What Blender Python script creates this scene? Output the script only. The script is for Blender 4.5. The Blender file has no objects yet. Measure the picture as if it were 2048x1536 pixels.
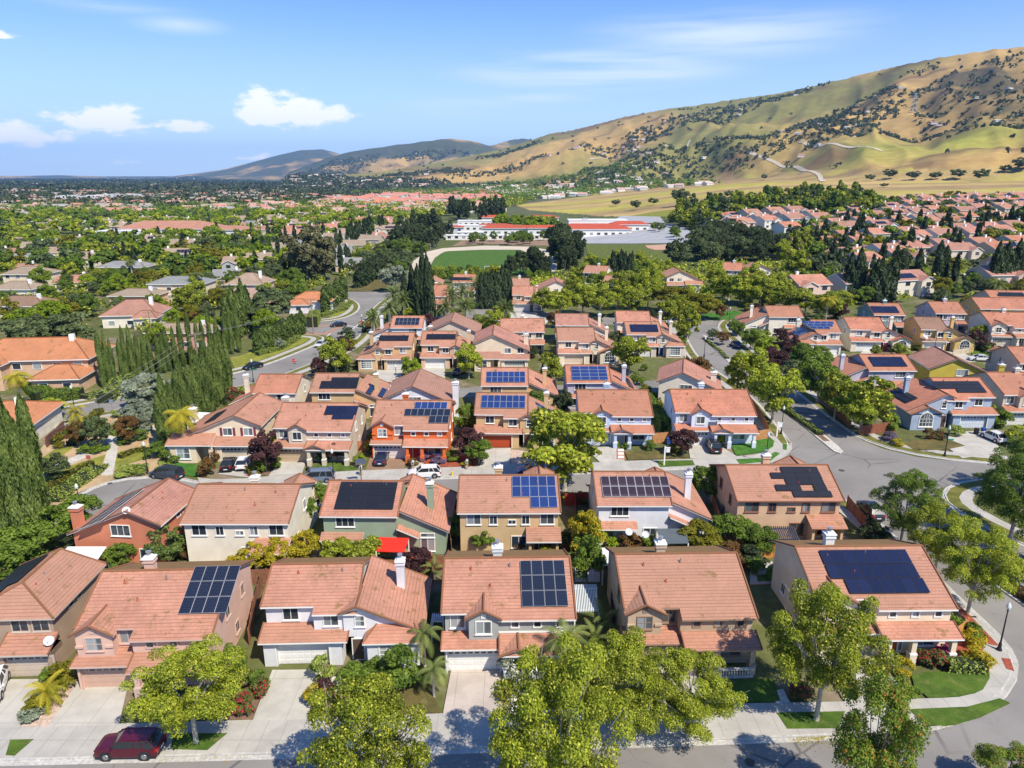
import bpy, bmesh, math, random
import numpy as np
from mathutils import Vector, Matrix
R = math.radians
S = bpy.context.scene
COL = S.collection
random.seed(7)

# ------------------------------------------------------------------ camera
CAM_H, FPX, PITCH = 42.0, 1420.0, R(16.29)
cd = bpy.data.cameras.new('camera'); cam = bpy.data.objects.new('camera', cd); COL.objects.link(cam)
cam.location = (0, 0, CAM_H); cam.rotation_euler = (R(90) - PITCH, 0, 0)
cd.sensor_width = 36; cd.lens = FPX / 2048 * 36; cd.clip_start = 1; cd.clip_end = 60000
S.camera = cam
S.view_settings.view_transform = 'Standard'; S.view_settings.look = 'None'
S.view_settings.exposure = 0.36; S.view_settings.gamma = 1

# ------------------------------------------------------------------ sun and sky
SUN_EL, SUN_AZ = R(51), R(-49)          # azimuth of the sun measured from +X towards +Y
sdir = Vector((math.cos(SUN_EL) * math.cos(SUN_AZ), math.cos(SUN_EL) * math.sin(SUN_AZ), math.sin(SUN_EL)))
sd = bpy.data.lights.new('sun', 'SUN'); sd.energy = 5.0; sd.angle = R(0.53); sd.color = (1.0, .92, .77)
sun = bpy.data.objects.new('sun', sd); COL.objects.link(sun)
sun.rotation_euler = sdir.to_track_quat('Z', 'Y').to_euler(); sun.location = (60, -40, 120)

W = bpy.data.worlds.new('World'); S.world = W; W.use_nodes = True
nt = W.node_tree; N = nt.nodes; L = nt.links
N.clear()
wo = N.new('ShaderNodeOutputWorld'); bg = N.new('ShaderNodeBackground'); sky = N.new('ShaderNodeTexSky')
sky.sky_type = 'NISHITA'; sky.sun_disc = False; sky.sun_elevation = SUN_EL
sky.sun_rotation = math.atan2(sdir.x, sdir.y); sky.altitude = 0; sky.air_density = 1.0; sky.dust_density = .25; sky.ozone_density = 4.0
bg.inputs[1].default_value = .105
def mth(op, a, b=None, c=None, clamp=False, T=None):
    T = T or nt
    n = T.nodes.new('ShaderNodeMath'); n.operation = op; n.use_clamp = clamp
    for i, x in enumerate((a, b, c)):
        if x is None: continue
        if isinstance(x, (int, float)): n.inputs[i].default_value = x
        else: T.links.new(x, n.inputs[i])
    return n.outputs[0]
def mixc(f, a, b, T=None, bt='MIX'):
    T = T or nt
    n = T.nodes.new('ShaderNodeMix'); n.data_type = 'RGBA'; n.blend_type = bt
    for s, x in ((n.inputs[0], f), (n.inputs[6], a), (n.inputs[7], b)):
        if isinstance(x, (int, float)): s.default_value = x
        elif isinstance(x, tuple): s.default_value = tuple(x) + (1,) * (4 - len(x))
        else: T.links.new(x, s)
    return n.outputs[2]
def smooth(x, a, b, T=None):
    T = T or nt
    n = T.nodes.new('ShaderNodeMapRange'); n.interpolation_type = 'SMOOTHSTEP'
    T.links.new(x, n.inputs[0]); n.inputs[1].default_value = a; n.inputs[2].default_value = b
    return n.outputs[0]
# clouds: real directions on the sky (azimuth from north, slope above the horizon)
tc = N.new('ShaderNodeTexCoord'); sp = N.new('ShaderNodeSeparateXYZ'); L.new(tc.outputs['Generated'], sp.inputs[0])
az = mth('ARCTAN2', sp.outputs[0], sp.outputs[1]); el = mth('ARCSINE', sp.outputs[2])
cb = N.new('ShaderNodeCombineXYZ'); L.new(az, cb.inputs[0]); L.new(mth('MULTIPLY', el, 2.2), cb.inputs[1])
n1 = N.new('ShaderNodeTexNoise'); n1.inputs['Scale'].default_value = 26; n1.inputs['Detail'].default_value = 8; n1.inputs['Roughness'].default_value = .62
L.new(cb.outputs[0], n1.inputs['Vector'])
def blob(a0, e0, ra, re, flat=.0):
    da = mth('DIVIDE', mth('SUBTRACT', az, a0), ra); de = mth('DIVIDE', mth('SUBTRACT', el, e0), re)
    if flat:                                   # flat base: fall off faster below
        de = mth('MULTIPLY', de, mth('ADD', 1.0, mth('MULTIPLY', mth('LESS_THAN', de, 0.0), flat)))
    d = mth('SQRT', mth('ADD', mth('MULTIPLY', da, da), mth('MULTIPLY', de, de)))
    return mth('SUBTRACT', 1.0, d)
def pix(u, v):
    x = (u - 1024) / FPX; dy = -(v - 768) / FPX
    Y = math.cos(PITCH) + dy * math.sin(PITCH); Z = -math.sin(PITCH) + dy * math.cos(PITCH)
    return math.atan2(x, Y), math.atan2(Z, math.hypot(x, Y))
cum = None
for (u, v, ra, re, k) in ((572, 232, 95, 34, 1.), (655, 232, 62, 22, .75), (490, 225, 30, 10, .5), (205, 244, 75, 22, .95), (290, 252, 50, 14, .6), (372, 258, 42, 11, .8),
                          (35, 274, 62, 22, .95), (270, 326, 60, 8, .35), (215, 262, 110, 14, .5), (500, 316, 50, 8, .6), (4, 72, 22, 8, .8)):
    a, e = pix(u, v)
    b = mth('MULTIPLY', mth('MAXIMUM', blob(a, e, ra / FPX * 1.55, re / FPX * 1.9, 1.0), 0.0), k)
    cum = b if cum is None else mth('MAXIMUM', cum, b)
cd1 = smooth(mth('ADD', cum, mth('MULTIPLY', mth('SUBTRACT', n1.outputs[0], .5), 1.9)), .24, .62)
cd1 = mth('MULTIPLY', cd1, smooth(cum, .05, .3))
# thin high streaks
n2 = N.new('ShaderNodeTexNoise'); n2.inputs['Scale'].default_value = 3.2; n2.inputs['Detail'].default_value = 6; n2.inputs['Roughness'].default_value = .5
mp = N.new('ShaderNodeMapping'); mp.inputs['Rotation'].default_value = (0, 0, R(-13)); mp.inputs['Scale'].default_value = (1.0, 6.5, 1)
L.new(cb.outputs[0], mp.inputs[0]); L.new(mp.outputs[0], n2.inputs['Vector'])
cir = None
for (u, v, ra, re, k) in ((1190, 140, 330, 45, 1.), (1450, 70, 330, 60, .7), (930, 215, 190, 24, .6), (1080, 195, 150, 18, .5), (360, 50, 110, 22, .5), (200, 8, 200, 20, .4)):
    a, e = pix(u, v)
    b = mth('MULTIPLY', mth('MAXIMUM', blob(a, e, ra / FPX, re / FPX), 0.0), k)
    cir = b if cir is None else mth('MAXIMUM', cir, b)
cd2 = mth('MULTIPLY', mth('MULTIPLY', smooth(n2.outputs[0], .30, .62), smooth(cir, 0, .7)), .95)
hz = smooth(el, .34, -.02)                    # pale air towards the horizon
tn = mixc(1.0, sky.outputs[0], (.55, .90, 1.40), bt='MULTIPLY')
c0 = mixc(mth('MULTIPLY', mth('POWER', hz, 1.6), .75), tn, (7.0, 8.2, 10.0))
c1 = mixc(mth('MULTIPLY', cd2, .8), c0, (6.9, 7.8, 9.2))
c2 = mixc(mth('MULTIPLY', cd1, .92), c1, (9.9, 9.8, 9.8))
L.new(c2, bg.inputs[0]); L.new(bg.outputs[0], wo.inputs[0])

# ------------------------------------------------------------------ terrain function
def hashn(ix, iy, s):
    n = (ix * 374761393 + iy * 668265263 + s * 974634777) & 0xffffffff
    n = ((n ^ (n >> 13)) * 1274126177) & 0xffffffff
    return ((n ^ (n >> 16)) & 0xffff) / 65535.0
def vnoise(x, y, s=0):
    x = np.asarray(x, float); y = np.asarray(y, float)
    ix = np.floor(x).astype(np.int64); iy = np.floor(y).astype(np.int64); fx = x - ix; fy = y - iy
    fx = fx * fx * (3 - 2 * fx); fy = fy * fy * (3 - 2 * fy)
    a = hashn(ix, iy, s); b = hashn(ix + 1, iy, s); c = hashn(ix, iy + 1, s); d = hashn(ix + 1, iy + 1, s)
    return (a + (b - a) * fx) * (1 - fy) + (c + (d - c) * fx) * fy
def fbm(x, y, s=0, o=4, g=.5):
    t = 0; a = 1; w = 0
    for i in range(o):
        t = t + a * vnoise(x * 2 ** i, y * 2 ** i, s + i); w += a; a *= g
    return t / w
def layer(tab):
    az = []; sl = []; rr = []; ff = []
    for (u, v, r, f) in tab:
        a, e = pix(u, v); az.append(a); sl.append(math.tan(e)); rr.append(r); ff.append(f)
    return tuple(np.array(q) for q in (az, sl, rr, ff))
LAY = [layer([(560, 354, 3500, 2600), (700, 349, 3600, 2400), (800, 338, 3800, 2300), (900, 320, 4200, 2200), (1000, 298, 4400, 2000), (1050, 284, 4400, 1900),
              (1100, 268, 4300, 1800), (1180, 252, 4100, 1700), (1250, 233, 3900, 1600), (1350, 216, 3700, 1500), (1450, 200, 3600, 1450), (1560, 186, 3400, 1400),
              (1700, 156, 3200, 1300), (1800, 131, 3000, 1250), (1900, 110, 2900, 1200), (2048, 92, 2800, 1150), (2400, 60, 2700, 1100), (3200, 60, 2700, 1100), (6000, 200, 2700, 1100)]),
       layer([(560, 350, 8000, 5200), (600, 336, 7800, 5000), (650, 317, 7600, 5000), (700, 303, 7500, 4900), (780, 291, 7400, 4800), (850, 282, 7300, 4800), (900, 276, 7200, 4800), (940, 280, 7200, 4800),
              (980, 291, 7300, 5000), (1020, 279, 8300, 5600), (1050, 276, 8500, 5700), (1110, 290, 8500, 5700), (1300, 320, 8500, 5700)]),
       layer([(330, 354, 12000, 8800), (400, 346, 12000, 8800), (450, 338, 12000, 8600), (500, 325, 12000, 8400), (560, 309, 12000, 8400), (600, 300, 12000, 8400), (645, 298, 12000, 8400), (665, 303, 12000, 8400), (750, 330, 12000, 8400), (850, 345, 12000, 8400)]),
       layer([(-900, 351, 15000, 13000), (-400, 352, 15000, 13000), (40, 351.5, 15000, 13000), (120, 350, 15000, 13000), (200, 352.5, 15000, 13000), (420, 352, 15000, 13000)])]
def hfun(x, y, full=False):
    x = np.asarray(x, float); y = np.asarray(y, float)
    r = np.hypot(x, y); a = np.arctan2(x, y)
    k = np.clip((a - .02) / .35, 0, 1); k = k * k * (3 - 2 * k)
    k = k * np.where(y < 0, 0, 1)
    base = k * .036 * np.clip(r - 170, 0, 1000)
    base = base + np.clip(r - 300, 0, 400) / 400 * 2.5 * (fbm(x / 260, y / 260, 5, 2) - .5)
    h = base.copy(); hm = np.zeros_like(h)
    for i, (az_, sl, rr, ff) in enumerate(LAY):
        Rr = np.interp(a, az_, rr); F = np.interp(a, az_, ff)
        ok = (a > az_[0]) & (a < az_[-1]) & (y > 0)
        H = CAM_H + np.interp(a, az_, sl) * Rr
        edge = np.clip(np.minimum(a - az_[0], az_[-1] - a) / .012, 0, 1)
        t = (r - F) / (Rr - F)
        up = np.clip(t, 0, 1)
        sc = (520, 900, 1300, 1500)[i]
        rd = 1 - np.abs(2 * fbm(x / sc + 3.1, y / (sc * 1.5) + 1.7, 11 + i, 4, .52) - 1)
        g = up ** 1.45
        sp_ = (rd - .74) * 1.25 * np.sin(np.pi * np.clip(up, 0, 1)) ** .9 * (1 - .55 * np.clip(up, 0, 1)) * .8
        wv = fbm(x / 700, y / 700, 77 + i, 2) * 1.6; r2 = 1 - np.abs(2 * fbm(a * (17 if i == 0 else 30) + wv, r / 1500 + wv, 55 + i, 3, .55) - 1)
        sp_ = sp_ + (r2 - .72) * .30 * np.sin(np.pi * np.clip(up, 0, 1)) ** .8 * np.clip(up * 2.2, 0, 1); rd = np.minimum(rd, r2 + .04) if i == 0 else rd
        hh = H * np.clip(g + sp_ * .6, 0, 1.02)
        hh = hh + H * (rd - .75) * .12 * np.clip((up - .8) / .2, 0, 1) * (0 if i in (1, 2, 3) else .35)
        hh = np.where(t > 1, H * np.clip(1 - (t - 1) * .9, 0, 1), hh)
        hh = np.where(ok & (t > 0), hh * edge, 0)
        hm = np.where(hh > h, up, hm); h = np.maximum(h, hh + base * .6 * (hh > 0) * (1 - up))
    return (h, hm, rd) if full else h
def P(u, v, z=0.0):
    """the world point on the terrain (plus z) behind a pixel of the 2048-wide photograph"""
    x = (u - 1024) / FPX; dy = -(v - 768) / FPX
    d = np.array([x, math.cos(PITCH) + dy * math.sin(PITCH), -math.sin(PITCH) + dy * math.cos(PITCH)])
    if d[2] < -.09:
        t = (z - CAM_H) / d[2]
        if math.hypot(d[0] * t, d[1] * t) < 170: return Vector((d[0] * t, d[1] * t, z))
    ts = np.exp(np.linspace(math.log(60), math.log(15000), 900))
    g = CAM_H + d[2] * ts - z - hfun(d[0] * ts, d[1] * ts)
    i = int(np.argmax(g < 0)) if (g < 0).any() else len(ts) - 1
    if i > 0 and (g < 0).any():
        a, b = ts[i - 1], ts[i]; f = g[i - 1] / (g[i - 1] - g[i]); t = a + (b - a) * f
    else: t = ts[i]
    X, Y = d[0] * t, d[1] * t
    return Vector((X, Y, float(hfun(X, Y)) + z))
def proj(p):
    """pixel of a world point, for keeping planting out of the way"""
    x, y, z = p[0], p[1], p[2] - CAM_H
    zc = y * math.cos(PITCH) - z * math.sin(PITCH); yc = y * math.sin(PITCH) + z * math.cos(PITCH)
    return 1024 + FPX * x / zc, 768 - FPX * yc / zc, zc

# ------------------------------------------------------------------ mesh helpers
class MB:
    def __init__(s): s.v = []; s.f = []; s.m = []; s.uv = []
    def face(s, pts, m=0, uv=None):
        b = len(s.v); s.v += [tuple(p) for p in pts]; s.f.append(tuple(range(b, b + len(pts)))); s.m.append(m)
        s.uv.append(uv or [(0, 0)] * len(pts))
    def box(s, x0, y0, z0, x1, y1, z1, m=0):
        if x0 > x1: x0, x1 = x1, x0
        if y0 > y1: y0, y1 = y1, y0
        p = [(x0, y0, z0), (x1, y0, z0), (x1, y1, z0), (x0, y1, z0), (x0, y0, z1), (x1, y0, z1), (x1, y1, z1), (x0, y1, z1)]
        for q in ((0, 3, 2, 1), (4, 5, 6, 7), (0, 1, 5, 4), (1, 2, 6, 5), (2, 3, 7, 6), (3, 0, 4, 7)):
            pp = [p[i] for i in q]
            if q == (4, 5, 6, 7): uv = [(a[0], a[1]) for a in pp]
            elif q in ((0, 1, 5, 4), (2, 3, 7, 6)): uv = [(a[0], a[2]) for a in pp]
            else: uv = [(a[1], a[2]) for a in pp]
            s.face(pp, m, uv)
        return s
    def tube(s, p0, p1, r0, r1=None, n=8, m=0, cap=True):
        p0 = Vector(p0); p1 = Vector(p1); r1 = r0 if r1 is None else r1
        d = (p1 - p0); q = d.to_track_quat('Z', 'Y')
        a = [p0 + q @ Vector((math.cos(2 * math.pi * i / n) * r0, math.sin(2 * math.pi * i / n) * r0, 0)) for i in range(n)]
        b = [p1 + q @ Vector((math.cos(2 * math.pi * i / n) * r1, math.sin(2 * math.pi * i / n) * r1, 0)) for i in range(n)]
        for i in range(n): s.face([a[i], a[(i + 1) % n], b[(i + 1) % n], b[i]], m)
        if cap: s.face(b, m); s.face(a[::-1], m)
        return s
    def lathe(s, prof, n=10, c=(0, 0), m=0):
        for (r0, z0), (r1, z1) in zip(prof, prof[1:]):
            for i in range(n):
                a0 = 2 * math.pi * i / n; a1 = 2 * math.pi * (i + 1) / n
                s.face([(c[0] + r0 * math.cos(a0), c[1] + r0 * math.sin(a0), z0), (c[0] + r0 * math.cos(a1), c[1] + r0 * math.sin(a1), z0),
                        (c[0] + r1 * math.cos(a1), c[1] + r1 * math.sin(a1), z1), (c[0] + r1 * math.cos(a0), c[1] + r1 * math.sin(a0), z1)], m)
        return s
    def prism(s, poly, z0, z1, m=0, top=True, bottom=True):
        n = len(poly)
        if sum(poly[i][0] * poly[(i + 1) % n][1] - poly[(i + 1) % n][0] * poly[i][1] for i in range(n)) < 0: poly = poly[::-1]
        for i in range(n):
            a, b = poly[i], poly[(i + 1) % n]
            s.face([(a[0], a[1], z0), (b[0], b[1], z0), (b[0], b[1], z1), (a[0], a[1], z1)], m)
        if top: s.face([(a[0], a[1], z1) for a in poly], m, [(a[0], a[1]) for a in poly])
        if bottom: s.face([(a[0], a[1], z0) for a in poly[::-1]], m)
        return s
    def plate(s, pts, th=.12, m=0, me=None):
        """a sloping plate (roof plane); pts: eave left, eave right, then upwards; UV in metres along / up the slope"""
        p = [Vector(q) for q in pts]
        nrm = (p[1] - p[0]).cross(p[2] - p[0]).normalized()
        if nrm.z < 0: p = [p[1], p[0]] + p[2:][::-1]; nrm = -nrm
        ux = Vector((-nrm.y, nrm.x, 0))
        ux = ux.normalized() if ux.length > 1e-5 else Vector((1, 0, 0))
        uy = nrm.cross(ux)
        uv = [(q.dot(ux), q.dot(uy)) for q in p]
        s.face(p, m, uv)
        lo = [q - Vector((0, 0, th)) for q in p]
        me = m if me is None else me
        s.face(lo[::-1], me)
        for i in range(len(p)):
            j = (i + 1) % len(p); s.face([lo[i], lo[j], p[j], p[i]], me)
        return s
    def mesh(s, name, mats, smooth=False):
        me = bpy.data.meshes.new(name); me.from_pydata(s.v, [], s.f)
        for m in (mats if isinstance(mats, (list, tuple)) else [mats]): me.materials.append(m)
        me.polygons.foreach_set('material_index', s.m)
        ul = me.uv_layers.new(name='UVMap'); flat = [c for f in s.uv for p in f for c in p]
        ul.data.foreach_set('uv', flat)
        if smooth: me.polygons.foreach_set('use_smooth', [True] * len(s.f))
        me.update(); return me
    def build(s, name, mats, parent=None, smooth=False, loc=None):
        if not s.f: return None
        return link(name, s.mesh(name, mats, smooth), parent, loc)
def link(name, me, parent=None, loc=None):
    o = bpy.data.objects.new(name, me); COL.objects.link(o)
    if parent: o.parent = parent
    if loc is not None: o.location = loc
    return o
def empty(name, loc=(0, 0, 0), rz=0):
    o = bpy.data.objects.new(name, None); COL.objects.link(o); o.location = loc; o.rotation_euler = (0, 0, rz)
    o.empty_display_size = .3
    return o
def tag(o, label, cat, group=None, kind=None):
    if label: o['label'] = label
    if cat: o['category'] = cat
    if group: o['group'] = group
    if kind: o['kind'] = kind
    return o
KIDS = {}
def copy_tree(o, parent=None, loc=None, rz=None, sc=None):
    c = o.copy(); COL.objects.link(c); c.parent = parent
    if parent is None:
        if loc is not None: c.location = loc
        if rz is not None: c.rotation_euler = (0, 0, rz)
        if sc is not None: c.scale = (sc, sc, sc) if isinstance(sc, (int, float)) else sc
    if o.name not in KIDS: KIDS[o.name] = list(o.children)
    for ch in KIDS[o.name]: copy_tree(ch, c)
    return c

# ------------------------------------------------------------------ materials
def new_mat(name):
    m = bpy.data.materials.new(name); m.use_nodes = True
    return m, m.node_tree, m.node_tree.nodes['Principled BSDF']
def ND(T, t, **kw):
    n = T.nodes.new('ShaderNode' + t)
    for k, v in kw.items():
        if k in n.inputs.keys():
            n.inputs[k].default_value = v
        else: setattr(n, k, v)
    return n
def noise(T, scale, detail=3, vec=None, rough=.5):
    n = T.nodes.new('ShaderNodeTexNoise'); n.inputs['Scale'].default_value = scale; n.inputs['Detail'].default_value = detail; n.inputs['Roughness'].default_value = rough
    if vec is None: vec = ND(T, 'NewGeometry').outputs['Position']
    T.links.new(vec, n.inputs['Vector']); return n.outputs[0]
MC = {}
def plain(name, c, rough=.7, metal=0, var=.12, scale=1.2, spec=.3, fine=0, bump=0):
    key = ('p', name, c, rough)
    if key in MC: return MC[key]
    m, T, b = new_mat(name)
    b.inputs['Roughness'].default_value = rough; b.inputs['Metallic'].default_value = metal; b.inputs['Specular IOR Level'].default_value = spec
    if var:
        f = noise(T, scale, 4)
        lo = tuple(x * (1 - var) for x in c); hi = tuple(min(1, x * (1 + var)) for x in c)
        r = ND(T, 'MapRange'); T.links.new(f, r.inputs[0]); r.inputs[1].default_value = .3; r.inputs[2].default_value = .7
        col = mixc(r.outputs[0], lo, hi, T)
        if fine:
            f2 = noise(T, fine, 2)
            r2 = ND(T, 'MapRange'); T.links.new(f2, r2.inputs[0]); r2.inputs[1].default_value = .3; r2.inputs[2].default_value = .7; r2.inputs[3].default_value = .8; r2.inputs[4].default_value = 1.2
            cc = ND(T, 'VectorMath', operation='SCALE'); T.links.new(col, cc.inputs[0]); T.links.new(r2.outputs[0], cc.inputs['Scale']); col = cc.outputs[0]
        T.links.new(col, b.inputs['Base Color'])
        if bump:
            bp = ND(T, 'Bump'); bp.inputs['Strength'].default_value = bump; bp.inputs['Distance'].default_value = .05
            T.links.new(noise(T, fine or 20, 3), bp.inputs['Height']); T.links.new(bp.outputs[0], b.inputs['Normal'])
    else: b.inputs['Base Color'].default_value = tuple(c) + (1,)
    MC[key] = m; return m
def tile(name, c, moss_shade=0.0):
    """concrete / clay roof tile: courses and staggered joints from the roof's own UV in metres"""
    key = ('t', name, c)
    if key in MC: return MC[key]
    m, T, b = new_mat(name)
    uv = ND(T, 'UVMap').outputs[0]; sx = ND(T, 'SeparateXYZ'); T.links.new(uv, sx.inputs[0])
    U, V = sx.outputs[0], sx.outputs[1]
    row = mth('DIVIDE', V, .34, T=T); fr = mth('FRACT', row, T=T); ri = mth('FLOOR', row, T=T)
    cu = mth('ADD', mth('DIVIDE', U, .33, T=T), mth('MULTIPLY', ri, .5, T=T), T=T); ci = mth('FLOOR', cu, T=T); fc = mth('FRACT', cu, T=T)
    cv = ND(T, 'CombineXYZ'); T.links.new(ri, cv.inputs[0]); T.links.new(ci, cv.inputs[1])
    wn = ND(T, 'TexWhiteNoise'); T.links.new(cv.outputs[0], wn.inputs['Vector'])
    oi = ND(T, 'ObjectInfo')
    big = noise(T, .35, 4)
    v = mth('ADD', mth('MULTIPLY', wn.outputs['Value'], .32, T=T), mth('MULTIPLY', smooth(big, .3, .7, T), .45, T=T), T=T)
    lo = tuple(x * .74 for x in c); hi = tuple(min(1, x * 1.24) for x in c)
    col = mixc(v, lo, hi, T)
    col = mixc(mth('MULTIPLY', oi.outputs['Random'], .62, T=T), col, (c[0] * .66, c[1] * .84, c[2] * .82), T)
    line = smooth(fr, .24, .04, T)                       # the shadow gap under each course: a dark joint
    jn = mth('MULTIPLY', smooth(fc, .1, .0, T), .5, T=T)
    # joints where some courses are darker than others
    w2 = ND(T, 'TexWhiteNoise', noise_dimensions='1D'); T.links.new(ri, w2.inputs['W'])
    ln = mth('MULTIPLY', mth('MAXIMUM', line, jn, T=T), mth('ADD', .35, mth('MULTIPLY', w2.outputs['Value'], .55, T=T), T=T), T=T)
    col = mixc(ln, col, tuple(x * .38 for x in c), T)
    st = smooth(noise(T, 1.7, 6, None, .7), .60, .74, T)
    col = mixc(mth('MULTIPLY', st, .4, T=T), col, (c[0] * .5, c[1] * .55, c[2] * .6), T)
    if moss_shade:  # brown mottle: lichen on front and ridge tiles, painted shade on rear slopes
        ms = smooth(noise(T, .8, 5, None, .7), .62 - moss_shade * .5, .72 - moss_shade * .3, T)
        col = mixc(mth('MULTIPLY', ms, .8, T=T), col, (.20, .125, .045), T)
    T.links.new(col, b.inputs['Base Color']); b.inputs['Roughness'].default_value = .85; b.inputs['Specular IOR Level'].default_value = .2
    bp = ND(T, 'Bump'); bp.inputs['Strength'].default_value = .7; bp.inputs['Distance'].default_value = .05
    T.links.new(mth('ADD', fr, mth('MULTIPLY', jn, -.4, T=T), T=T), bp.inputs['Height']); bp.invert = True
    T.links.new(bp.outputs[0], b.inputs['Normal'])
    MC[key] = m; return m
def panel_mat(name, c, line, rough=.18, nx=6, ny=10, lw=.06):
    key = ('s', name)
    if key in MC: return MC[key]
    m, T, b = new_mat(name)
    uv = ND(T, 'UVMap').outputs[0]; sx = ND(T, 'SeparateXYZ'); T.links.new(uv, sx.inputs[0])
    fx = mth('FRACT', mth('MULTIPLY', sx.outputs[0], nx, T=T), T=T); fy = mth('FRACT', mth('MULTIPLY', sx.outputs[1], ny, T=T), T=T)
    ln = mth('MAXIMUM', mth('LESS_THAN', fx, lw, T=T), mth('LESS_THAN', fy, lw, T=T), T=T)
    oi = ND(T, 'ObjectInfo')
    cc = mixc(oi.outputs['Random'], tuple(x * .85 for x in c), tuple(x * 1.2 for x in c), T)
    T.links.new(mixc(ln, cc, line, T), b.inputs['Base Color'])
    b.inputs['Roughness'].default_value = rough; b.inputs['Specular IOR Level'].default_value = .5
    MC[key] = m; return m
def glass_mat():
    m, T, b = new_mat('window_glass')
    oi = ND(T, 'ObjectInfo')
    col = mixc(smooth(oi.outputs['Random'], .35, .8, T), (.025, .035, .045), (.30, .33, .34), T)
    uv = ND(T, 'UVMap').outputs[0]; sx = ND(T, 'SeparateXYZ'); T.links.new(uv, sx.inputs[0])
    side = mth('GREATER_THAN', sx.outputs[0], mth('ADD', .3, mth('MULTIPLY', oi.outputs['Random'], .4, T=T), T=T), T=T)
    col = mixc(mth('MULTIPLY', side, .75, T=T), col, (.03, .04, .05), T)
    T.links.new(col, b.inputs['Base Color']); b.inputs['Roughness'].default_value = .08; b.inputs['Specular IOR Level'].default_value = .6
    return m
GLASS = glass_mat()
WHITE = plain('white_trim', (.78, .77, .73), .6, var=.04)
ROOFC = {'pink': (.53, .245, .165), 'rose': (.47, .225, .165), 'orange': (.52, .215, .135), 'brown': (.34, .19, .13), 'tan': (.42, .29, .21), 'grey': (.30, .29, .28), 'red': (.56, .10, .055), 'vivid': (.60, .23, .11)}
def roofm(k): return [tile('roof_tile_' + k, ROOFC[k], .12), tile('ridge_tile_' + k, tuple(x * f for x, f in zip(ROOFC[k], (.85, .78, .62))), .2), tile('rear_shade_tile_' + k, tuple(x * f for x, f in zip(ROOFC[k], (.72, .8, .66))), .75)]  # third tile: shade of the away-facing slope painted in as a browner colour
def wallm(name, c): return plain('stucco_' + name, c, .92, var=.10, scale=.6, spec=.15)
CONC = plain('concrete', (.42, .40, .35), .9, var=.10, scale=.35, fine=3)
CONC2 = plain('pale_concrete', (.50, .47, .41), .9, var=.08, scale=.5, fine=4)
def asphalt():
    m, T, b = new_mat('asphalt'); c = (.225, .21, .19); v = ND(T, 'TexVoronoi', feature='DISTANCE_TO_EDGE'); v.inputs['Scale'].default_value = .16
    w = ND(T, 'VectorMath', operation='ADD'); ps = ND(T, 'NewGeometry').outputs['Position']; nv = T.nodes.new('ShaderNodeTexNoise'); nv.inputs['Scale'].default_value = .7; sc = ND(T, 'VectorMath', operation='SCALE'); sc.inputs['Scale'].default_value = 2.2
    T.links.new(nv.outputs['Color'], sc.inputs[0]); T.links.new(ps, w.inputs[0]); T.links.new(sc.outputs[0], w.inputs[1]); T.links.new(w.outputs[0], v.inputs['Vector'])
    cr = mth('MULTIPLY', smooth(v.outputs['Distance'], .022, .006, T), smooth(noise(T, .06, 3), .46, .58, T), T=T)
    f = mixc(smooth(noise(T, .09, 5, None, .6), .3, .7, T), tuple(x * .84 for x in c), tuple(x * 1.14 for x in c), T); f = mixc(mth('MULTIPLY', smooth(noise(T, .9, 5, None, .7), .56, .72, T), .35, T=T), f, (.12, .11, .10), T)
    f = mixc(mth('MULTIPLY', smooth(noise(T, 12, 2), .35, .7, T), .22, T=T), f, (.32, .30, .28), T)
    T.links.new(mixc(mth('MULTIPLY', cr, .65, T=T), f, (.07, .065, .06), T), b.inputs['Base Color']); b.inputs['Roughness'].default_value = .92; b.inputs['Specular IOR Level'].default_value = .2; return m
ASPH = asphalt()
O = .45                                          # eave overhang
PANELS = {}
def panel_mesh(kind, w, h):
    key = (kind, round(w, 2), round(h, 2))
    if key in PANELS: return PANELS[key]
    cells, frame = {
        'navy': (panel_mat('cells_navy', (.012, .016, .045), (.03, .035, .07), .2, 6, 10, .05), plain('frame_black', (.03, .03, .035), .4, var=0)),
        'mono': (panel_mat('cells_mono', (.010, .014, .030), (.07, .085, .11), .22, 6, 10, .07), plain('frame_silver', (.30, .31, .33), .35, var=0)),
        'poly': (panel_mat('cells_poly', (.012, .032, .135), (.06, .09, .20), .25, 6, 10, .10), plain('frame_silver', (.42, .43, .45), .35, var=0)),
        'dark': (panel_mat('cells_dark', (.035, .022, .028), (.07, .05, .06), .3, 12, 1, .2), plain('frame_white', (.6, .6, .6), .4, var=0)),
        'black': (panel_mat('cells_black', (.008, .009, .014), (.018, .02, .026), .5, 6, 10, .05), plain('frame_black', (.03, .03, .035), .4, var=0))}[kind]
    b = MB(); f = .024
    b.box(0, 0, 0, w, h, .05, 1)
    b.face([(f, f, .054), (w - f, f, .054), (w - f, h - f, .054), (f, h - f, .054)], 0, [(0, 0), (1, 0), (1, 1), (0, 1)])
    PANELS[key] = b.mesh('solar_panel', [cells, frame]); return PANELS[key]

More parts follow.
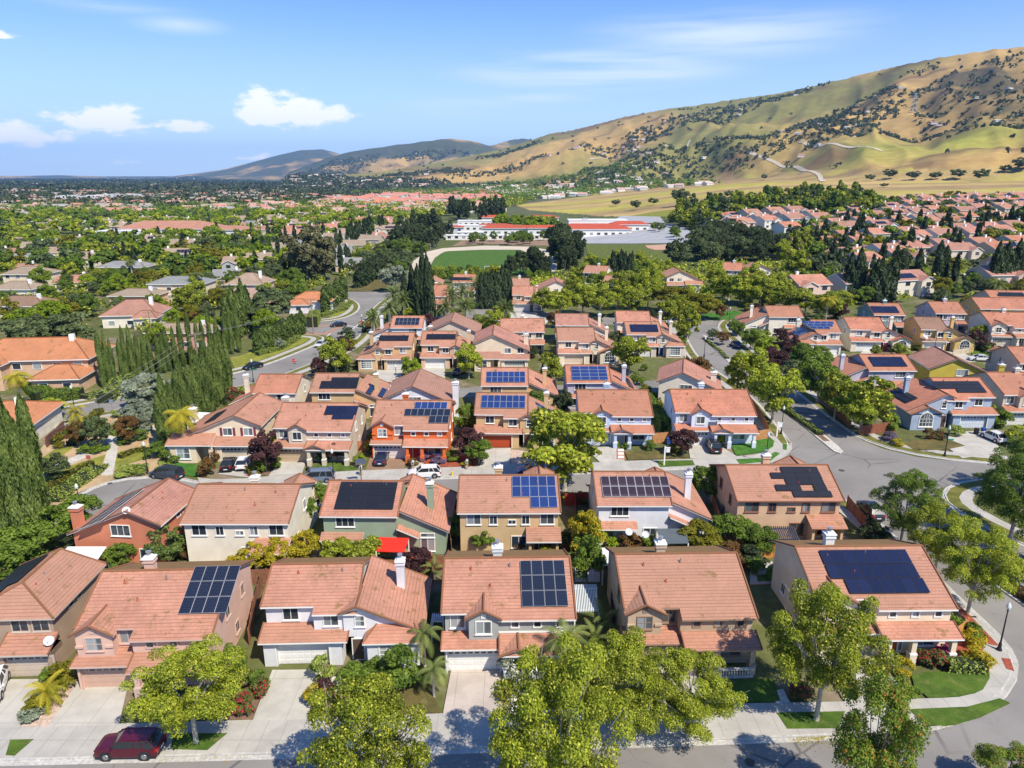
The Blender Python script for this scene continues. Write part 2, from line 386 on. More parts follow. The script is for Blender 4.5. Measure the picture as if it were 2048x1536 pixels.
class House:
    def __init__(s, W, wall, roof='pink', trim=None, D=10.0, ze=5.3, t=.42, door=(.62, .60, .56), fdoor=(.10, .05, .03), kind='house'):
        s.W, s.D, s.ze, s.t = W, D, ze, t
        s.root = empty(kind); s.wm = wallm(*wall) if isinstance(wall, tuple) and isinstance(wall[0], str) else wall
        s.wk = wall; s.rm = roofm(roof); s.tm = trim or WHITE
        s.wall, s.roof, s.low, s.trim = MB(), MB(), MB(), MB()
        s.lows = []
        s.doorc, s.fdc = door, fdoor; s.post = []; s.pl = {}
    # --- walls
    def blk(s, x0, y0, x1, y1, z0, z1): s.wall.box(x0, y0, z0, x1, y1, z1)
    def garage(s, x0, x1, y, yb, z1, dw=4.6, off=None, nwin=8):
        """ground floor box with a recessed double garage door"""
        m = (x0 + x1) / 2 if off is None else off; a, b = m - dw / 2, m + dw / 2; zt = 2.2
        s.wall.box(x0, y, 0, a, yb, z1); s.wall.box(b, y, 0, x1, yb, z1); s.wall.box(a, y, zt, b, yb, z1)
        g = MB(); n = 4; h = zt / n
        for i in range(n): g.box(a, y + .32 - (.0 if i % 2 else 0), i * h + .015, b, y + .40, (i + 1) * h - .015)
        g.box(a, y + .335, 0, b, y + .42, zt)
        for i in range(n):
            for j in range(8):
                w = (b - a) / 8; g.box(a + j * w + .08, y + .30, i * h + .10, a + (j + 1) * w - .08, y + .325, (i + 1) * h - .1)
        o = g.build('garage_door', [plain('garage_paint', s.doorc, .55, var=.04)], s.root)
        if nwin:
            for j in range(nwin):
                q = MB(); w = (b - a) / nwin; q.box(a + j * w + .1, y + .28, 3 * h + .13, a + (j + 1) * w - .1, y + .299, 4 * h - .13); q.build('door_window', [GLASS], o)
        # trim round the opening
        s.trim.box(a - .12, y - .03, 0, a, y + .1, zt + .12); s.trim.box(b, y - .03, 0, b + .12, y + .1, zt + .12); s.trim.box(a, y - .03, zt, b, y + .1, zt + .12)
    def win(s, x, y, z, w, h, face='F', grid=(2, 1), arch=False, fr=.09, sill=True, blue=False):
        """x, y = centre of the window on the wall plane, z = sill height"""
        b = MB(); d = .07; e = fr
        b.box(-w / 2 - e, -d, -e, -w / 2, 0, h + e); b.box(w / 2, -d, -e, w / 2 + e, 0, h + e)
        b.box(-w / 2, -d, -e, w / 2, 0, 0)
        if not arch: b.box(-w / 2, -d, h, w / 2, 0, h + e)
        if sill: b.box(-w / 2 - e - .06, -d - .07, -e - .07, w / 2 + e + .06, 0, -e)
        m = .025
        for i in range(1, grid[0]): xx = -w / 2 + w * i / grid[0]; b.box(xx - m, -.05, 0, xx + m, 0, h)
        for i in range(1, grid[1]): zz = h * i / grid[1]; b.box(-w / 2, -.045, zz - m, w / 2, 0, zz + m)
        p = MB(); p.face([(-w / 2, -.02, 0), (w / 2, -.02, 0), (w / 2, -.02, h), (-w / 2, -.02, h)], 0, [(0, 0), (1, 0), (1, 1), (0, 1)])
        if arch:
            n = 10; r = w / 2
            pts = [(r * math.cos(math.pi * i / n), h + r * math.sin(math.pi * i / n)) for i in range(n + 1)]
            p.face([(a, -.02, c) for a, c in pts], 0, [(a / w + .5, 1) for a, c in pts])
            for (a, c), (a2, c2) in zip(pts, pts[1:]):
                k = (r + e) / r
                o1 = (a * k, h + (c - h) * k); o2 = (a2 * k, h + (c2 - h) * k)
                b.face([(a, -d, c), (a2, -d, c2), (o2[0], -d, o2[1]), (o1[0], -d, o1[1])]); b.face([(o1[0], -d, o1[1]), (o2[0], -d, o2[1]), (o2[0], 0, o2[1]), (o1[0], 0, o1[1])])
            b.box(-w / 2, -.05, h - m, w / 2, 0, h + m)
            for i in range(1, 4):
                a = math.pi * i / 4; b.box(r * .5 * math.cos(a) - m, -.045, h, r * .5 * math.cos(a) + m, 0, h + r * .8)
        rz = {'F': 0, 'R': math.pi / 2, 'B': math.pi, 'L': -math.pi / 2}[face]
        o = b.build('window', [s.tm], s.root); o.location = (x, y, z); o.rotation_euler = (0, 0, rz)
        p.build('pane', [GLASS], o)
        return o
    def door(s, x, y, w=1.0, h=2.1, face='F', col=None):
        b = MB(); b.box(-w / 2, -.05, 0, w / 2, 0, h)
        for i in (-1, 1): b.box(i * w / 4 - w * .16, -.07, .25, i * w / 4 + w * .16, -.05, .95); b.box(i * w / 4 - w * .16, -.07, 1.15, i * w / 4 + w * .16, -.05, 1.9)
        o = b.build('front_door', [plain('door_paint', col or s.fdc, .5, var=.03)], s.root)
        f = MB(); f.box(-w / 2 - .1, -.06, 0, -w / 2, 0, h + .1); f.box(w / 2, -.06, 0, w / 2 + .1, 0, h + .1); f.box(-w / 2, -.06, h, w / 2, 0, h + .1)
        f.build('door_frame', [s.tm], o)
        k = MB(); k.tube((w * .36, -.06, 1), (w * .36, -.13, 1), .04, .04, 6); k.build('handle', [plain('brass', (.5, .38, .15), .3, 1, var=0)], o)
        o.location = (x, y, .15); o.rotation_euler = (0, 0, {'F': 0, 'B': math.pi, 'L': -math.pi / 2, 'R': math.pi / 2}[face])
    # --- roofs
    def z(s, y): return s.ze + s.t * (y + O)
    def cap(s, mb, a, b, r=.10): mb.tube(Vector(a) + Vector((0, 0, .03)), Vector(b) + Vector((0, 0, .03)), r, r, 6, 1)
    def gable_x(s, x0, x1, y0, y1, ze=None, t=None, walls=True, low=False, ridge=None, moss_shade=True):
        """ridge along x over the footprint; y0/y1 are wall lines; eaves at ze"""
        ze = s.ze if ze is None else ze; t = t or s.t; mb = s.low if low else s.roof
        yr = (y0 + y1) / 2 if ridge is None else ridge; zr = ze + t * (yr - y0 + O); ye = y1 + O
        a0, a1 = x0 - .3, x1 + .3
        mb.plate([(a0, y0 - O, ze), (a1, y0 - O, ze), (a1, yr, zr), (a0, yr, zr)], .16, 0, 3)
        z2 = zr - t * (ye - yr)
        mb.plate([(a1, ye, z2), (a0, ye, z2), (a0, yr, zr), (a1, yr, zr)], .16, 2 if moss_shade else 0, 3)  # back slope takes the tile with shade put into its colour
        s.cap(mb, (a0, yr, zr), (a1, yr, zr), .12)
        for a in (a0, a1): s.cap(mb, (a, y0 - O, ze), (a, yr, zr)); s.cap(mb, (a, ye, z2), (a, yr, zr))
        if walls:
            for x in (x0, x1): s.wall.face([(x, y0, 0), (x, y1, 0), (x, y1, z2 + t * O - .17), (x, yr, zr - .17), (x, y0, ze + t * O - .17)])
        return zr
    def gable_y(s, x0, x1, yf, ye, ze, t=.5, low=False, wall=True, main=None, z0=3.0, o=.35, yw=None, vent=True):
        """small gable facing the front; ridge along y back to ye (or to the main plane)"""
        mb = s.low if low else s.roof
        xm = (x0 + x1) / 2; zr = ze + t * (xm - x0 + o)
        yv = ye; yr = ye
        if main: yr = (zr - s.ze) / s.t - O + .05; yv = (ze - s.ze) / s.t - O + .05; yv = max(yv, yf - .3)
        f = yf - o
        mb.plate([(x0 - o, f, ze), (xm, f, zr), (xm, yr, zr), (x0 - o, yv, ze)], .13, 0, 3)
        mb.plate([(xm, f, zr), (x1 + o, f, ze), (x1 + o, yv, ze), (xm, yr, zr)], .13, 0, 3)
        s.cap(mb, (xm, f, zr), (xm, yr, zr)); s.cap(mb, (x0 - o, f, ze), (xm, f, zr)); s.cap(mb, (xm, f, zr), (x1 + o, f, ze))
        if wall:
            ze2 = ze + t * o - .14
            s.wall.face([(x0, yf, z0), (x1, yf, z0), (x1, yf, ze2), (xm, yf, zr - .15), (x0, yf, ze2)])
            if vent: b = MB(); b.box(xm - .22, yf - .06, zr - .95, xm + .22, yf, zr - .5); b.build('gable_vent', [s.tm], s.root)
        return zr
    def pent(s, x0, x1, y0, y1, z0, z1, low=True):
        """skirt roof: eave at y0/z0, top at the wall y1/z1"""
        s.newlow(); s.low.plate([(x0, y0, z0), (x1, y0, z0), (x1, y1, z1), (x0, y1, z1)], .15, 0, 3)
        for a in (x0, x1): s.cap(s.low, (a, y0, z0), (a, y1, z1), .07)
    def newlow(s): s.lows.append(s.low); s.low = MB()
    def plane(s, key, o, ux, uy):
        s.pl[key] = (Vector(o), Vector(ux).normalized(), Vector(uy).normalized())
    def solar(s, kind, rows, key='F', w=1.65, h=1.0, gap=.03):
        """rows: (x, slope distance, number) on the named roof plane"""
        s.post.append((kind, rows, key, w, h, gap))
    def chimney(s, x, y, zb, zt, w=.95, d=.75, col=None):
        b = MB(); b.box(x - w / 2, y - d / 2, zb, x + w / 2, y + d / 2, zt); b.box(x - w / 2 - .1, y - d / 2 - .1, zt - .35, x + w / 2 + .1, y + d / 2 + .1, zt - .2)
        b.box(x - w / 2 - .12, y - d / 2 - .12, zt, x + w / 2 + .12, y + d / 2 + .12, zt + .13, 1)
        b.box(x - .28, y - .28, zt + .13, x + .28, y + .28, zt + .3, 1); b.tube((x, y, zt + .3), (x, y, zt + .62), .17, .17, 8, 2); b.tube((x, y, zt + .62), (x, y, zt + .7), .26, .26, 8, 2)
        s.chs = getattr(s, 'chs', []); s.chs.append(b)
        s.chcol = col
    def vents(s, pts):
        s.vp = getattr(s, 'vp', []) + list(pts)
    def dish(s, x, y, z, rz=0):
        s.ds = getattr(s, 'ds', []) + [(x, y, z, rz)]
    def finish(s, label, cat='house', group=None):
        r = s.root
        w = s.wall.build('wall', [s.wm], r)
        ro = s.roof.build('roof', s.rm + [s.tm], r)
        s.newlow(); [q.build('lower_roof', s.rm + [s.tm], r) for q in s.lows]
        s.trim.build('trim', [s.tm], r)
        for b in getattr(s, 'chs', []):
            b.build('chimney', [s.wm if s.chcol is None else plain('chimney_paint', s.chcol, .8, var=.04), WHITE, plain('galvanised', (.45, .46, .47), .4, .6, var=.05)], ro or r)
        for i, (x, y, z) in enumerate(getattr(s, 'vp', [])):
            b = MB(); b.tube((x, y, z - .1), (x, y, z + .32), .055, .055, 7); b.tube((x, y, z), (x, y, z + .10), .14, .07, 7)
            b.build('vent_pipe', [plain('vent_red', (.42, .10, .06), .6, var=0) if i % 2 == 0 else plain('vent_grey', (.2, .18, .17), .5, var=0)], ro)
        for (x, y, z, rz) in getattr(s, 'ds', []):
            b = MB(); n = 14
            prof = [(0, 0), (.16, .012), (.30, .045), (.42, .10)]
            b.lathe(prof, n); b.lathe([(q, h_ - .02) for q, h_ in prof][::-1], n); b.tube((0, 0, -.02), (0, 0, -.3), .03, .03, 6); b.tube((0, -.40, .05), (0, -.1, .42), .015, .015, 5); b.box(-.05, -.12, .38, .05, -.02, .48)
            me = b.mesh('satellite_dish', [plain('dish_grey', (.62, .63, .64), .5, var=0)], True)
            o = link('satellite_dish', me, r, (x, y, z)); o.rotation_euler = (R(48), 0, rz)
        for (kind, rows, key, pw, ph, gap) in s.post:
            o, ux, uy = s.pl[key]; n = ux.cross(uy)
            if n.z < 0: n = -n
            me = panel_mesh(kind, pw, ph); M = Matrix((ux, uy, n)).transposed().to_4x4()
            for (x, sd_, k) in rows:
                for i in range(int(k)):
                    q = link('solar_panel', me, ro); M2 = M.copy(); M2.translation = o + ux * (x + i * (pw + gap)) + uy * sd_ + n * .14; q.matrix_local = M2
        tag(r, label, cat, group); r['wd'] = (s.W, s.D)
        return r

def frame_of(A, B): return math.atan2(B.y - A.y, B.x - A.x)
def place(h, A, B, rear=False, mir=False, e0=None, e1=None, rz=None):
    """put the house so that the two seen ends of its eave stand at the world points A and B"""
    th = frame_of(A, B) if rz is None else rz
    e0 = -.3 if e0 is None else e0; e1 = h.W + .3 if e1 is None else e1
    x = {(0, 0): e0, (0, 1): e1, (1, 0): e1, (1, 1): e0}[(int(rear), int(mir))]; y = h.D + O if rear else -O
    a = th + (math.pi if rear else 0); sx = -1 if mir else 1
    lx = sx * x; ox = lx * math.cos(a) - y * math.sin(a); oy = lx * math.sin(a) + y * math.cos(a)
    h.root.location = (A.x - ox, A.y - oy, min(A.z, B.z) - h.ze); h.root.rotation_euler = (0, 0, a); h.root.scale = (sx, 1, 1)
def span(l, r, z, fr=1.0):
    A = P(l[0], l[1], z); B = P(r[0], r[1], z); return A, B, (B - A).length

def house_A(l, r, label, wall, roof='pink', rear=False, mir=False, var='A', D=10., garage=(.62, .60, .56), fdoor=(.10, .05, .03), solar=None, rsolar=None, chim=(.45, .5), ze=5.3,
            trim=None, pillars=True, dish=None, rz=None, rearfix=None, small=3, chcol=None):
    A, B, wd = span(l, r, ze); W_ = wd - .6
    h = House(W_, wall, roof, trim, D, ze, door=garage, fdoor=fdoor); W = W_; t = h.t
    xs = W * .42
    yr = D / 2; zr = ze + t * (yr + O); dy = 1.1 if var == 'A' else .7
    # main roof: front left plane, front right plane reaching lower, rear plane
    a0, a1 = -.3, W + .3; zl = ze - t * dy
    h.roof.plate([(a0, -O, ze), (xs, -O, ze), (xs, yr, zr), (a0, yr, zr)], .16, 0, 3)
    h.roof.plate([(xs, -O - dy, zl), (a1, -O - dy, zl), (a1, yr, zr), (xs, yr, zr)], .16, 0, 3)
    ye = D + O; z2 = zr - t * (ye - yr)
    h.roof.plate([(a1, ye, z2), (a0, ye, z2), (a0, yr, zr), (a1, yr, zr)], .16, 0 if rear else 2, 3)  # rear slope of front-view houses: tile coloured as if in shade
    h.cap(h.roof, (a0, yr, zr), (a1, yr, zr), .12)
    h.cap(h.roof, (a0, -O, ze), (a0, yr, zr)); h.cap(h.roof, (a1, -O - dy, zl), (a1, yr, zr))
    for a in (a0, a1): h.cap(h.roof, (a, ye, z2), (a, yr, zr))
    h.plane('F', (a0, -O, ze), (1, 0, 0), (0, 1, t)); h.plane('B', (a1, ye, z2), (-1, 0, 0), (0, -1, t))
    h.plane('b', (a0, ye, z2), (1, 0, 0), (0, -1, t))
    # walls
    w = h.wall
    w.face([(0, 0, 0), (0, D, 0), (0, D, z2 + t * O - .17), (0, yr, zr - .17), (0, 0, ze + t * O - .17)])
    w.face([(W, -dy, 0), (W, D, 0), (W, D, z2 + t * O - .17), (W, yr, zr - .17), (W, -dy, zl + t * O - .17)])
    w.face([(0, D, 0), (W, D, 0), (W, D, z2 + t * O - .17), (0, D, z2 + t * O - .17)])
    w.face([(0, 0, 2.5), (xs, 0, 2.5), (xs, 0, ze + t * O - .17), (0, 0, ze + t * O - .17)])
    w.face([(xs, -dy, 0), (W, -dy, 0), (W, -dy, zl + t * O - .17), (xs, -dy, zl + t * O - .17)])
    w.face([(xs, -dy, 2.5), (xs, .1, 2.5), (xs, .1, ze), (xs, -dy, zl + t * O - .17)])
    gx0, gx1 = (.0, W * .27) if var == 'A' else (W * .19, W * .42)
    gy = -.95
    if not rear:
        h.gable_y(gx0, gx1, gy, 0, ze - .12, .55, main=True, z0=2.9)
        w.box(gx0 + .003, gy + .003, 2.9, gx0 + .03, 0, ze - .2); w.box(gx1 - .03, gy + .003, 2.9, gx1 - .003, 0, ze - .2)
        h.win((gx0 + gx1) / 2, gy, 3.65, 1.25, 1.15, grid=(2, 2) if var == 'A' else (2, 1))
        if var == 'A':
            h.win((gx1 + xs) / 2, 0, 3.65, 1.25, 1.2); 
            for q in (gx0, gx1 - .55): w.box(q - .05, gy - .14, 3.9, q + .6, gy - .002, 4.12)
        else: h.win(gx0 / 2 + .05, 0, 3.65, 1.2, 1.2)
        for i in range(small): h.win(xs + (W - xs) * (i + .75) / (small + .3), -dy, zl - 1.05 + .1, .55, .5, grid=(1, 1), fr=.13, sill=False)
        if var != 'A': pc = MB(); pc.box(xs + .02, -dy - .05, 3.45, W, -dy, 3.62); pc.build('trim_band', [h.tm], h.root)
        # ground floor: garage left with a skirt roof, porch right
        yg = -1.5; h.garage(0, xs + .35, yg, -.02, 2.75)
        h.pent(-.3, xs + .05, yg - .45, 0, 2.72, 3.25)
        py = -2.7
        h.pent(xs + .05, W + .35, py - .25, -dy, 2.75, 3.4)
        w.box(xs + .36, -2.45, 0, xs + .85, -dy - .003, 2.7)
        xd = xs + 1.9
        h.door(xd, -dy, 1.0, 2.1); h.win(xd + .8, -dy, .35, .3, 1.85, grid=(1, 1), sill=False)
        h.win(W - (W - xd - 1.2) / 2 - .15, -dy, .9, 1.9, 1.3)
        if var != 'A':
            h.gable_y(xs + .3, xs + 3.1, py, -dy, 2.72, .42, low=True, z0=2.3, vent=False)
        cols = (xs + .75, xs + 3.0, W - .3)
        for cx in cols:
            w.box(cx - .22, py - .02, 0, cx + .22, py + .42, 2.72)
            pc = MB(); pc.box(cx - .33, py - .13, 1.0, cx + .33, py + .53, 1.18); pc.build('pillar_cap', [h.wm if wall[0] in ('orange', 'mocha') else h.tm], h.root); w.box(cx - .31, py - .11, 0, cx + .31, py + .51, 1.0)
        w.box(cols[1], py + .02, 2.35, cols[2], py + .35, 2.7)
    else:
        # rear: two storeys of windows, a tiled lean-to over the patio door
        for q in (.11, .33, .47, .66, .86):
            big = q in (.11, .86); h.win(W * q, D, 3.75, 1.5 if big else .8, 1.25 if big else (1.0 if q != .47 else .45), 'B', grid=(2, 1))
        for q in (.12, .40): h.win(W * q, D, .75, 1.6, 1.4, 'B', grid=(3, 1) if q < .3 else (2, 1))
        if True:
            x0, x1 = 0.0, W * .30
            h.newlow(); h.low.plate([(x0 - .3, D + 2.1, 2.55), (x1 + .3, D + 2.1, 2.55), (x1 + .3, D, 3.35), (x0 - .3, D, 3.35)], .15, 0, 3)
            w.box(x0, D + .003, 0, x0 + .3, D + 1.7, 2.6); w.box(x1 - .3, D + .003, 0, x1, D + 1.7, 2.6); w.box(x0 + .3, D + 1.5, 2.2, x1 - .3, D + 1.7, 2.6)
            h.win((x0 + x1) / 2, D, .12, 2.0, 2.0, 'B', grid=(2, 1), sill=False)
        h.gable_y(0, W * .3, -.95, 0, ze - .12, .5, main=True, z0=2.9); h.garage(0, xs + .35, -1.5, -.02, 2.75); h.pent(-.3, xs, -1.95, 0, 2.72, 3.25)
        h.pent(xs + .05, W + .35, -2.95, -dy, 2.75, 3.4)
    # side windows
    h.win(W, D * .32, 3.8, .9, 1.2, 'R'); h.win(W, D * .72, 3.5, .7, 1.1, 'R'); h.win(W, D * .5, 1.0, .8, 1.0, 'R', grid=(2, 1))
    h.win(0, D * .35, 3.8, .9, 1.1, 'L'); h.win(0, D * .7, 1.2, .9, 1.0, 'L')
    if chim: h.chimney(W * chim[0], yr + (D * chim[1] - D * .5), zr - 1.2, zr + .7, .85, .7, col=chcol)
    h.vents([(W * .2, yr - 1.2 if not rear else yr + 1.2, zr - .45), (W * .52, yr - .9 if not rear else yr + .8, zr - .3), (W * .36, yr - 2.9 if not rear else yr + 3, zr - 1.2)])
    if solar: h.solar(*solar)
    if rsolar: h.solar(*rsolar)
    for q in dish or []: h.dish(*q)
    place(h, A, B, rear, mir, rz=rz)
    h.finish(label); return h

def house_B(l, r, label, wall, roof='pink', rear=False, mir=False, D=9.2, garage=(.62, .60, .56), fdoor=(.10, .05, .03), solar=None, wsolar=None, ze=5.3, trim=None, dish=None,
            fr=.56, rz=None, archwin=False, chcol=None, gwin=0, chim=True, Wt=None):
    A, B, wd = span(l, r, ze); W = Wt or (wd - .3) / fr; h = House(W, wall, roof, trim, D, ze, door=garage, fdoor=fdoor); t = h.t
    xm = W * fr; yr = D / 2; zr = ze + t * (yr + O); a0 = -.3; ye = D + O; z2 = ze
    xs = xm * .55; dy = .8; zl = ze - t * dy
    w = h.wall
    h.roof.plate([(a0, -O, ze), (xs, -O, ze), (xs, yr, zr), (a0, yr, zr)], .16, 0, 3)
    h.roof.plate([(xs, -O - dy, zl), (xm + .3, -O - dy, zl), (xm + .3, yr, zr), (xs, yr, zr)], .16, 0, 3)
    h.roof.plate([(xm + .3, ye, z2), (a0, ye, z2), (a0, yr, zr), (xm + .3, yr, zr)], .16, 0 if rear else 2, 3)  # rear slope, when turned away, uses the tile with painted shade
    h.cap(h.roof, (a0, yr, zr), (xm + .3, yr, zr), .12)
    for a in (a0, xm + .3): h.cap(h.roof, (a, -O, ze), (a, yr, zr)); h.cap(h.roof, (a, ye, z2), (a, yr, zr))
    w.face([(0, 0, 0), (0, D, 0), (0, D, ze + t * O - .17), (0, yr, zr - .17), (0, 0, ze + t * O - .17)])
    w.face([(xm, -dy, 3), (xm, D, 0), (xm, D, ze + t * O - .17), (xm, yr, zr - .17), (xm, -dy, zl + t * O - .17)])
    w.face([(0, D, 0), (xm, D, 0), (xm, D, ze + t * O - .17), (0, D, ze + t * O - .17)])
    w.face([(0, 0, 2.5), (xs, 0, 2.5), (xs, 0, ze + t * O - .17), (0, 0, ze + t * O - .17)])
    w.face([(xs, -dy, 2.5), (xm, -dy, 2.5), (xm, -dy, zl + t * O - .17), (xs, -dy, zl + t * O - .17)])
    w.face([(xs, -dy, 2.5), (xs, .1, 2.5), (xs, .1, ze), (xs, -dy, zl + t * O - .17)])
    # wing: ridge along y near the main block, long slope down to the side
    tw = .46; xr_ = xm + .35; wz = 3.1; zw = wz + tw * (W + O - xr_); yf, yb = -1.0, D - .7
    xl = xr_ - 1.6
    h.roof.plate([(W + O, yf - O, wz), (W + O, yb + O, wz), (xr_, yb + O, zw), (xr_, yf - O, zw)], .16, 0, 3)
    h.roof.plate([(xl, yf - O, zw - tw * 1.6), (xr_, yf - O, zw), (xr_, 2.2, zw), (xl, 1.0, zw - tw * 1.6)], .14, 0, 3)
    h.cap(h.roof, (xr_, yf - O, zw), (xr_, 1.9, zw)); h.cap(h.roof, (xr_, yf - O, zw), (W + O, yf - O, wz)); h.cap(h.roof, (xl, yf - O, zw - tw * 1.6), (xr_, yf - O, zw)); h.cap(h.roof, (xr_, yb + O, zw), (W + O, yb + O, wz), .07)
    zW = wz + tw * O - .17
    w.face([(xl + .3, yf, 2.5), (xl + .3, yf, zw - tw * 1.6 - .05), (xr_, yf, zw - .17), (W, yf, zW), (W, yf, 0), (xm - .1, yf, 0), (xm - .1, yf, 2.5)][::-1])
    w.face([(xl + .3, yf, 2.5), (xl + .3, 0, 2.5), (xl + .3, 0, zw - .9), (xl + .3, yf, zw - tw * 1.6 - .05)])
    w.face([(W, yf, 0), (W, yb, 0), (W, yb, zW), (W, yf, zW)])
    w.face([(xm, yb, 0), (W, yb, 0), (W, yb, zW), (xm, yb, zw - .17 + tw * .35 - .16)])
    h.plane('F', (a0, -O, ze), (1, 0, 0), (0, 1, t)); h.plane('B', (xm + .3, ye, z2), (-1, 0, 0), (0, -1, t)); h.plane('b', (a0, ye, z2), (1, 0, 0), (0, -1, t))
    h.plane('W', (W + O, yf - O, wz), (0, 1, 0), (-1, 0, tw))
    if not rear:
        h.win(xs / 2, 0, 3.75, 1.3, 1.1); h.win((xs + xl) / 2 + .35, -dy, 3.6, 1.25, 1.05)
        h.win(xr_ + .15, yf, 3.6, .75, 1.0, grid=(1, 2), arch=archwin)
        gx = xs + .9; h.garage(0, max(xm * .86, 5.4), -1.6, -.02, 2.75, off=max(xm * .86, 5.4) / 2, nwin=gwin)
        h.pent(-.3, max(xm * .86, 5.4) + .6, -2.05, 0, 2.72, 3.45)
        # living room bay with a hipped roof
        bx0, bx1, by = W - (W - xm) * .78, W, -2.4
        w.box(bx0, by, 0, bx1 - .003, yf + .01, 3.0)
        if archwin:
            h.newlow(); h.gable_y(bx0, bx1, by, yf, 2.95, .45, low=True, z0=2.8); h.win((bx0 + bx1) / 2, by, .75, 2.2, 1.3, grid=(4, 2), arch=True, fr=.14)
        else:
            zt = 3.75; o = .35
            a, b, c, d = (bx0 - o, by - o, 2.95), (bx1 + o, by - o, 2.95), (bx1 - .5, yf, zt), (bx0 + .7, yf, zt)
            h.newlow(); h.low.plate([a, b, c, d], .14, 0, 3); h.low.plate([(bx0 - o, yf, 2.95), a, d], .14, 0, 3); h.low.plate([b, (bx1 + o, yf, 2.95), c], .14, 0, 3)
            h.cap(h.low, a, d, .08); h.cap(h.low, b, c, .08)
            h.win((bx0 + bx1) / 2, by, .75, 2.3, 1.75, grid=(4, 4), fr=.14); pass
        h.door((max(xm * .86, 5.4) + bx0) / 2 + .15, yf + .0, .95, 2.1)
    else:
        h.win(xm * .30, D, 3.9, 2.0, 1.2, 'B', grid=(3, 1)); h.win(xm * .75, D, .9, 1.5, 1.3, 'B')
        h.newlow(); h.low.plate([(a0, D + 1.1, 2.6), (xm * .55, D + 1.1, 2.6), (xm * .55, D, 3.15), (a0, D, 3.15)], .15, 0, 3)
        h.win(xm * .25, D, .9, 1.7, 1.3, 'B')
        h.win(W - (W - xm) * .38, yb, .5, 1.5, 1.5, 'B'); h.win(W - (W - xm) * .38, yb, 2.25, 1.5, .4, 'B', grid=(1, 1))
        h.newlow(); h.low.plate([(xm + .1, yb + 1.3, 3.9), (xm + 2.6, yb + 1.3, 2.75), (xm + 2.6, yb, 2.75), (xm + .1, yb, 3.9)], .15, 0, 3)
        h.garage(0, xm * .86, -1.6, -.02, 2.75); h.pent(-.3, xm * .9, -2.05, 0, 2.72, 3.45)
    h.win(0, D * .35, 3.8, .9, 1.1, 'L'); h.win(0, D * .68, 1.2, 1.0, 1.0, 'L'); h.win(W, D * .3, 1.0, 1.0, 1.2, 'R'); h.win(W, D * .6, 1.0, 1.0, 1.2, 'R')
    if chim:
        cx = W - (W - xm) * .38; h.chimney(cx, D * .55, wz, zr - .05, .72, .7, col=chcol)
    h.vents([(xm * .3, yr - 1 if not rear else yr + 1, zr - .35), (xm * .8, yr - .8 if not rear else yr + .7, zr - .3)])
    if solar: h.solar(*solar)
    if wsolar: h.solar(*wsolar)
    for q in dish or []: h.dish(*q)
    e0, e1 = -.3, xm + .3
    place(h, A, B, rear, mir, e0, e1, rz=rz)
    h.finish(label); return h

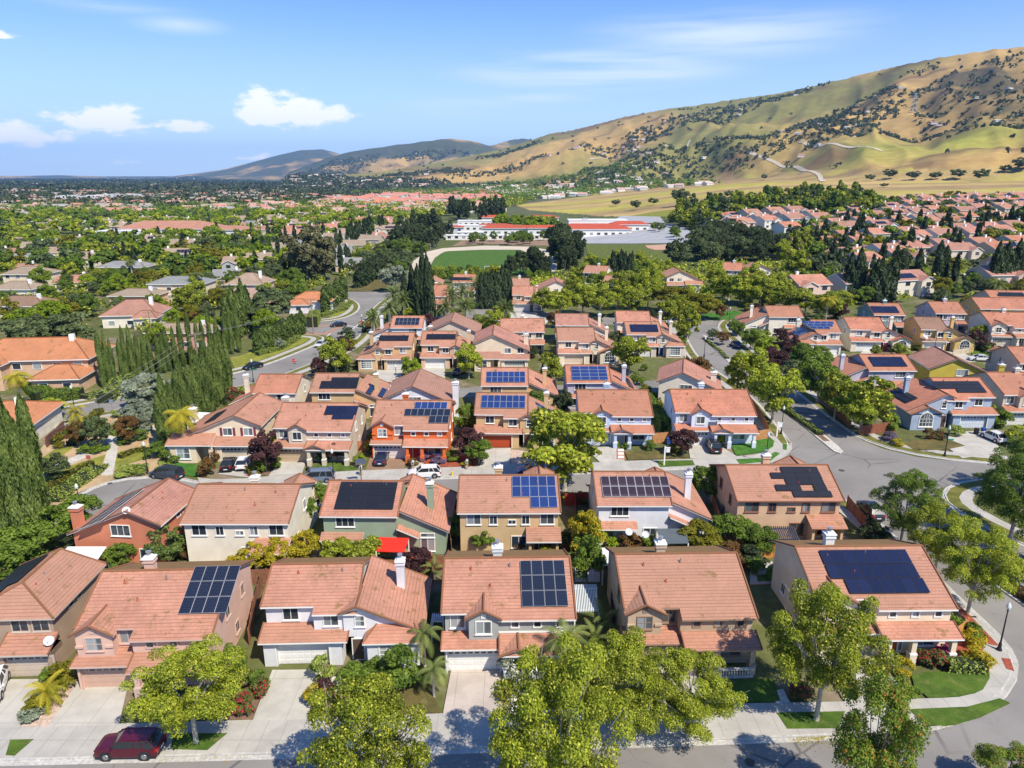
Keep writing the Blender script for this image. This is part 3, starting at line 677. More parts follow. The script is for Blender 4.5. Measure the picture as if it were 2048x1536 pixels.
def house_C(px, zc, corner, label, wall, W=12., D=11., xr=.62, t=.45, roof='pink', rear=False, mir=False, rz=0., ze=5.3, garage=(.62, .60, .56), fdoor=(.1, .05, .03), solar=None,
            trim=None, chim=None, shutters=None, hip=False, porch=True, dish=None, chcol=None):
    """px = pixel of a roof corner at height zc; corner = 'R' or 'L' : viewed right/left eave corner nearest the camera"""
    h = House(W, wall, roof, trim, D, ze, t, door=garage, fdoor=fdoor)
    x0, x1 = -O, W + O; xm = W * xr; zr = ze + t * (x1 - xm); zL = zr - t * (xm - x0); w = h.wall
    y0, y1 = -O, D + O
    hb = 2.6 if hip else 0
    h.roof.plate([(x1, y0, ze), (x1, y1, ze), (xm, y1, zr), (xm, y0 + hb * 1.2, zr)], .16, 0, 3)
    h.roof.plate([(x0, y1, zL), (x0, y0, zL if not hip else ze), (xm, y0 + hb * 1.2, zr), (xm, y1, zr)], .16, 0, 3)
    h.cap(h.roof, (xm, y0 + hb * 1.2, zr), (xm, y1, zr), .12)
    if hip: h.roof.plate([(x0, y0, ze), (x1, y0, ze), (xm, y0 + hb * 1.2, zr)], .16, 0, 3); h.cap(h.roof, (x0, y0, ze), (xm, y0 + hb * 1.2, zr)); h.cap(h.roof, (x1, y0, ze), (xm, y0 + hb * 1.2, zr))
    else:
        h.cap(h.roof, (x1, y0, ze), (xm, y0, zr)); h.cap(h.roof, (x0, y0, zL), (xm, y0, zr))
    h.cap(h.roof, (x1, y1, ze), (xm, y1, zr)); h.cap(h.roof, (x0, y1, zL), (xm, y1, zr))
    zw, zl = ze + t * O - .17, zL + t * O - .17
    for y in (0, D):
        if hip and y == 0: w.face([(0, y, 0), (W, y, 0), (W, y, ze - .05), (0, y, ze - .05)]); continue
        w.face([(0, y, 0), (W, y, 0), (W, y, zw), (xm, y, zr - .17), (0, y, zl)])
    w.face([(W, 0, 0), (W, D, 0), (W, D, zw), (W, 0, zw)]); w.face([(0, 0, 0), (0, D, 0), (0, D, zl), (0, 0, zl)])
    sl = math.hypot(1, t)
    h.plane('R', (x1, y0, ze), (0, 1, 0), (-1, 0, t)); h.plane('L', (x0, y0, zL), (0, 1, 0), (1, 0, t)); h.plane('l', (x0, y1, zL), (0, -1, 0), (1, 0, t))
    if not rear:
        xg = W * .5
        for q in (.62, .86): h.win(W * q, 0, 3.75, 1.35, 1.1)
        if shutters:
            sh = MB()
            for q in (.62, .86):
                for k in (-1, 1): sh.box(W * q + k * 1.0 - .17, -.06, 3.65, W * q + k * 1.0 + .17, 0, 4.95)
            sh.build('shutter', [plain('shutter_paint', shutters, .6, var=.03)], h.root)
        h.garage(xg, W + .003, -1.6, -.02, 2.75); h.pent(xg - .3, W + .4, -2.05, 0, 2.72, 3.6)
        if porch:
            h.newlow(); h.low.plate([(-.5, -2.6, 3.0), (xg - .1, -2.6, 3.0), (xg - .1, 0, 4.1), (-.5, 0, 4.1)], .15, 0, 3)
            h.cap(h.low, (-.5, -2.6, 3.0), (-.5, 0, 4.1), .08)
            w.box(0, -2.2, 0, W * .30, -.003, 3.1); w.box(xg - .75, -2.2, 0, xg - .2, -1.7, 3.0)
            h.win(W * .15, -2.2, .8, 1.9, 1.6, grid=(2, 2), fr=.13); h.door(W * .40, 0, 1, 2.1)
    else:
        h.win(W * .55, D, 3.75, 2.1, 1.2, 'B', grid=(3, 1)); h.win(W * .45, D, .9, 1.6, .9, 'B'); h.win(W * .8, D, .9, 1.3, 1.2, 'B')
        h.garage(W * .5, W + .003, -1.6, -.02, 2.75); h.pent(W * .5 - .3, W + .4, -2.05, 0, 2.72, 3.6)
    for q in (.35, .52): h.win(W, D * q, 4.3, .7, .6, 'R', grid=(1, 1), sill=False)
    h.win(W, D * .8, 1.1, .9, 1.1, 'R'); h.win(0, D * .3, 1, 1, 1.2, 'L')
    if chim: h.chimney(chim[0] * W, chim[1] * D, 0 if chim[0] < 0 or chim[0] > 1 else ze - 1, chim[2], 1.0, .8, col=chcol)
    h.vents([(xm + 1.0, D * .35, zr - .5), (xm + .8, D * .55, zr - .4), (xm + 1.5, D * .48, zr - .75)])
    if solar: h.solar(*solar)
    for q in dish or []: h.dish(*q)
    A = P(px[0], px[1], zc)
    a = rz + (math.pi if rear else 0); sx = -1 if mir else 1
    lx = {('R', 0): x1, ('L', 0): x0}.get((corner, int(rear)), x0 if corner == 'R' else x1)
    if mir: lx = {('R', 0): x0, ('L', 0): x1}.get((corner, int(rear)), x1 if corner == 'R' else x0)
    y = y1 if rear else y0; X = sx * lx
    h.root.location = (A.x - (X * math.cos(a) - y * math.sin(a)), A.y - (X * math.sin(a) + y * math.cos(a)), A.z - zc); h.root.rotation_euler = (0, 0, a); h.root.scale = (sx, 1, 1)
    h.finish(label); return h
def inpoly(x, y, poly):
    x = np.asarray(x); y = np.asarray(y); c = np.zeros(x.shape, bool); n = len(poly)
    for i in range(n):
        x1, y1 = poly[i]; x2, y2 = poly[(i + 1) % n]
        if y1 == y2: continue
        c ^= ((y1 > y) != (y2 > y)) & (x < (x2 - x1) * (y - y1) / (y2 - y1) + x1)
    return c
FIELD = [(1030, 410), (1200, 389), (1440, 377), (1640, 363), (1800, 357), (2200, 338), (2200, 378), (2000, 386), (1750, 400), (1560, 402), (1440, 412), (1380, 434), (1200, 432), (1060, 420)]
def terrain():
    na = 640; aa = np.concatenate([np.linspace(-math.pi, -R(48), 40)[:-1], np.linspace(-R(48), R(48), na), np.linspace(R(48), math.pi, 40)[1:]])
    rr = np.concatenate([[6], np.exp(np.linspace(math.log(25), math.log(900), 150)), np.exp(np.linspace(math.log(915), math.log(22000), 330))])
    Rg, A = np.meshgrid(rr, aa, indexing='ij'); X = Rg * np.sin(A); Y = Rg * np.cos(A)
    h, hm, rd = hfun(X, Y, True)
    nr, nc = X.shape
    co = np.stack([X, Y, h - np.where(Rg < 260, .03, .1)], -1).reshape(-1, 3)
    idx = np.arange(nr * nc).reshape(nr, nc)
    q = np.stack([idx[:-1, :-1], idx[:-1, 1:], idx[1:, 1:], idx[1:, :-1]], -1).reshape(-1, 4)
    me = bpy.data.meshes.new('ground'); me.vertices.add(len(co)); me.vertices.foreach_set('co', co.ravel())
    me.loops.add(q.size); me.loops.foreach_set('vertex_index', q[:, ::-1].ravel()); me.polygons.add(len(q))
    me.polygons.foreach_set('loop_start', np.arange(0, q.size, 4)); me.polygons.foreach_set('loop_total', np.full(len(q), 4)); me.polygons.foreach_set('use_smooth', [True] * len(q))
    # surface cover: bare town soil, valley scrub, dry golden grass, green grass, brush in the gullies
    xf, yf = X, Y
    n1 = fbm(xf / 520, yf / 520, 31, 4); n2 = fbm(xf / 130, yf / 130, 41, 4); n3 = fbm(xf / 45, yf / 45, 51, 3)
    gold = np.array([.46, .30, .105]); green = np.array([.22, .20, .06]); lime = np.array([.33, .34, .05]); brush = np.array([.105, .085, .045]); soil = np.array([.23, .18, .12]); scrub = np.array([.105, .115, .055])
    def mx(a, b, t): return a + (b - a) * np.clip(t, 0, 1)[..., None]
    az = np.arctan2(X, Y)
    town = mx(np.broadcast_to(soil, X.shape + (3,)), scrub, (Rg - 150) / 250)
    hill = mx(np.broadcast_to(gold, X.shape + (3,)), green, (n1 - .43) * 5.0 + (hm - .45) * .9)
    hill = mx(hill, lime, np.clip((n1 - .40) * 5, 0, 1) * np.clip((az - .40) * 8, 0, 1) * np.clip((.42 - hm) * 6, 0, 1))
    hill = mx(hill, np.array([.36, .20, .085]), (n2 - .60) * 4)
    hill = mx(hill, brush, np.clip((.66 - rd) * 5, 0, 1) * .75 * np.clip(n2 * 2.4 - .5, 0, 1) + np.clip((n2 - .60) * 7, 0, 1) * .6)
    hill = mx(hill, np.array([.06, .075, .045]), np.clip((Rg - 4200) / 2200, 0, 1) * np.clip((n1 - .30) * 6, 0, 1) * .85)
    hill = hill * (0.86 + .28 * n3)[..., None]
    col = mx(town, hill, hm * 14)
    zc = Y * math.cos(PITCH) - (h - CAM_H) * math.sin(PITCH); zc = np.where(zc < 5, 5, zc)
    U = 1024 + FPX * X / zc; V = 768 - FPX * (Y * math.sin(PITCH) + (h - CAM_H) * math.cos(PITCH)) / zc
    fld = inpoly(U, V, FIELD) & (Y > 50) & (Rg < 2600)
    fc = mx(np.broadcast_to(np.array([.44, .31, .12]), X.shape + (3,)), np.array([.40, .34, .075]), (fbm(xf / 300, yf / 60, 61, 3) - .48) * 7)
    fc = mx(fc, np.array([.30, .21, .10]), (fbm(xf / 500, yf / 50, 71, 3) - .52) * 6) * (.85 + .3 * n3)[..., None]
    col = np.where(fld[..., None], fc, col)
    # the flat between the town and the foot of the hills on the right
    edge = (Rg > 1000) & (hm <= 0.02) & (az > .10) & (V < 390) & ~fld
    col = np.where(edge[..., None], fc * .95, col)
    ca = me.color_attributes.new('cover', 'FLOAT_COLOR', 'POINT')
    ca.data.foreach_set('color', np.concatenate([col, (np.clip(1 - hm * 14, 0, 1) * ~(fld | edge) * np.clip((900 - Rg) / 200, 0, 1))[..., None]], -1).astype(np.float32).ravel())
    m, T, b = new_mat('earth_and_grass')
    at = ND(T, 'Attribute', attribute_name='cover')
    f = noise(T, .035, 9, None, .75); g = noise(T, .9, 4)
    k = mth('ADD', mth('MULTIPLY', f, .7, T=T), mth('MULTIPLY', g, .6, T=T), T=T)
    k = mth('ADD', mth('MULTIPLY', mth('SUBTRACT', k, .65, T=T), 1.7, T=T), 1.0, T=T)
    gm = mth('MULTIPLY', smooth(noise(T, .11, 5, None, .6), .38, .5, T), at.outputs['Alpha'], T=T)
    gc = mixc(mth('MULTIPLY', gm, .85, T=T), at.outputs['Color'], (.095, .115, .03), T)
    vm = ND(T, 'VectorMath', operation='SCALE'); T.links.new(gc, vm.inputs[0]); T.links.new(k, vm.inputs['Scale'])
    T.links.new(vm.outputs[0], b.inputs['Base Color']); b.inputs['Roughness'].default_value = .95; b.inputs['Specular IOR Level'].default_value = .1
    me.materials.append(m); me.update(); me.validate()
    tag(link('ground', me), 'ground and golden grass hills', None, kind='structure')
terrain()

def grass_mat(name, c, v=.25):
    m, T, b = new_mat(name)
    f = noise(T, .5, 5, None, .6); g = noise(T, 7, 3)
    c1 = mixc(smooth(f, .35, .7, T), tuple(x * (1 - v) for x in c), (c[0] * 1.35, c[1] * 1.15, c[2] * 1.1), T)
    c1 = mixc(smooth(g, .3, .75, T), mixc(.35, c1, (.02, .03, .005), T), c1, T)
    c1 = mixc(mth('MULTIPLY', smooth(noise(T, .9, 6, None, .7), .52, .7, T), .55, T=T), c1, (.22, .20, .07), T)
    T.links.new(c1, b.inputs['Base Color']); b.inputs['Roughness'].default_value = .95; b.inputs['Specular IOR Level'].default_value = .1
    bp = ND(T, 'Bump'); bp.inputs['Strength'].default_value = .5; bp.inputs['Distance'].default_value = .06; T.links.new(noise(T, 14, 3), bp.inputs['Height']); T.links.new(bp.outputs[0], b.inputs['Normal'])
    return m
LAWN = grass_mat('lawn', (.085, .16, .025)); LAWN2 = grass_mat('dry_lawn', (.17, .18, .045)); TURF = grass_mat('bright_turf', (.06, .20, .03)); OLAWN = grass_mat('worn_lawn', (.15, .13, .05)); PARK = grass_mat('park_grass', (.26, .29, .05))
MULCH = plain('bark_mulch', (.19, .12, .075), .95, var=.3, scale=1.5, fine=12, bump=.4); RMULCH = plain('red_mulch', (.30, .075, .04), .95, var=.25, scale=2, fine=12, bump=.4); SANDM = plain('decomposed_granite', (.44, .31, .17), .95, var=.2, scale=.3, fine=5)
def slabm(name, c, step=1.5):
    """concrete with sawn joints"""
    m, T, b = new_mat(name)
    ps = ND(T, 'NewGeometry').outputs['Position']; sx = ND(T, 'SeparateXYZ'); T.links.new(ps, sx.inputs[0])
    ln = mth('MAXIMUM', *[mth('LESS_THAN', mth('FRACT', mth('DIVIDE', q, s_, T=T), T=T), .035 / s_ * 1.6, T=T) for q, s_ in ((sx.outputs[0], step), (sx.outputs[1], step * 2))], T=T)
    f = smooth(noise(T, .4, 5, None, .65), .3, .7, T); g = smooth(noise(T, 5, 3), .25, .8, T)
    sl = ND(T, 'TexWhiteNoise'); fl = ND(T, 'VectorMath', operation='FLOOR'); dv = ND(T, 'VectorMath', operation='DIVIDE'); T.links.new(ps, dv.inputs[0]); dv.inputs[1].default_value = (step, step * 2, 10); T.links.new(dv.outputs[0], fl.inputs[0]); T.links.new(fl.outputs[0], sl.inputs['Vector'])
    c1 = mixc(f, tuple(x * .86 for x in c), tuple(min(1, x * 1.1) for x in c), T); c1 = mixc(mth('MULTIPLY', g, .18, T=T), c1, tuple(x * .7 for x in c), T)
    c1 = mixc(mth('MULTIPLY', sl.outputs['Value'], .16, T=T), c1, tuple(x * .72 for x in c), T)
    T.links.new(mixc(mth('MULTIPLY', ln, .45, T=T), c1, tuple(x * .4 for x in c), T), b.inputs['Base Color']); b.inputs['Roughness'].default_value = .9; b.inputs['Specular IOR Level'].default_value = .2
    return m
WALKM = slabm('sidewalk_concrete', (.44, .415, .365), 1.5); DRIVEM = slabm('driveway_concrete', (.48, .45, .39), 2.6); DRIVE2 = slabm('pinkish_driveway', (.50, .43, .375), 2.4); KERBM = plain('kerb_concrete', (.46, .44, .40), .9, var=.12, scale=.6, fine=4)
PAVER = slabm('brown_pavers', (.30, .19, .12), .4)
def world_poly(px, z=0): return [P(u, v, z) for u, v in px]
def sheet(name, px, dz, mat, th=.1, label=None, world=False, maxe=9., kind='structure', cat=None):
    pts = px if world else world_poly(px)
    bm = bmesh.new(); vs = [bm.verts.new((p[0], p[1], 0)) for p in pts]; f = bm.faces.new(vs)
    if f.normal.z < 0 or (f.normal_update() or f.normal.z < 0): f.normal_flip()
    far = max(math.hypot(p[0], p[1]) for p in pts) > 165
    if far:
        bmesh.ops.triangulate(bm, faces=bm.faces[:])
        for _ in range(5):
            es = [e for e in bm.edges if e.calc_length() > maxe]
            if not es or len(bm.faces) > 9000: break
            bmesh.ops.subdivide_edges(bm, edges=es, cuts=1); bmesh.ops.triangulate(bm, faces=bm.faces[:])
    bnd = [e for e in bm.edges if e.is_boundary]
    co = np.array([v.co[:2] for v in bm.verts]); hz = hfun(co[:, 0], co[:, 1]) if far else np.zeros(len(co))
    for v, h in zip(bm.verts, hz): v.co.z = float(h) + dz + (.12 if far and math.hypot(v.co.x, v.co.y) > 260 else 0)
    r = bmesh.ops.extrude_edge_only(bm, edges=bnd)
    for v in [e for e in r['geom'] if isinstance(e, bmesh.types.BMVert)]: v.co.z -= th + (.6 if far else 0)
    me = bpy.data.meshes.new(name); bm.to_mesh(me); bm.free(); me.materials.append(mat)
    o = link(name, me); tag(o, label, cat, kind=kind); return o
def offs(pts, d):
    out = []
    for i, p in enumerate(pts):
        a = pts[max(0, i - 1)]; b = pts[min(len(pts) - 1, i + 1)]; t = Vector((b[0] - a[0], b[1] - a[1])); t.normalize(); out.append((p[0] - t.y * d, p[1] + t.x * d))
    return out
def ribbon(name, px, d0, d1, dz, mat, th=.12, label=None, world=False, step=3.):
    pts = [(p[0], p[1]) for p in (px if world else world_poly(px))]
    q = []
    for a, b in zip(pts, pts[1:]):
        n = max(1, int(math.hypot(b[0] - a[0], b[1] - a[1]) / step)); q += [(a[0] + (b[0] - a[0]) * i / n, a[1] + (b[1] - a[1]) * i / n) for i in range(n)]
    q.append(pts[-1])
    for _ in range(3): q = [q[0]] + [((a[0] + 2 * b[0] + c[0]) / 4, (a[1] + 2 * b[1] + c[1]) / 4) for a, b, c in zip(q, q[1:], q[2:])] + [q[-1]]
    A, B = offs(q, d0), offs(q, d1); mb = MB()
    def zz(p): return float(hfun(p[0], p[1])) + dz
    for i in range(len(q) - 1):
        a, b, c, d = A[i], A[i + 1], B[i + 1], B[i]
        za, zb, zc_, zd = zz(a), zz(b), zz(c), zz(d)
        mb.face([(*a, za), (*b, zb), (*c, zc_), (*d, zd)]); mb.face([(*a, za - th), (*b, zb - th), (*b, zb), (*a, za)]); mb.face([(*d, zd), (*c, zc_), (*c, zc_ - th), (*d, zd - th)])
    o = mb.build(name, [mat]); tag(o, label, None, kind='structure'); return o

K_FRONT = [(-600, 1544), (-200, 1529), (0, 1523), (500, 1511), (1000, 1496), (1500, 1479), (1717, 1471), (1800, 1465), (1872, 1456), (1930, 1442), (1975, 1421), (2012, 1392), (2034, 1357), (2036, 1325), (2024, 1300), (2003, 1275), (1960, 1238), (1906, 1197), (1870, 1150), (1800, 1085), (1725, 1018), (1700, 1002), (1672, 993)]
K_NORTH = [(102, 1027), (152, 989), (183, 970), (218, 964), (241, 955), (305, 951), (350, 952), (378, 957), (400, 970), (420, 974), (500, 972), (617, 969), (713, 964), (820, 959), (916, 955), (1040, 951), (1168, 946), (1312, 940), (1396, 935), (1480, 932), (1530, 928), (1556, 922), (1574, 911), (1584, 899), (1584, 888), (1572, 874), (1550, 852), (1521, 812), (1480, 775), (1430, 742), (1395, 716), (1376, 685), (1362, 655), (1352, 640)]
K_EAST = [(2200, 938), (2048, 930), (1980, 927), (1896, 921), (1834, 914), (1767, 898), (1727, 882), (1644, 823), (1580, 772), (1523, 735), (1475, 692), (1442, 662), (1432, 650), (1450, 640)]
K_SE = [(2300, 1195), (2100, 1115), (2008, 1075), (1944, 1040), (1905, 1020), (1886, 1004), (1878, 990), (1884, 978), (1910, 962), (1950, 957), (2048, 958), (2200, 966)]
sheet('road', K_FRONT + [(1640, 990), (1720, 960), (1860, 960), (1878, 985), (1905, 1020), (1944, 1040), (2008, 1075), (2100, 1115), (2300, 1195), (2700, 1420), (2700, 1800), (1000, 1900), (-900, 1900)], .0, ASPH, label='grey asphalt street')
sheet('road', K_NORTH + [(1380, 622), (1450, 640)] + K_EAST[::-1][1:] + [(2200, 966), (1950, 957), (1884, 975), (1760, 1010), (1672, 995), (1560, 985), (1400, 984), (1140, 985), (900, 996), (600, 1014), (400, 1042), (100, 1048)], .005, ASPH, label='grey asphalt street with a turning court')
KD_N = [(-120, 852), (0, 836), (63, 824), (234, 797), (380, 766), (458, 750), (525, 733), (580, 711), (615, 697), (640, 687), (653, 679), (655, 673), (645, 669), (610, 671), (560, 664)]
KD_N2 = [(560, 641), (603, 645), (660, 643), (682, 639), (705, 630), (718, 619), (719, 610), (708, 601), (690, 594), (670, 590)]
KD_S = [(-120, 895), (0, 870), (108, 847), (201, 827), (300, 806), (462, 777), (540, 760), (579, 748), (592, 738), (640, 722), (690, 697), (722, 672), (729, 655), (734, 633), (752, 612), (771, 597), (800, 586), (850, 580)]
sheet('road', KD_N + KD_N2 + [(700, 584), (783, 584), (850, 575)] + KD_S[::-1], .0, ASPH, label='curving grey asphalt street')
sheet('road', [(520, 768), (600, 762), (760, 770), (900, 776), (1130, 770), (1300, 762), (1400, 752), (1440, 740), (1460, 752), (1430, 772), (1300, 785), (1130, 790), (900, 795), (740, 790), (560, 790)], .010, ASPH, label='narrow asphalt lane')
sheet('road', [(900, 640), (1060, 640), (1240, 650), (1400, 636), (1400, 622), (1240, 636), (1060, 622), (900, 612), (870, 622)], .012, ASPH, label='asphalt lane by the plaza')
for nm, k, s_ in (('kerb', K_FRONT, 1), ('kerb', K_NORTH, 1), ('kerb', K_EAST, -1), ('kerb', K_SE, -1), ('kerb', KD_N, 1), ('kerb', KD_N2, 1), ('kerb', KD_S, -1)):
    k2 = k
    ribbon('kerb', k2, 0, .17 * s_, .135, KERBM, label='concrete kerb')
    ribbon('gutter', k2, -.45 * s_, 0, .022, KERBM, th=.04, label='concrete gutter')

sheet('pavement', K_FRONT[:17] + [(1928, 1236), (1955, 1288), (1974, 1323), (1979, 1352), (1966, 1381), (1949, 1389), (1918, 1396), (1887, 1398), (1810, 1400), (1700, 1405), (1480, 1409), (1000, 1425), (500, 1442), (0, 1456), (-600, 1476)], .12, WALKM, label='concrete pavement in front of the first row')
ribbon('pavement', [(1924, 1234), (1890, 1200), (1850, 1160), (1790, 1105), (1720, 1045), (1690, 1025)], -1.6, 0, .12, WALKM, label='concrete pavement')
sheet('pavement', K_NORTH[8:26] + [(1545, 862), (1549, 880), (1546, 894), (1530, 905), (1508, 911), (1472, 914), (1376, 919), (1254, 923), (1168, 927), (1010, 931), (921, 935), (822, 938), (718, 942), (603, 949), (536, 954), (490, 958), (430, 960), (395, 956)], .12, WALKM, label='concrete pavement in front of the fourth row')
def walk(k, a, b, s_, lawn=True):
    pts = k[a:b]
    if lawn: ribbon('grass_strip', pts, .17 * s_, 1.7 * s_, .125, LAWN2, label='grass strip beside the kerb')
    ribbon('pavement', pts, 1.7 * s_, 3.2 * s_, .13, WALKM, label='concrete pavement')
walk(K_NORTH, 24, 34, 1); walk(K_EAST, 0, 14, -1); walk(K_SE, 0, 12, -1); walk(KD_N, 0, 15, 1); walk(KD_N2, 0, 10, 1); walk(KD_S, 0, 18, -1)
walk(K_FRONT, 18, 23, 1)

for q in ([(1567, 812), (1600, 836), (1640, 864), (1676, 893), (1686, 904), (1680, 908), (1668, 904), (1647, 887), (1600, 848), (1556, 812)], [(1405, 672), (1412, 672), (1440, 698), (1462, 722), (1456, 724), (1430, 700)], [(1930, 1112), (1990, 1150), (2048, 1190), (2140, 1250), (2120, 1262), (2040, 1208), (1980, 1166), (1925, 1125)]):
    sheet('median', q, .15, CONC2, th=.15, label='raised concrete median')
for q in ([(1562, 814), (1632, 862), (1660, 884), (1648, 884), (1620, 862), (1560, 817)], [(1408, 676), (1438, 700), (1455, 719), (1432, 700)], [(1938, 1117), (2048, 1195), (2110, 1240), (2100, 1245), (2040, 1202), (1934, 1122)]): sheet('planting_bed', q, .17, MULCH, label='planting bed on the median')

for q, m in (([(-160, 1364), (86, 1360), (40, 1457), (-170, 1462)], DRIVEM), ([(160, 1360), (260, 1357), (238, 1451), (93, 1457)], DRIVEM), ([(545, 1342), (650, 1341), (613, 1441), (505, 1444)], DRIVEM), ([(905, 1328), (1004, 1326), (1006, 1426), (886, 1429)], DRIVE2),
             ([(1262, 1325), (1376, 1322), (1420, 1412), (1285, 1416)], DRIVEM), ([(1630, 1310), (1735, 1308), (1791, 1363), (1813, 1402), (1690, 1406)], DRIVEM), ([(437, 949), (505, 957), (512, 918), (460, 919)], DRIVEM),
             ([(560, 919), (615, 918), (604, 948), (537, 953)], DRIVEM), ([(742, 911), (814, 911), (808, 939), (731, 942)], PAVER), ([(970, 898), (1022, 897), (1020, 932), (959, 935)], DRIVEM), ([(1170, 897), (1232, 894), (1250, 923), (1200, 926)], DRIVEM),
             ([(1376, 889), (1432, 888), (1439, 893), (1474, 914), (1396, 918), (1380, 917)], DRIVEM), ([(1898, 865), (1960, 863), (2010, 905), (1925, 918), (1890, 893)], DRIVEM), ([(752, 741), (805, 741), (800, 775), (742, 775)], DRIVEM), ([(845, 736), (890, 736), (890, 760), (840, 764)], DRIVEM),
             ([(1125, 725), (1162, 725), (1155, 750), (1115, 750)], DRIVEM), ([(985, 728), (1020, 728), (1015, 750), (975, 750)], DRIVEM), ([(1632, 703), (1680, 703), (1668, 722), (1620, 722)], DRIVEM), ([(1840, 700), (1905, 698), (1960, 722), (1900, 730)], DRIVEM), ([(1730, 700), (1760, 702), (1750, 715), (1715, 712)], DRIVEM)):
    sheet('driveway', q, .128, m, label='concrete driveway' if m is not PAVER else 'brown paver driveway')
for q in ([(648, 1358), (700, 1352), (682, 1386), (640, 1384)], [(1022, 1340), (1092, 1338), (1085, 1362), (1022, 1364)], [(1400, 1330), (1440, 1340), (1448, 1404), (1420, 1408)], [(836, 912), (860, 912), (848, 937), (826, 938)], [(1545, 1385), (1552, 1410), (1580, 1408), (1566, 1380)],
          [(203, 952), (226, 951), (237, 893), (246, 876), (225, 860), (212, 880), (216, 893)], [(78, 950), (124, 925), (176, 902), (205, 896), (212, 903), (180, 912), (131, 934), (80, 960)], [(262, 868), (320, 848), (322, 856), (272, 878), (245, 880)], [(480, 930), (505, 905), (512, 908), (488, 934)],
          [(985, 655), (1080, 658), (1100, 640), (1060, 625), (985, 628)], [(1503, 1152), (1545, 1150), (1545, 1125), (1510, 1124)]):
    sheet('path', q, .14, CONC2, label='pale concrete path')
for i in range(4):
    v = 1368 + i * 15.5; sheet('stepping_slab', [(1023, v), (1052, v), (1052, v + 13), (1023, v + 13)], .15, plain('white_slab', (.72, .70, .66), .8, var=.05), th=.06, label='white square stepping slab, number %s of the path from the porch' % ('first', 'second', 'third', 'fourth')[i], kind=None, cat='paving slab')
for q, m in (([(12, 1513), (21, 1482), (68, 1481), (30, 1514)], LAWN), ([(343, 1501), (346, 1470), (455, 1469), (415, 1503)], LAWN), ([(1553, 1428), (1574, 1460), (1677, 1459), (1690, 1425)], LAWN), ([(1816, 1421), (1853, 1456), (1910, 1451), (1960, 1436), (2019, 1408), (1999, 1399), (1934, 1416)], LAWN),
             ([(1053, 1386), (1096, 1383), (1112, 1421), (1053, 1423)], LAWN), ([(1442, 1366), (1545, 1358), (1560, 1404), (1466, 1408)], LAWN), ([(1822, 1352), (1850, 1346), (1977, 1346), (1979, 1358), (1965, 1382), (1940, 1391), (1918, 1395), (1856, 1398), (1828, 1373)], LAWN),
             ([(700, 1385), (860, 1370), (880, 1428), (700, 1432)], OLAWN), ([(337, 932), (359, 927), (398, 931), (394, 954), (350, 950)], TURF), ([(612, 946), (644, 924), (690, 927), (720, 942)], LAWN), ([(1249, 905), (1305, 905), (1338, 892), (1374, 915), (1305, 919), (1256, 921)], OLAWN),
             ([(1462, 893), (1500, 881), (1535, 872), (1549, 884), (1544, 895), (1530, 904), (1472, 912)], TURF), ([(1312, 923), (1385, 922), (1390, 932), (1320, 936)], LAWN), ([(1472, 920), (1530, 917), (1550, 905), (1560, 908), (1540, 924), (1480, 930)], TURF), ([(1565, 888), (1574, 890), (1573, 902), (1566, 900)], TURF),
             ([(1808, 889), (1840, 880), (1900, 881), (1930, 893), (1890, 901), (1830, 903)], OLAWN), ([(1210, 1095), (1330, 1085), (1330, 1130), (1230, 1140)], MULCH),
             ([(490, 1235), (530, 1170), (530, 1215), (500, 1260)], OLAWN), ([(1940, 702), (1985, 695), (1980, 716), (1950, 718)], LAWN), ([(1400, 630), (1470, 622), (1500, 632), (1430, 642)], TURF), ([(1575, 712), (1620, 706), (1618, 724), (1578, 730)], TURF)):
    sheet('lawn', q, .145, m, label='mown lawn')
for q, m in (([(1900, 1198), (1935, 1228), (1998, 1294), (1977, 1291), (1928, 1237), (1903, 1211)], RMULCH), ([(1880, 1300), (1920, 1285), (1962, 1295), (1976, 1325), (1978, 1343), (1890, 1344)], RMULCH), ([(2002, 1318), (2020, 1320), (2028, 1345), (2012, 1340)], RMULCH), ([(613, 1441), (650, 1385), (700, 1388), (700, 1432)], MULCH),
             ([(450, 1442), (470, 1385), (525, 1385), (505, 1442)], MULCH), ([(86, 1362), (158, 1362), (95, 1456), (42, 1456)], plain('pink_gravel', (.50, .37, .29), .95, var=.25, scale=3, fine=12)), ([(850, 914), (945, 912), (955, 934), (845, 937)], RMULCH),
             ([(1020, 900), (1060, 905), (1080, 928), (1022, 931)], plain('pink_gravel', (.50, .37, .29), .95, var=.25, scale=3, fine=12)), ([(516, 918), (560, 919), (537, 951), (520, 952)], MULCH)):
    sheet('planting_bed', q, .142, m, label='bark covered planting bed')
sheet('parkland', [(60, 1000), (20, 950), (100, 880), (130, 860), (205, 830), (300, 812), (440, 786), (330, 870), (300, 900), (340, 935), (330, 948), (305, 950), (240, 953), (218, 962), (150, 987), (100, 1022)], .03, SANDM, label='sandy parkland ground')
for q in ([(78, 962), (131, 936), (211, 910), (197, 946), (150, 966), (100, 990), (85, 985)], [(227, 935), (236, 905), (290, 893), (300, 916), (250, 930)], [(70, 925), (110, 900), (150, 893), (120, 915), (72, 945)], [(245, 862), (290, 845), (300, 850), (250, 872)]): sheet('lawn', q, .10, PARK, label='park lawn')
sheet('lawn', [(470, 738), (520, 722), (600, 690), (630, 672), (600, 668), (560, 680), (500, 705), (460, 718)], .10, PARK, label='verge lawn')
sheet('lawn', [(655, 640), (690, 628), (712, 616), (706, 606), (690, 603), (688, 618), (660, 632)], .10, PARK, label='verge lawn')
sheet('dirt_slope', [(700, 582), (740, 560), (772, 556), (775, 578), (740, 584)], .1, OLAWN, label='grassy slope')

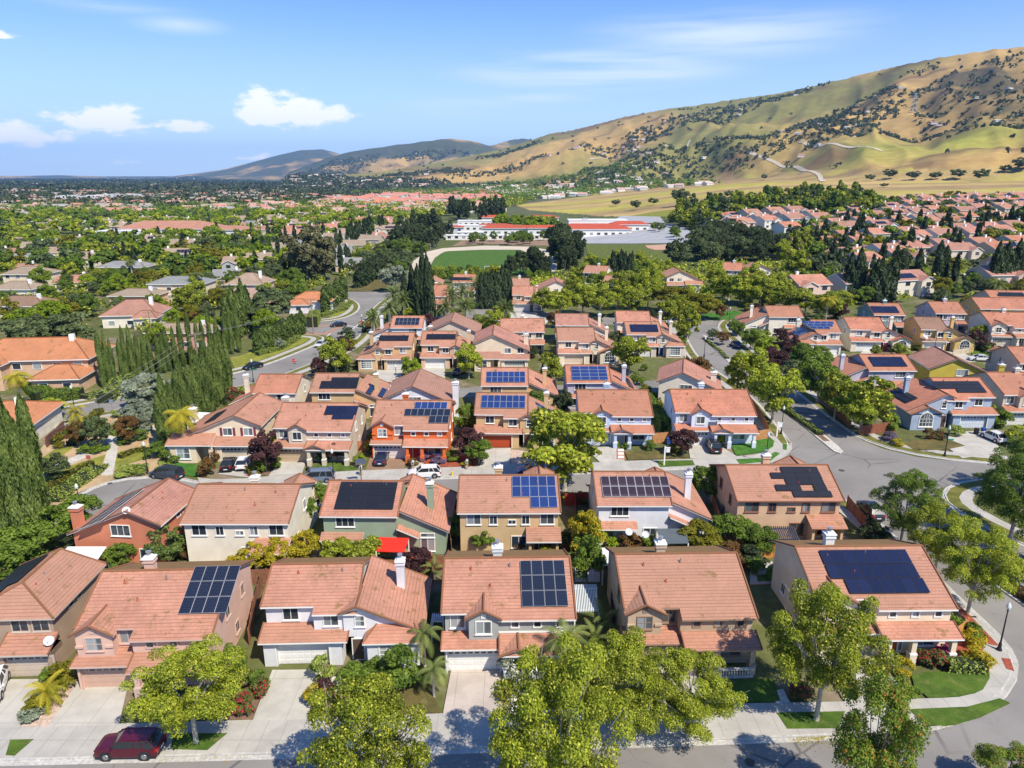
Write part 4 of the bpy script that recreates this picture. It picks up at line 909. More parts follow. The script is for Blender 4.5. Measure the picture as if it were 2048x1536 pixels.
sheet('crossing', [(600, 653), (690, 648), (656, 670), (600, 669)], .03, plain('brick_red_paving', (.36, .20, .13), .9, var=.15), label='brick paved crossing'); sheet('crossing', [(600, 656), (678, 651), (652, 666), (600, 665)], .04, ASPH, label='asphalt inside the brick crossing')
def line(px, w, dz=.018, col=(.7, .7, .68)):
    o = ribbon('road_marking', px, -w / 2, w / 2, dz, plain('road_paint_%d' % int(col[2] * 100), col, .8, var=.05), th=.003, label='painted road marking', step=2)
line([(668, 660), (640, 686)], .3); line([(690, 650), (716, 655)], .3); line([(700, 662), (728, 640)], .3)

for u, v, s in ((1683, 941, .45), (1773, 951, .45), (220, 967, .35), (590, 727, .4), (468, 757, .4), (1600, 941, .4), (1500, 1525, .4)):
    p = P(u, v); b = MB(); n = 12; b.prism([(p.x + s * math.cos(i * 6.283 / n), p.y + s * math.sin(i * 6.283 / n)) for i in range(n)], p.z + .01, p.z + .024)
    tag(b.build('manhole_cover', [plain('cast_iron', (.07, .065, .06), .7, var=.1)]), 'round dark iron manhole cover in the asphalt near pixel column %d' % 0 if False else {1683: 'round iron cover in the middle of the junction, the left of two', 1773: 'round iron cover in the middle of the junction, the right of two', 220: 'dark iron cover at the edge of the turning court', 590: 'iron cover on the curving road near the stop sign', 468: 'iron cover on the curving road near the black car', 1600: 'iron cover on the street at the mouth of the divided avenue', 1500: 'iron cover on the bottom street'}[u], 'manhole cover')
PINK = ('blush', (.62, .41, .33)); CREAM = ('cream', (.70, .58, .42)); OFFW = ('offwhite', (.74, .68, .56)); GREYW = ('grey', (.36, .38, .37)); TAN = ('tan', (.46, .35, .25)); SAND = ('sand', (.57, .40, .21))
TERRA = ('terracotta', (.58, .21, .12)); GREEN = ('sage', (.27, .34, .24)); WHT = ('white', (.68, .68, .70)); PEACH = ('peach', (.60, .40, .26)); ORANGE = ('orange', (.66, .15, .045)); LBLUE = ('lightblue', (.42, .52, .68))
LAV = ('lavender', (.45, .43, .50)); YEL = ('mustard', (.52, .41, .07)); TEAL = ('teal', (.20, .29, .28)); LILAC = ('lilac', (.55, .42, .46)); BEIGE = ('beige', (.56, .48, .38)); WARM = ('warmwhite', (.70, .62, .50)); GOLD = ('gold', (.60, .42, .15)); BLUEG = ('bluegrey', (.33, .40, .50)); BRN = ('mocha', (.37, .27, .19)); ROSE = ('rosepink', (.60, .25, .20))
W_ = (.72, .71, .68)

house_C((107, 1237), 5.2, 'R', 'brown stucco house with a hipped roof and black solar array, leftmost in the front row', BRN, W=7.4, D=8.2, xr=.5, t=.42, roof='pink', rz=R(2.5), ze=5.2,
        hip=True, porch=False, garage=(.50, .41, .33), trim=plain('beige_trim', (.50, .42, .35), .7, var=.05), solar=('black', [(.5, .6, 4), (.5, 1.65, 4), (.5, 2.7, 3)], 'l'), dish=[(7.6, -1.2, 3.5, .3)])
house_A((147, 1260), (424, 1262), 'blush pink house with twelve solar panels, second from left in the front row', PINK, garage=(.50, .33, .25), chim=(.32, .60), trim=plain('pink_trim', (.58, .42, .35), .7, var=.05),
        solar=('mono', [(8.3, s, 4) for s in (1.2, 2.85, 4.5)][:3], 'F', 1.0, 1.6), rz=R(2.5))
house_B((520, 1215), (707, 1216), 'white stucco house with a wide white garage door, third from left in the front row', WHT, D=7.6, garage=W_, fr=.58, rz=R(2), fdoor=(.12, .07, .05))
house_A((882, 1228), (1152, 1230), 'light grey house with a chequered white garage door, behind the stepping slabs', GREYW, var='G', garage=W_, chim=(.42, .58), chcol=(.6, .62, .62), solar=('mono', [(7.1, s, 4) for s in (.5, 2.15, 3.8)][:3], 'F', 1.0, 1.6), fdoor=(.07, .045, .03), rz=R(1.5))
house_A((1248, 1218), (1512, 1219), 'tan house with a dark red front door behind the stone balustrade', TAN, D=10, garage=(.36, .27, .19), fdoor=(.28, .02, .02), chim=(.38, .58), trim=plain('brown_trim', (.30, .20, .14), .7, var=.05), rz=R(1.5))
house_A((1632, 1199), (1908, 1200), 'cream corner house with an orange door and three rows of navy solar panels', CREAM, garage=(.60, .52, .40), fdoor=(.45, .10, .03), chim=(.30, .62), chcol=(.70, .70, .66),
        solar=('navy', [(2.1, 3.75, 8), (2.1, 2.12, 8), (3.3, .49, 7)], 'F', 1.02, 1.58), rz=R(1.0))

house_C((322, 1052), 5.3, 'R', 'terracotta red house with a back gable and a dish on its ridge', TERRA, W=10.2, D=8, xr=.67, roof='rose', rear=True, mir=True, rz=R(-4), t=.42,
        solar=('dark', [(1.2, 2.2, 5), (1.2, 3.25, 5), (1.2, 4.3, 5)], 'L'), chim=(-.035, .80, 6.2), dish=[(6.8, 8.2, 6.9, 2.6)])
house_A((358, 1048), (577, 1048), 'cream white house seen from behind with a plain pink tile roof and grey awning', OFFW, rear=True, chim=(.45, .45), rz=0, roof='pink')
house_B((638, 1033), (790, 1034), 'sage green house seen from behind, beside the red awning', GREEN, rear=True, mir=True, fr=.60, roof='pink',
        solar=('black', [(1.5, s, 4) for s in (1.0, 2.05, 3.1, 4.15)], 'b', 1.65, 1.0))
house_A((914, 1027), (1122, 1026), 'sand yellow house seen from behind with an L shaped blue solar array and cream chimney', SAND, rear=True, chim=(.61, .42), roof='pink',
        rsolar=('poly', [(8.4, .7, 3), (6.3, 2.35, 5), (6.3, 3.98, 5)], 'B', 1.0, 1.6))
house_B((1194, 1012), (1340, 1012), 'white house seen from behind with two rows of brown solar panels', WHT, rear=True, mir=True, fr=.62, roof='pink',
        solar=('dark', [(.85, 1.3, 8), (.85, 2.95, 8)], 'b', .98, 1.6), dish=[(3.2, 11.6, 3.0, 3.0), (5.2, 11.3, 2.5, 3.3)])
house_A((1474, 1002), (1690, 1002), 'peach house seen from behind with a stepped black solar array', PEACH, rear=True, chim=(.57, .35), roof='pink', trim=plain('rust_trim', (.27, .12, .07), .7, var=.05),
        rsolar=('black', [(6.9, .5, 3), (5.1, 1.5, 2), (9.7, 1.5, 1), (6.6, 2.5, 3), (5.1, 3.5, 4), (6.6, 4.5, 3)], 'B', 1.5, .97))

house_C((523, 853), 5.3, 'R', 'cream house with dark red shutters at the end of the turning court', CREAM, W=13.2, D=11, xr=.72, roof='pink', garage=(.56, .48, .36), shutters=(.20, .03, .04), rz=R(0), t=.42,
        solar=('black', [(3.2, 4.2, 3), (3.2, 5.25, 3)], 'L'), chim=(.05, .5, 6.2))
house_A((545, 856), (704, 857), 'tan beige house with a blue front door and stepped navy solar array', BEIGE, var='G', garage=(.47, .36, .24), fdoor=(.05, .10, .20), chim=(.0, .55), solar=('navy', [(7.2, 4.05, 3), (7.2, 3.02, 3), (8.6, 1.99, 2)], 'F'))
house_A((741, 850), (898, 851), 'bright orange house with a red door and solar panels of two colours', ORANGE, garage=(.66, .58, .55), fdoor=(.50, .02, .02), chim=(.36, .62), solar=('poly', [(6.3, 3.7, 5)], 'F', 1.0, 1.6), rsolar=('mono', [(4.9, 2.05, 7), (8.9, .4, 3)], 'F', 1.0, 1.6))
house_B((948, 829), (1052, 830), 'ochre house with a red garage door and blue solar panels, behind the big street tree', SAND, fr=.60, garage=(.42, .07, .025), solar=('poly', [(1.0, 1.5, 7), (1.0, 3.1, 7)], 'F', 1.0, 1.55), wsolar=('poly', [(2.6, 1.2, 5), (2.6, 2.8, 5)], 'W', 1.0, 1.55))
house_A((1157, 826), (1306, 827), 'light blue house with white trim and a small front gable above brick steps', LBLUE, var='G', garage=(.5, .56, .66), fdoor=(.6, .6, .62), chim=(.42, .62), roof='orange')
house_A((1350, 825), (1512, 826), 'pale blue white corner house with a basketball hoop over its garage', ('icewhite', (.60, .65, .74)), var='G', garage=(.68, .68, .68), fdoor=(.08, .04, .02), chim=(.42, .62), roof='orange')

house_B((503, 787), (588, 787), 'off white house seen from behind, nearest the curving road', WARM, rear=True, fr=.62, roof='orange')
house_B((618, 785), (706, 785), 'tan house seen from behind, two strips of solar panels on its wing', SAND, rear=True, mir=True, fr=.58, solar=('black', [(1.6, 1.0, 4), (1.6, 2.05, 4), (3.3, 3.1, 3)], 'b'), wsolar=('navy', [(4.2, 1.2, 3), (5.2, 3.3, 3)], 'W'))
house_C((910, 800), 4.6, 'R', 'white house seen from behind with a broad asymmetric gable, between two solar roofed houses', WHT, W=12, D=11, xr=.58, roof='rose', rear=True, chim=(-.03, .8, 7.0), rz=R(0), ze=4.6)
house_B((961, 772), (1054, 772), 'tan house seen from behind with twelve blue solar panels in two rows', SAND, rear=True, mir=True, fr=.60, solar=('poly', [(1.0, .9, 7), (1.0, 2.5, 7)], 'b', 1.0, 1.55))
house_B((1133, 766), (1220, 766), 'lavender blue house seen from behind with a large bright blue solar array', LAV, rear=True, mir=True, fr=.60, roof='orange', solar=('poly', [(1.1, s, 4) for s in (.7, 1.75, 2.8, 3.85)], 'b'), wsolar=('navy', [(2.2, .8, 4)], 'W'))
house_C((1313, 764), 5.3, 'L', 'white house with a bay gable on its back wall, turned askew at the avenue', WARM, W=11, D=10, xr=.62, rear=True, mir=False, roof='rose', rz=R(-14), chim=(.10, .5, 6.4))

house_B((757, 693), (822, 693), 'tan house with a cream garage beside the round tree at the corner', SAND, mir=True, fr=.60, gwin=8, solar=('black', [(1.2, 3.1, 4), (1.2, 2.05, 4)], 'F'), wsolar=('black', [(3, 1.2, 3), (3, 2.3, 3)], 'W'))
house_B((840, 690), (908, 690), 'peach house with a white garage door right of the small round green tree', PEACH, fr=.60, garage=W_, solar=('black', [(1.2, 3.1, 4), (1.2, 2.05, 4)], 'F'), wsolar=('navy', [(2, 1.2, 2)], 'W'), archwin=True)
house_C((1060, 703), 4.2, 'R', 'cream house with an arched entry porch, below the small plaza', CREAM, W=12, D=11, xr=.34, mir=False, roof='rose', ze=4.2, garage=(.6, .55, .45), chim=(.97, .5, 6.9))
house_B((1115, 682), (1189, 682), 'cream house with a small arched upper window and plain pink roof', CREAM, fr=.60, garage=(.58, .46, .34), archwin=True)
house_B((1253, 669), (1322, 669), 'beige house with a dark blue front door and big grid window near the avenue', BEIGE, fr=.60, fdoor=(.02, .04, .13), solar=('navy', [(1.2, 3.1, 4), (1.2, 2.05, 4), (1.2, 1.0, 4)], 'F'))

house_B((780, 656), (843, 656), 'white house seen from behind with grey framed solar panels, beside the palms at the curve', WHT, rear=True, fr=.60, solar=('mono', [(1.1, 1.2, 6), (1.1, 2.8, 6)], 'b', 1.0, 1.55))
house_C((960, 668), 5.3, 'R', 'beige house seen from behind with a wide gable, next to tall thin cypresses', BEIGE, W=12, D=11, xr=.45, rear=True, mir=True, roof='rose', chim=(.0, .7, 6.4))
house_A((1000, 664), (1090, 664), 'rose roofed beige house seen from behind, closest to the small plaza', CREAM, rear=True, roof='pink', chim=(.5, .45))
house_B((1111, 651), (1176, 651), 'white house seen from behind with a rose roof, right of the plaza', OFFW, rear=True, mir=True, fr=.60, roof='rose')
house_B((1233, 645), (1300, 645), 'white house seen from behind with a row of small cypresses along it', OFFW, rear=True, mir=True, fr=.62, roof='pink')

house_B((1889, 795), (1989, 795), 'blue grey house with an arched front window at the right hand junction', BLUEG, mir=True, fr=.56, gwin=8, roof='orange', garage=(.55, .6, .66), archwin=True,
        solar=('black', [(1.0, 3.3, 5), (1.0, 2.25, 5), (1.0, 1.2, 3)], 'F'), wsolar=('black', [(2.6, 1.4, 4), (2.6, 2.5, 4)], 'W'))
house_B((1738, 742), (1832, 742), 'lavender grey house seen from behind with a navy solar array, beside the avenue trees', LAV, rear=True, fr=.60, roof='orange', solar=('navy', [(1.4, 1.3, 4), (1.4, 2.35, 4), (1.4, 3.4, 4)], 'b'))
house_C((1858, 738), 5.0, 'L', 'mustard yellow house seen from behind with a square yellow chimney', YEL, W=13.5, D=10, xr=.66, rear=True, roof='rose', rz=R(-8), chim=(.0, .9, 6.0), ze=5.0, trim=WHITE)
house_A((2009, 790), (2150, 790), 'beige house cut off by the right edge, with a dish on its side wall', BEIGE, var='G', roof='orange', D=11)
house_A((2040, 727), (2170, 727), 'pale beige house at the right edge beside the mustard yellow house', BEIGE, rear=True, roof='orange', mir=True)
house_B((1632, 665), (1682, 665), 'white house with bright blue solar panels on both roofs, right of the avenue', OFFW, mir=True, fr=.54, roof='orange', garage=W_, solar=('poly', [(.9, 3.6, 5), (1.4, 2.5, 4), (2.4, 1.4, 3)], 'F', 1.5, 1.0), wsolar=('poly', [(3, 1.3, 5), (3, 2.9, 5)], 'W', 1.0, 1.55))
house_B((1700, 659), (1772, 659), 'cream white house with a red door and an arched window in its front gable', WARM, fr=.60, roof='orange', garage=W_, fdoor=(.3, .02, .02), archwin=True, gwin=8)
house_B((1842, 659), (1895, 659), 'golden yellow house with two front gables and a tall arched window', GOLD, fr=.50, roof='brown', garage=(.66, .62, .6), archwin=True, dish=[(.2, -1.5, 3.9, .4), (.6, -1.7, 3.6, .4)])
house_A((1981, 650), (2085, 650), 'pale cream house at the right edge above the white parked sedan', WARM, roof='orange', garage=(.6, .52, .42))
house_B((1538, 634), (1606, 634), 'white house seen from behind with a terracotta roof, first right of the avenue green', OFFW, rear=True, roof='orange', fr=.58)
house_A((1748, 630), (1813, 630), 'dark teal house with a navy solar array, in front of the tall dark cypresses', TEAL, rear=True, roof='orange', rsolar=('navy', [(1.4, s, 4) for s in (1.0, 2.05, 3.1)], 'b'))
house_A((1871, 627), (1935, 627), 'lilac pink house with a plain terracotta roof', LILAC, rear=True, roof='orange')
house_A((1960, 618), (2075, 618), 'ochre walled house with a wide brown roof near the right edge', GOLD, rear=True, roof='orange', chim=None)
house_A((1986, 602), (2075, 602), 'terracotta roofed house with a thin black solar strip near the right edge', BEIGE, rear=True, roof='orange', chim=None, rsolar=('black', [(1, 2.5, 5), (2, 3.6, 4)], 'b'))

house_A((850, 589), (893, 589), 'salmon pink house with a white garage, standing between the palms', ROSE, roof='orange', garage=W_)
house_A((905, 565), (951, 565), 'white house with one black solar array, behind the palms', OFFW, rear=True, roof='orange', rsolar=('black', [(1.2, 1.4, 5), (1.2, 2.45, 5)], 'b'))
house_C((884, 562), 4.5, 'R', 'peach house with a corner of dark solar panels, left of the palms', PEACH, W=10, D=9, ze=4.5, rear=True)
house_A((1014, 574), (1060, 574), 'rose roofed house just beyond the cypress group in the centre', OFFW, rear=True, roof='pink')
house_B((1024, 590), (1066, 590), 'orange walled house with a plain rose roof facing the plaza', PEACH, roof='pink', fr=.75)
house_C((1142, 577), 5., 'R', 'white walled house with two small gables, left of the large leafy trees', OFFW, W=12, D=10, roof='pink')
house_A((1165, 545), (1212, 545), 'pink roofed house half hidden by the leafy trees beside the thin cypresses', OFFW, rear=True, roof='pink')
house_B((1205, 566), (1235, 566), 'white house with a chimney showing between the large leafy trees', OFFW, rear=True, mir=True, roof='pink')
house_C((1405, 556), 5., 'R', 'cream house with a brown gabled roof beyond the olive green trees', WARM, W=12, D=10, roof='pink', mir=True)
house_A((1445, 540), (1485, 540), 'orange roofed house in the middle of the leafy trees by the avenue', OFFW, rear=True, roof='orange')
house_C((1545, 542), 5., 'R', 'pink roofed house with a pointed gable beside the leafy avenue trees', WARM, W=10, D=9, roof='pink')
rng = np.random.default_rng(11)
def leaf_mat(name, c1, c2, c3=None, f3=.0, trans=.35, rnd=.35):
    m, T, b = new_mat(name)
    uv = ND(T, 'UVMap').outputs[0]; sx = ND(T, 'SeparateXYZ'); T.links.new(uv, sx.inputs[0])
    oi = ND(T, 'ObjectInfo')
    t = mth('ADD', mth('MULTIPLY', sx.outputs[0], .6, T=T), mth('MULTIPLY', sx.outputs[1], .4, T=T), T=T)
    t = mth('ADD', t, mth('MULTIPLY', mth('SUBTRACT', oi.outputs['Random'], .5, T=T), rnd, T=T), clamp=True, T=T)
    col = mixc(t, c1, c2, T)
    if c3: col = mixc(mth('LESS_THAN', sx.outputs[0], f3, T=T), col, c3, T)
    b.inputs['Roughness'].default_value = .6; b.inputs['Specular IOR Level'].default_value = .25
    T.links.new(col, b.inputs['Base Color'])
    tr = ND(T, 'BsdfTranslucent'); T.links.new(mixc(.25, col, (.35, .40, .02), T), tr.inputs[0]); mx = ND(T, 'MixShader'); mx.inputs[0].default_value = trans
    T.links.new(b.outputs[0], mx.inputs[1]); T.links.new(tr.outputs[0], mx.inputs[2]); T.links.new(mx.outputs[0], T.nodes['Material Output'].inputs[0])
    return m
LM = {'plane': leaf_mat('leaves_plane', (.075, .10, .008), (.45, .52, .042), (.64, .63, .09), .12, trans=.4), 'green': leaf_mat('leaves_green', (.060, .111, .017), (.237, .338, .038)), 'lime': leaf_mat('leaves_lime', (.12, .19, .010), (.34, .44, .02)),
      'oak': leaf_mat('leaves_oak', (.047, .075, .030), (.169, .212, .075), trans=.2), 'dark': leaf_mat('leaves_dark', (.023, .039, .016), (.078, .104, .036), trans=.15), 'olive': leaf_mat('leaves_olive', (.115, .115, .009), (.276, .253, .017), trans=.3),
      'cypress': leaf_mat('leaves_cypress', (.044, .081, .018), (.169, .229, .048), trans=.15), 'cydark': leaf_mat('leaves_dark_cypress', (.023, .043, .019), (.070, .102, .037), trans=.12), 'palm': leaf_mat('leaves_palm', (.06, .09, .018), (.26, .30, .08), trans=.2), 'gold': leaf_mat('leaves_gold_palm', (.260, .260, .019), (.620, .494, .039)), 'purple': leaf_mat('leaves_purple', (.035, .014, .018), (.120, .045, .045), trans=.2), 'yellow': leaf_mat('leaves_yellow', (.20, .21, .015), (.50, .40, .02), (.6, .42, .02), .2),
      'roses': leaf_mat('leaves_and_red_flowers', (.050, .080, .020), (.140, .170, .040), (.500, .015, .050), .22, trans=.2), 'white': leaf_mat('leaves_and_white_flowers', (.060, .100, .030), (.160, .200, .060), (.620, .620, .620), .45, trans=.15), 'magenta': leaf_mat('bougainvillea', (.40, .015, .15), (.68, .05, .30), trans=.25),
      'grey': leaf_mat('leaves_grey_green', (.125, .156, .109), (.343, .390, .265), trans=.2), 'rust': leaf_mat('leaves_rust', (.100, .050, .015), (.240, .130, .040), trans=.3), 'violet': leaf_mat('lavender_flowers', (.120, .100, .100), (.260, .180, .340)), 'hedge': leaf_mat('leaves_hedge', (.101, .151, .024), (.344, .405, .072), trans=.15),
      'euc': leaf_mat('leaves_eucalyptus', (.072, .078, .033), (.208, .195, .091), trans=.2), 'far': leaf_mat('far_leaves', (.023, .039, .021), (.091, .111, .036), trans=.1), 'maple': leaf_mat('leaves_maple', (.065, .117, .016), (.260, .351, .039), (.546, .169, .052), .06)}
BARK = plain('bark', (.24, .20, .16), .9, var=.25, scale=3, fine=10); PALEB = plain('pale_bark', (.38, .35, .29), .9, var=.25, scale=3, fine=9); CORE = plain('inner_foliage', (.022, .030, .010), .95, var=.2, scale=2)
def cards(C, Nn, sa, sb, tint, name, mats, extra=None, keepup=None):
    n = len(C); r = rng.normal(size=(n, 3)); Nn = Nn / np.linalg.norm(Nn, axis=1, keepdims=True)
    u = np.cross(Nn, r) if keepup is None else keepup + r * .25
    u -= Nn * (u * Nn).sum(1, keepdims=True); u /= np.linalg.norm(u, axis=1, keepdims=True); w = np.cross(Nn, u)
    sa = np.broadcast_to(sa, (n,)) * rng.uniform(.7, 1.3, n); sb = np.broadcast_to(sb, (n,)) * rng.uniform(.7, 1.3, n)
    bend = Nn * (sa * .25)[:, None]
    V = np.stack([C - u * sa[:, None] - bend, C - w * sb[:, None], C + u * sa[:, None] - bend, C + w * sb[:, None]], 1).reshape(-1, 3)
    F = np.arange(4 * n).reshape(n, 4); T2 = np.repeat(tint, 4, 0); mi = np.zeros(n, int)
    me = bpy.data.meshes.new(name)
    nv = len(V); ev = []; 
    if extra is not None:
        ev = extra.v; V = np.concatenate([V, np.array(ev, float)])
    me.vertices.add(len(V)); me.vertices.foreach_set('co', V.astype(np.float32).ravel())
    loops = list(); starts = np.arange(0, 4 * n, 4); tot = np.full(n, 4); lv = F.ravel(); uvl = T2
    if extra is not None:
        el = np.array([i + nv for f in extra.f for i in f]); et = np.array([len(f) for f in extra.f]); es = 4 * n + np.concatenate([[0], np.cumsum(et)[:-1]])
        lv = np.concatenate([lv, el]); starts = np.concatenate([starts, es]); tot = np.concatenate([tot, et]); mi = np.concatenate([mi, np.ones(len(et), int)]); uvl = np.concatenate([T2, np.full((len(el), 2), .5)])
    me.loops.add(len(lv)); me.loops.foreach_set('vertex_index', lv); me.polygons.add(len(starts)); me.polygons.foreach_set('loop_start', starts); me.polygons.foreach_set('loop_total', tot)
    for m in mats: me.materials.append(m)
    me.polygons.foreach_set('material_index', mi)
    ul = me.uv_layers.new(name='UVMap'); ul.data.foreach_set('uv', uvl.astype(np.float32).ravel()); me.update(); me.validate()
    return me
def lobes(n, rx, rz, zc, K, lr=(.26, .42), seed=0, flat=0, top=0):
    g = np.random.default_rng(seed)
    d = g.normal(size=(K, 3)); d /= np.linalg.norm(d, axis=1, keepdims=True); rad = g.uniform(.35, .86, K) ** .8
    c = d * rad[:, None]; c[:, 2] = c[:, 2] * (1 - flat) ; lrad = g.uniform(lr[0], lr[1], K) * (1.15 - .35 * rad)
    if top: s = 1 - top * np.clip(c[:, 2:3], -1, 1); c[:, :2] *= s
    k = g.choice(K, n, p=lrad ** 2 / (lrad ** 2).sum()); e = g.normal(size=(n, 3)); e /= np.linalg.norm(e, axis=1, keepdims=True); e[:, 2] = np.where(e[:, 2] < -.3, -e[:, 2], e[:, 2])
    p = c[k] + e * (lrad[k] * g.uniform(.55, 1.08, n) ** .7)[:, None]
    nn = e + g.normal(size=(n, 3)) * .55 + np.array([0, 0, .25]); P_ = p * np.array([rx, rx, rz]) + np.array([0, 0, zc])
    kt = g.uniform(0, 1, K); tint = np.stack([g.uniform(0, 1, n), kt[k]], 1)
    return P_, nn, tint, c * np.array([rx, rx, rz]) + np.array([0, 0, zc])
def limbs(h0, cents, r0, n=9, name='trunk', mat=None, lean=0, seed=0):
    mb = MB(); g = random.Random(seed); top = Vector((lean * .3, 0, h0))
    mb.tube((0, 0, -.3), (0, 0, .25), r0 * 1.5, r0 * 1.05, 9); mb.tube((0, 0, .25), top, r0 * 1.05, r0 * .8, 9)
    cs = sorted(cents.tolist(), key=lambda q: -math.hypot(q[0], q[1]) - q[2] * .5)[:n]
    for q in cs:
        q = Vector(q); mid = top.lerp(q, .45) + Vector((g.uniform(-.3, .3), g.uniform(-.3, .3), .25)); mb.tube(top - Vector((0, 0, .2)), mid, r0 * .5, r0 * .3, 6); mb.tube(mid, q, r0 * .3, r0 * .08, 5)
        for _ in range(2):
            e = q + Vector((g.uniform(-.8, .8), g.uniform(-.8, .8), g.uniform(-.1, .9))); mb.tube(mid.lerp(q, .5), e, r0 * .15, r0 * .05, 4)
    return mb.mesh(name, [mat or BARK])
TPL = {}
def broad(key, mk, H, Rr, n, leaf, K=30, zfrac=.60, rzf=None, trunk=.17, seeds=(1,), lr=(.26, .42), flat=0, top=0, bark=None, nl=9, asp=.62, core=False):
    rz = rzf or H * .42; zc = H - rz * 1.0
    out = []
    for s in seeds:
        p, nn, t, c = lobes(n, Rr, rz, zc, K, lr, s, flat, top)
        ex = None
        if core:
            ex = MB(); nu = 7
            for q in c: 
                rr_ = Rr * .2; ex.lathe([(0.01, q[2] - rr_), (rr_ * .8, q[2] - rr_ * .5), (rr_, q[2] + .1), (rr_ * .6, q[2] + rr_ * .7), (.01, q[2] + rr_)], 6, (q[0], q[1]))
        cr = cards(p, nn, leaf, leaf * asp, t, 'crown', [LM[mk], CORE] if core else [LM[mk]], ex)
        out.append((cr, limbs(max(.6, zc - rz * .75), c, trunk, nl, mat=bark, seed=s) if trunk else None))
    TPL[key] = out
broad('plane_near', 'plane', 10, 5.0, 36000, .086, 90, trunk=.2, seeds=(1, 2, 3, 4), lr=(.115, .225), bark=PALEB, nl=14, rzf=4.2)
broad('maple_near', 'maple', 9, 3.2, 20000, .09, 46, trunk=.16, seeds=(8,), lr=(.2, .32), nl=12, rzf=3.9)
broad('plane_mid', 'plane', 9, 4.4, 6500, .24, 44, trunk=.2, seeds=(11, 12, 13, 14), lr=(.18, .32), bark=PALEB, nl=9, rzf=3.8)
broad('green_mid', 'green', 8, 3.8, 4800, .23, 34, seeds=(21, 22, 23), lr=(.2, .36), nl=7, rzf=3.4)
broad('oak_mid', 'oak', 12, 8.0, 8500, .42, 46, seeds=(31, 32), lr=(.16, .30), trunk=.4, nl=8, rzf=5.0, flat=.1)
broad('olive_mid', 'olive', 8, 7.5, 7500, .36, 46, seeds=(35, 36), lr=(.18, .3), trunk=.3, rzf=3.0)
broad('conifer_mid', 'dark', 13, 3.6, 3600, .42, 34, seeds=(41, 42), lr=(.2, .34), trunk=.25, nl=4, rzf=6.3, top=.62)
broad('euc_mid', 'euc', 24, 10, 9000, .7, 48, seeds=(45,), lr=(.15, .28), trunk=.6, nl=10, rzf=11)
broad('shrub', 'green', 1.9, 1.05, 1500, .10, 16, seeds=(51, 52, 53), lr=(.3, .5), trunk=0, rzf=1.0)
broad('plane_far', 'plane', 9, 4.8, 800, .75, 18, seeds=(61, 62, 63), lr=(.25, .42), trunk=.25, nl=3, rzf=3.9)
broad('green_far', 'green', 8.5, 4.4, 700, .75, 16, seeds=(65, 66, 67), lr=(.25, .42), trunk=.25, nl=3, rzf=3.8)
broad('conifer_far', 'dark', 14, 3.4, 600, .8, 16, seeds=(71, 72), lr=(.25, .4), trunk=.25, nl=2, rzf=6.8, top=.62)
broad('tiny', 'far', 8, 4.6, 150, 1.5, 9, seeds=(81, 82, 83), lr=(.35, .55), trunk=0, rzf=3.6)
def cyp(key, mk, H, r, n, sa, sb, seeds):
    out = []
    for s in seeds:
        g = np.random.default_rng(s); z = g.uniform(.0, 1, n) ** .85; a = g.uniform(0, 6.283, n)
        prof = np.minimum(1, (z + .03) * 9) ** .5 * (1 - z ** 6) ** .9
        wob = 1 + .2 * np.sin(a * 2 + z * 11 + s) + .12 * np.sin(a * 7 - z * 23)
        rr_ = r * prof * wob * g.uniform(.62, 1.1, n)
        C = np.stack([rr_ * np.cos(a), rr_ * np.sin(a), .3 + z * (H - .3)], 1)
        nn = np.stack([np.cos(a), np.sin(a), np.full(n, .25)], 1) + g.normal(size=(n, 3)) * .45
        t = np.stack([g.uniform(0, 1, n), (np.sin(a * 2 + z * 14) * .5 + .5)], 1)
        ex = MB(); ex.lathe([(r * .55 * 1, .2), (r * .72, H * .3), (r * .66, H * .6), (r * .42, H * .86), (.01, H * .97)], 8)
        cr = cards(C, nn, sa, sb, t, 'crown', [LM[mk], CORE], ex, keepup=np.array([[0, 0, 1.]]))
        tm = MB(); tm.tube((0, 0, -.2), (0, 0, .6), .16, .14, 7); out.append((cr, tm.mesh('trunk', [BARK])))
    TPL[key] = out
cyp('cyp_near', 'cypress', 13, 1.05, 5200, .30, .10, (1, 2, 3)); cyp('cyp_mid', 'cypress', 11, 1.0, 1500, .5, .17, (4, 5, 6)); cyp('cyp_dark', 'cydark', 12, 1.15, 1500, .5, .2, (7, 8)); cyp('cyp_far', 'cydark', 11, 1.2, 200, 1.3, .5, (9, 10))
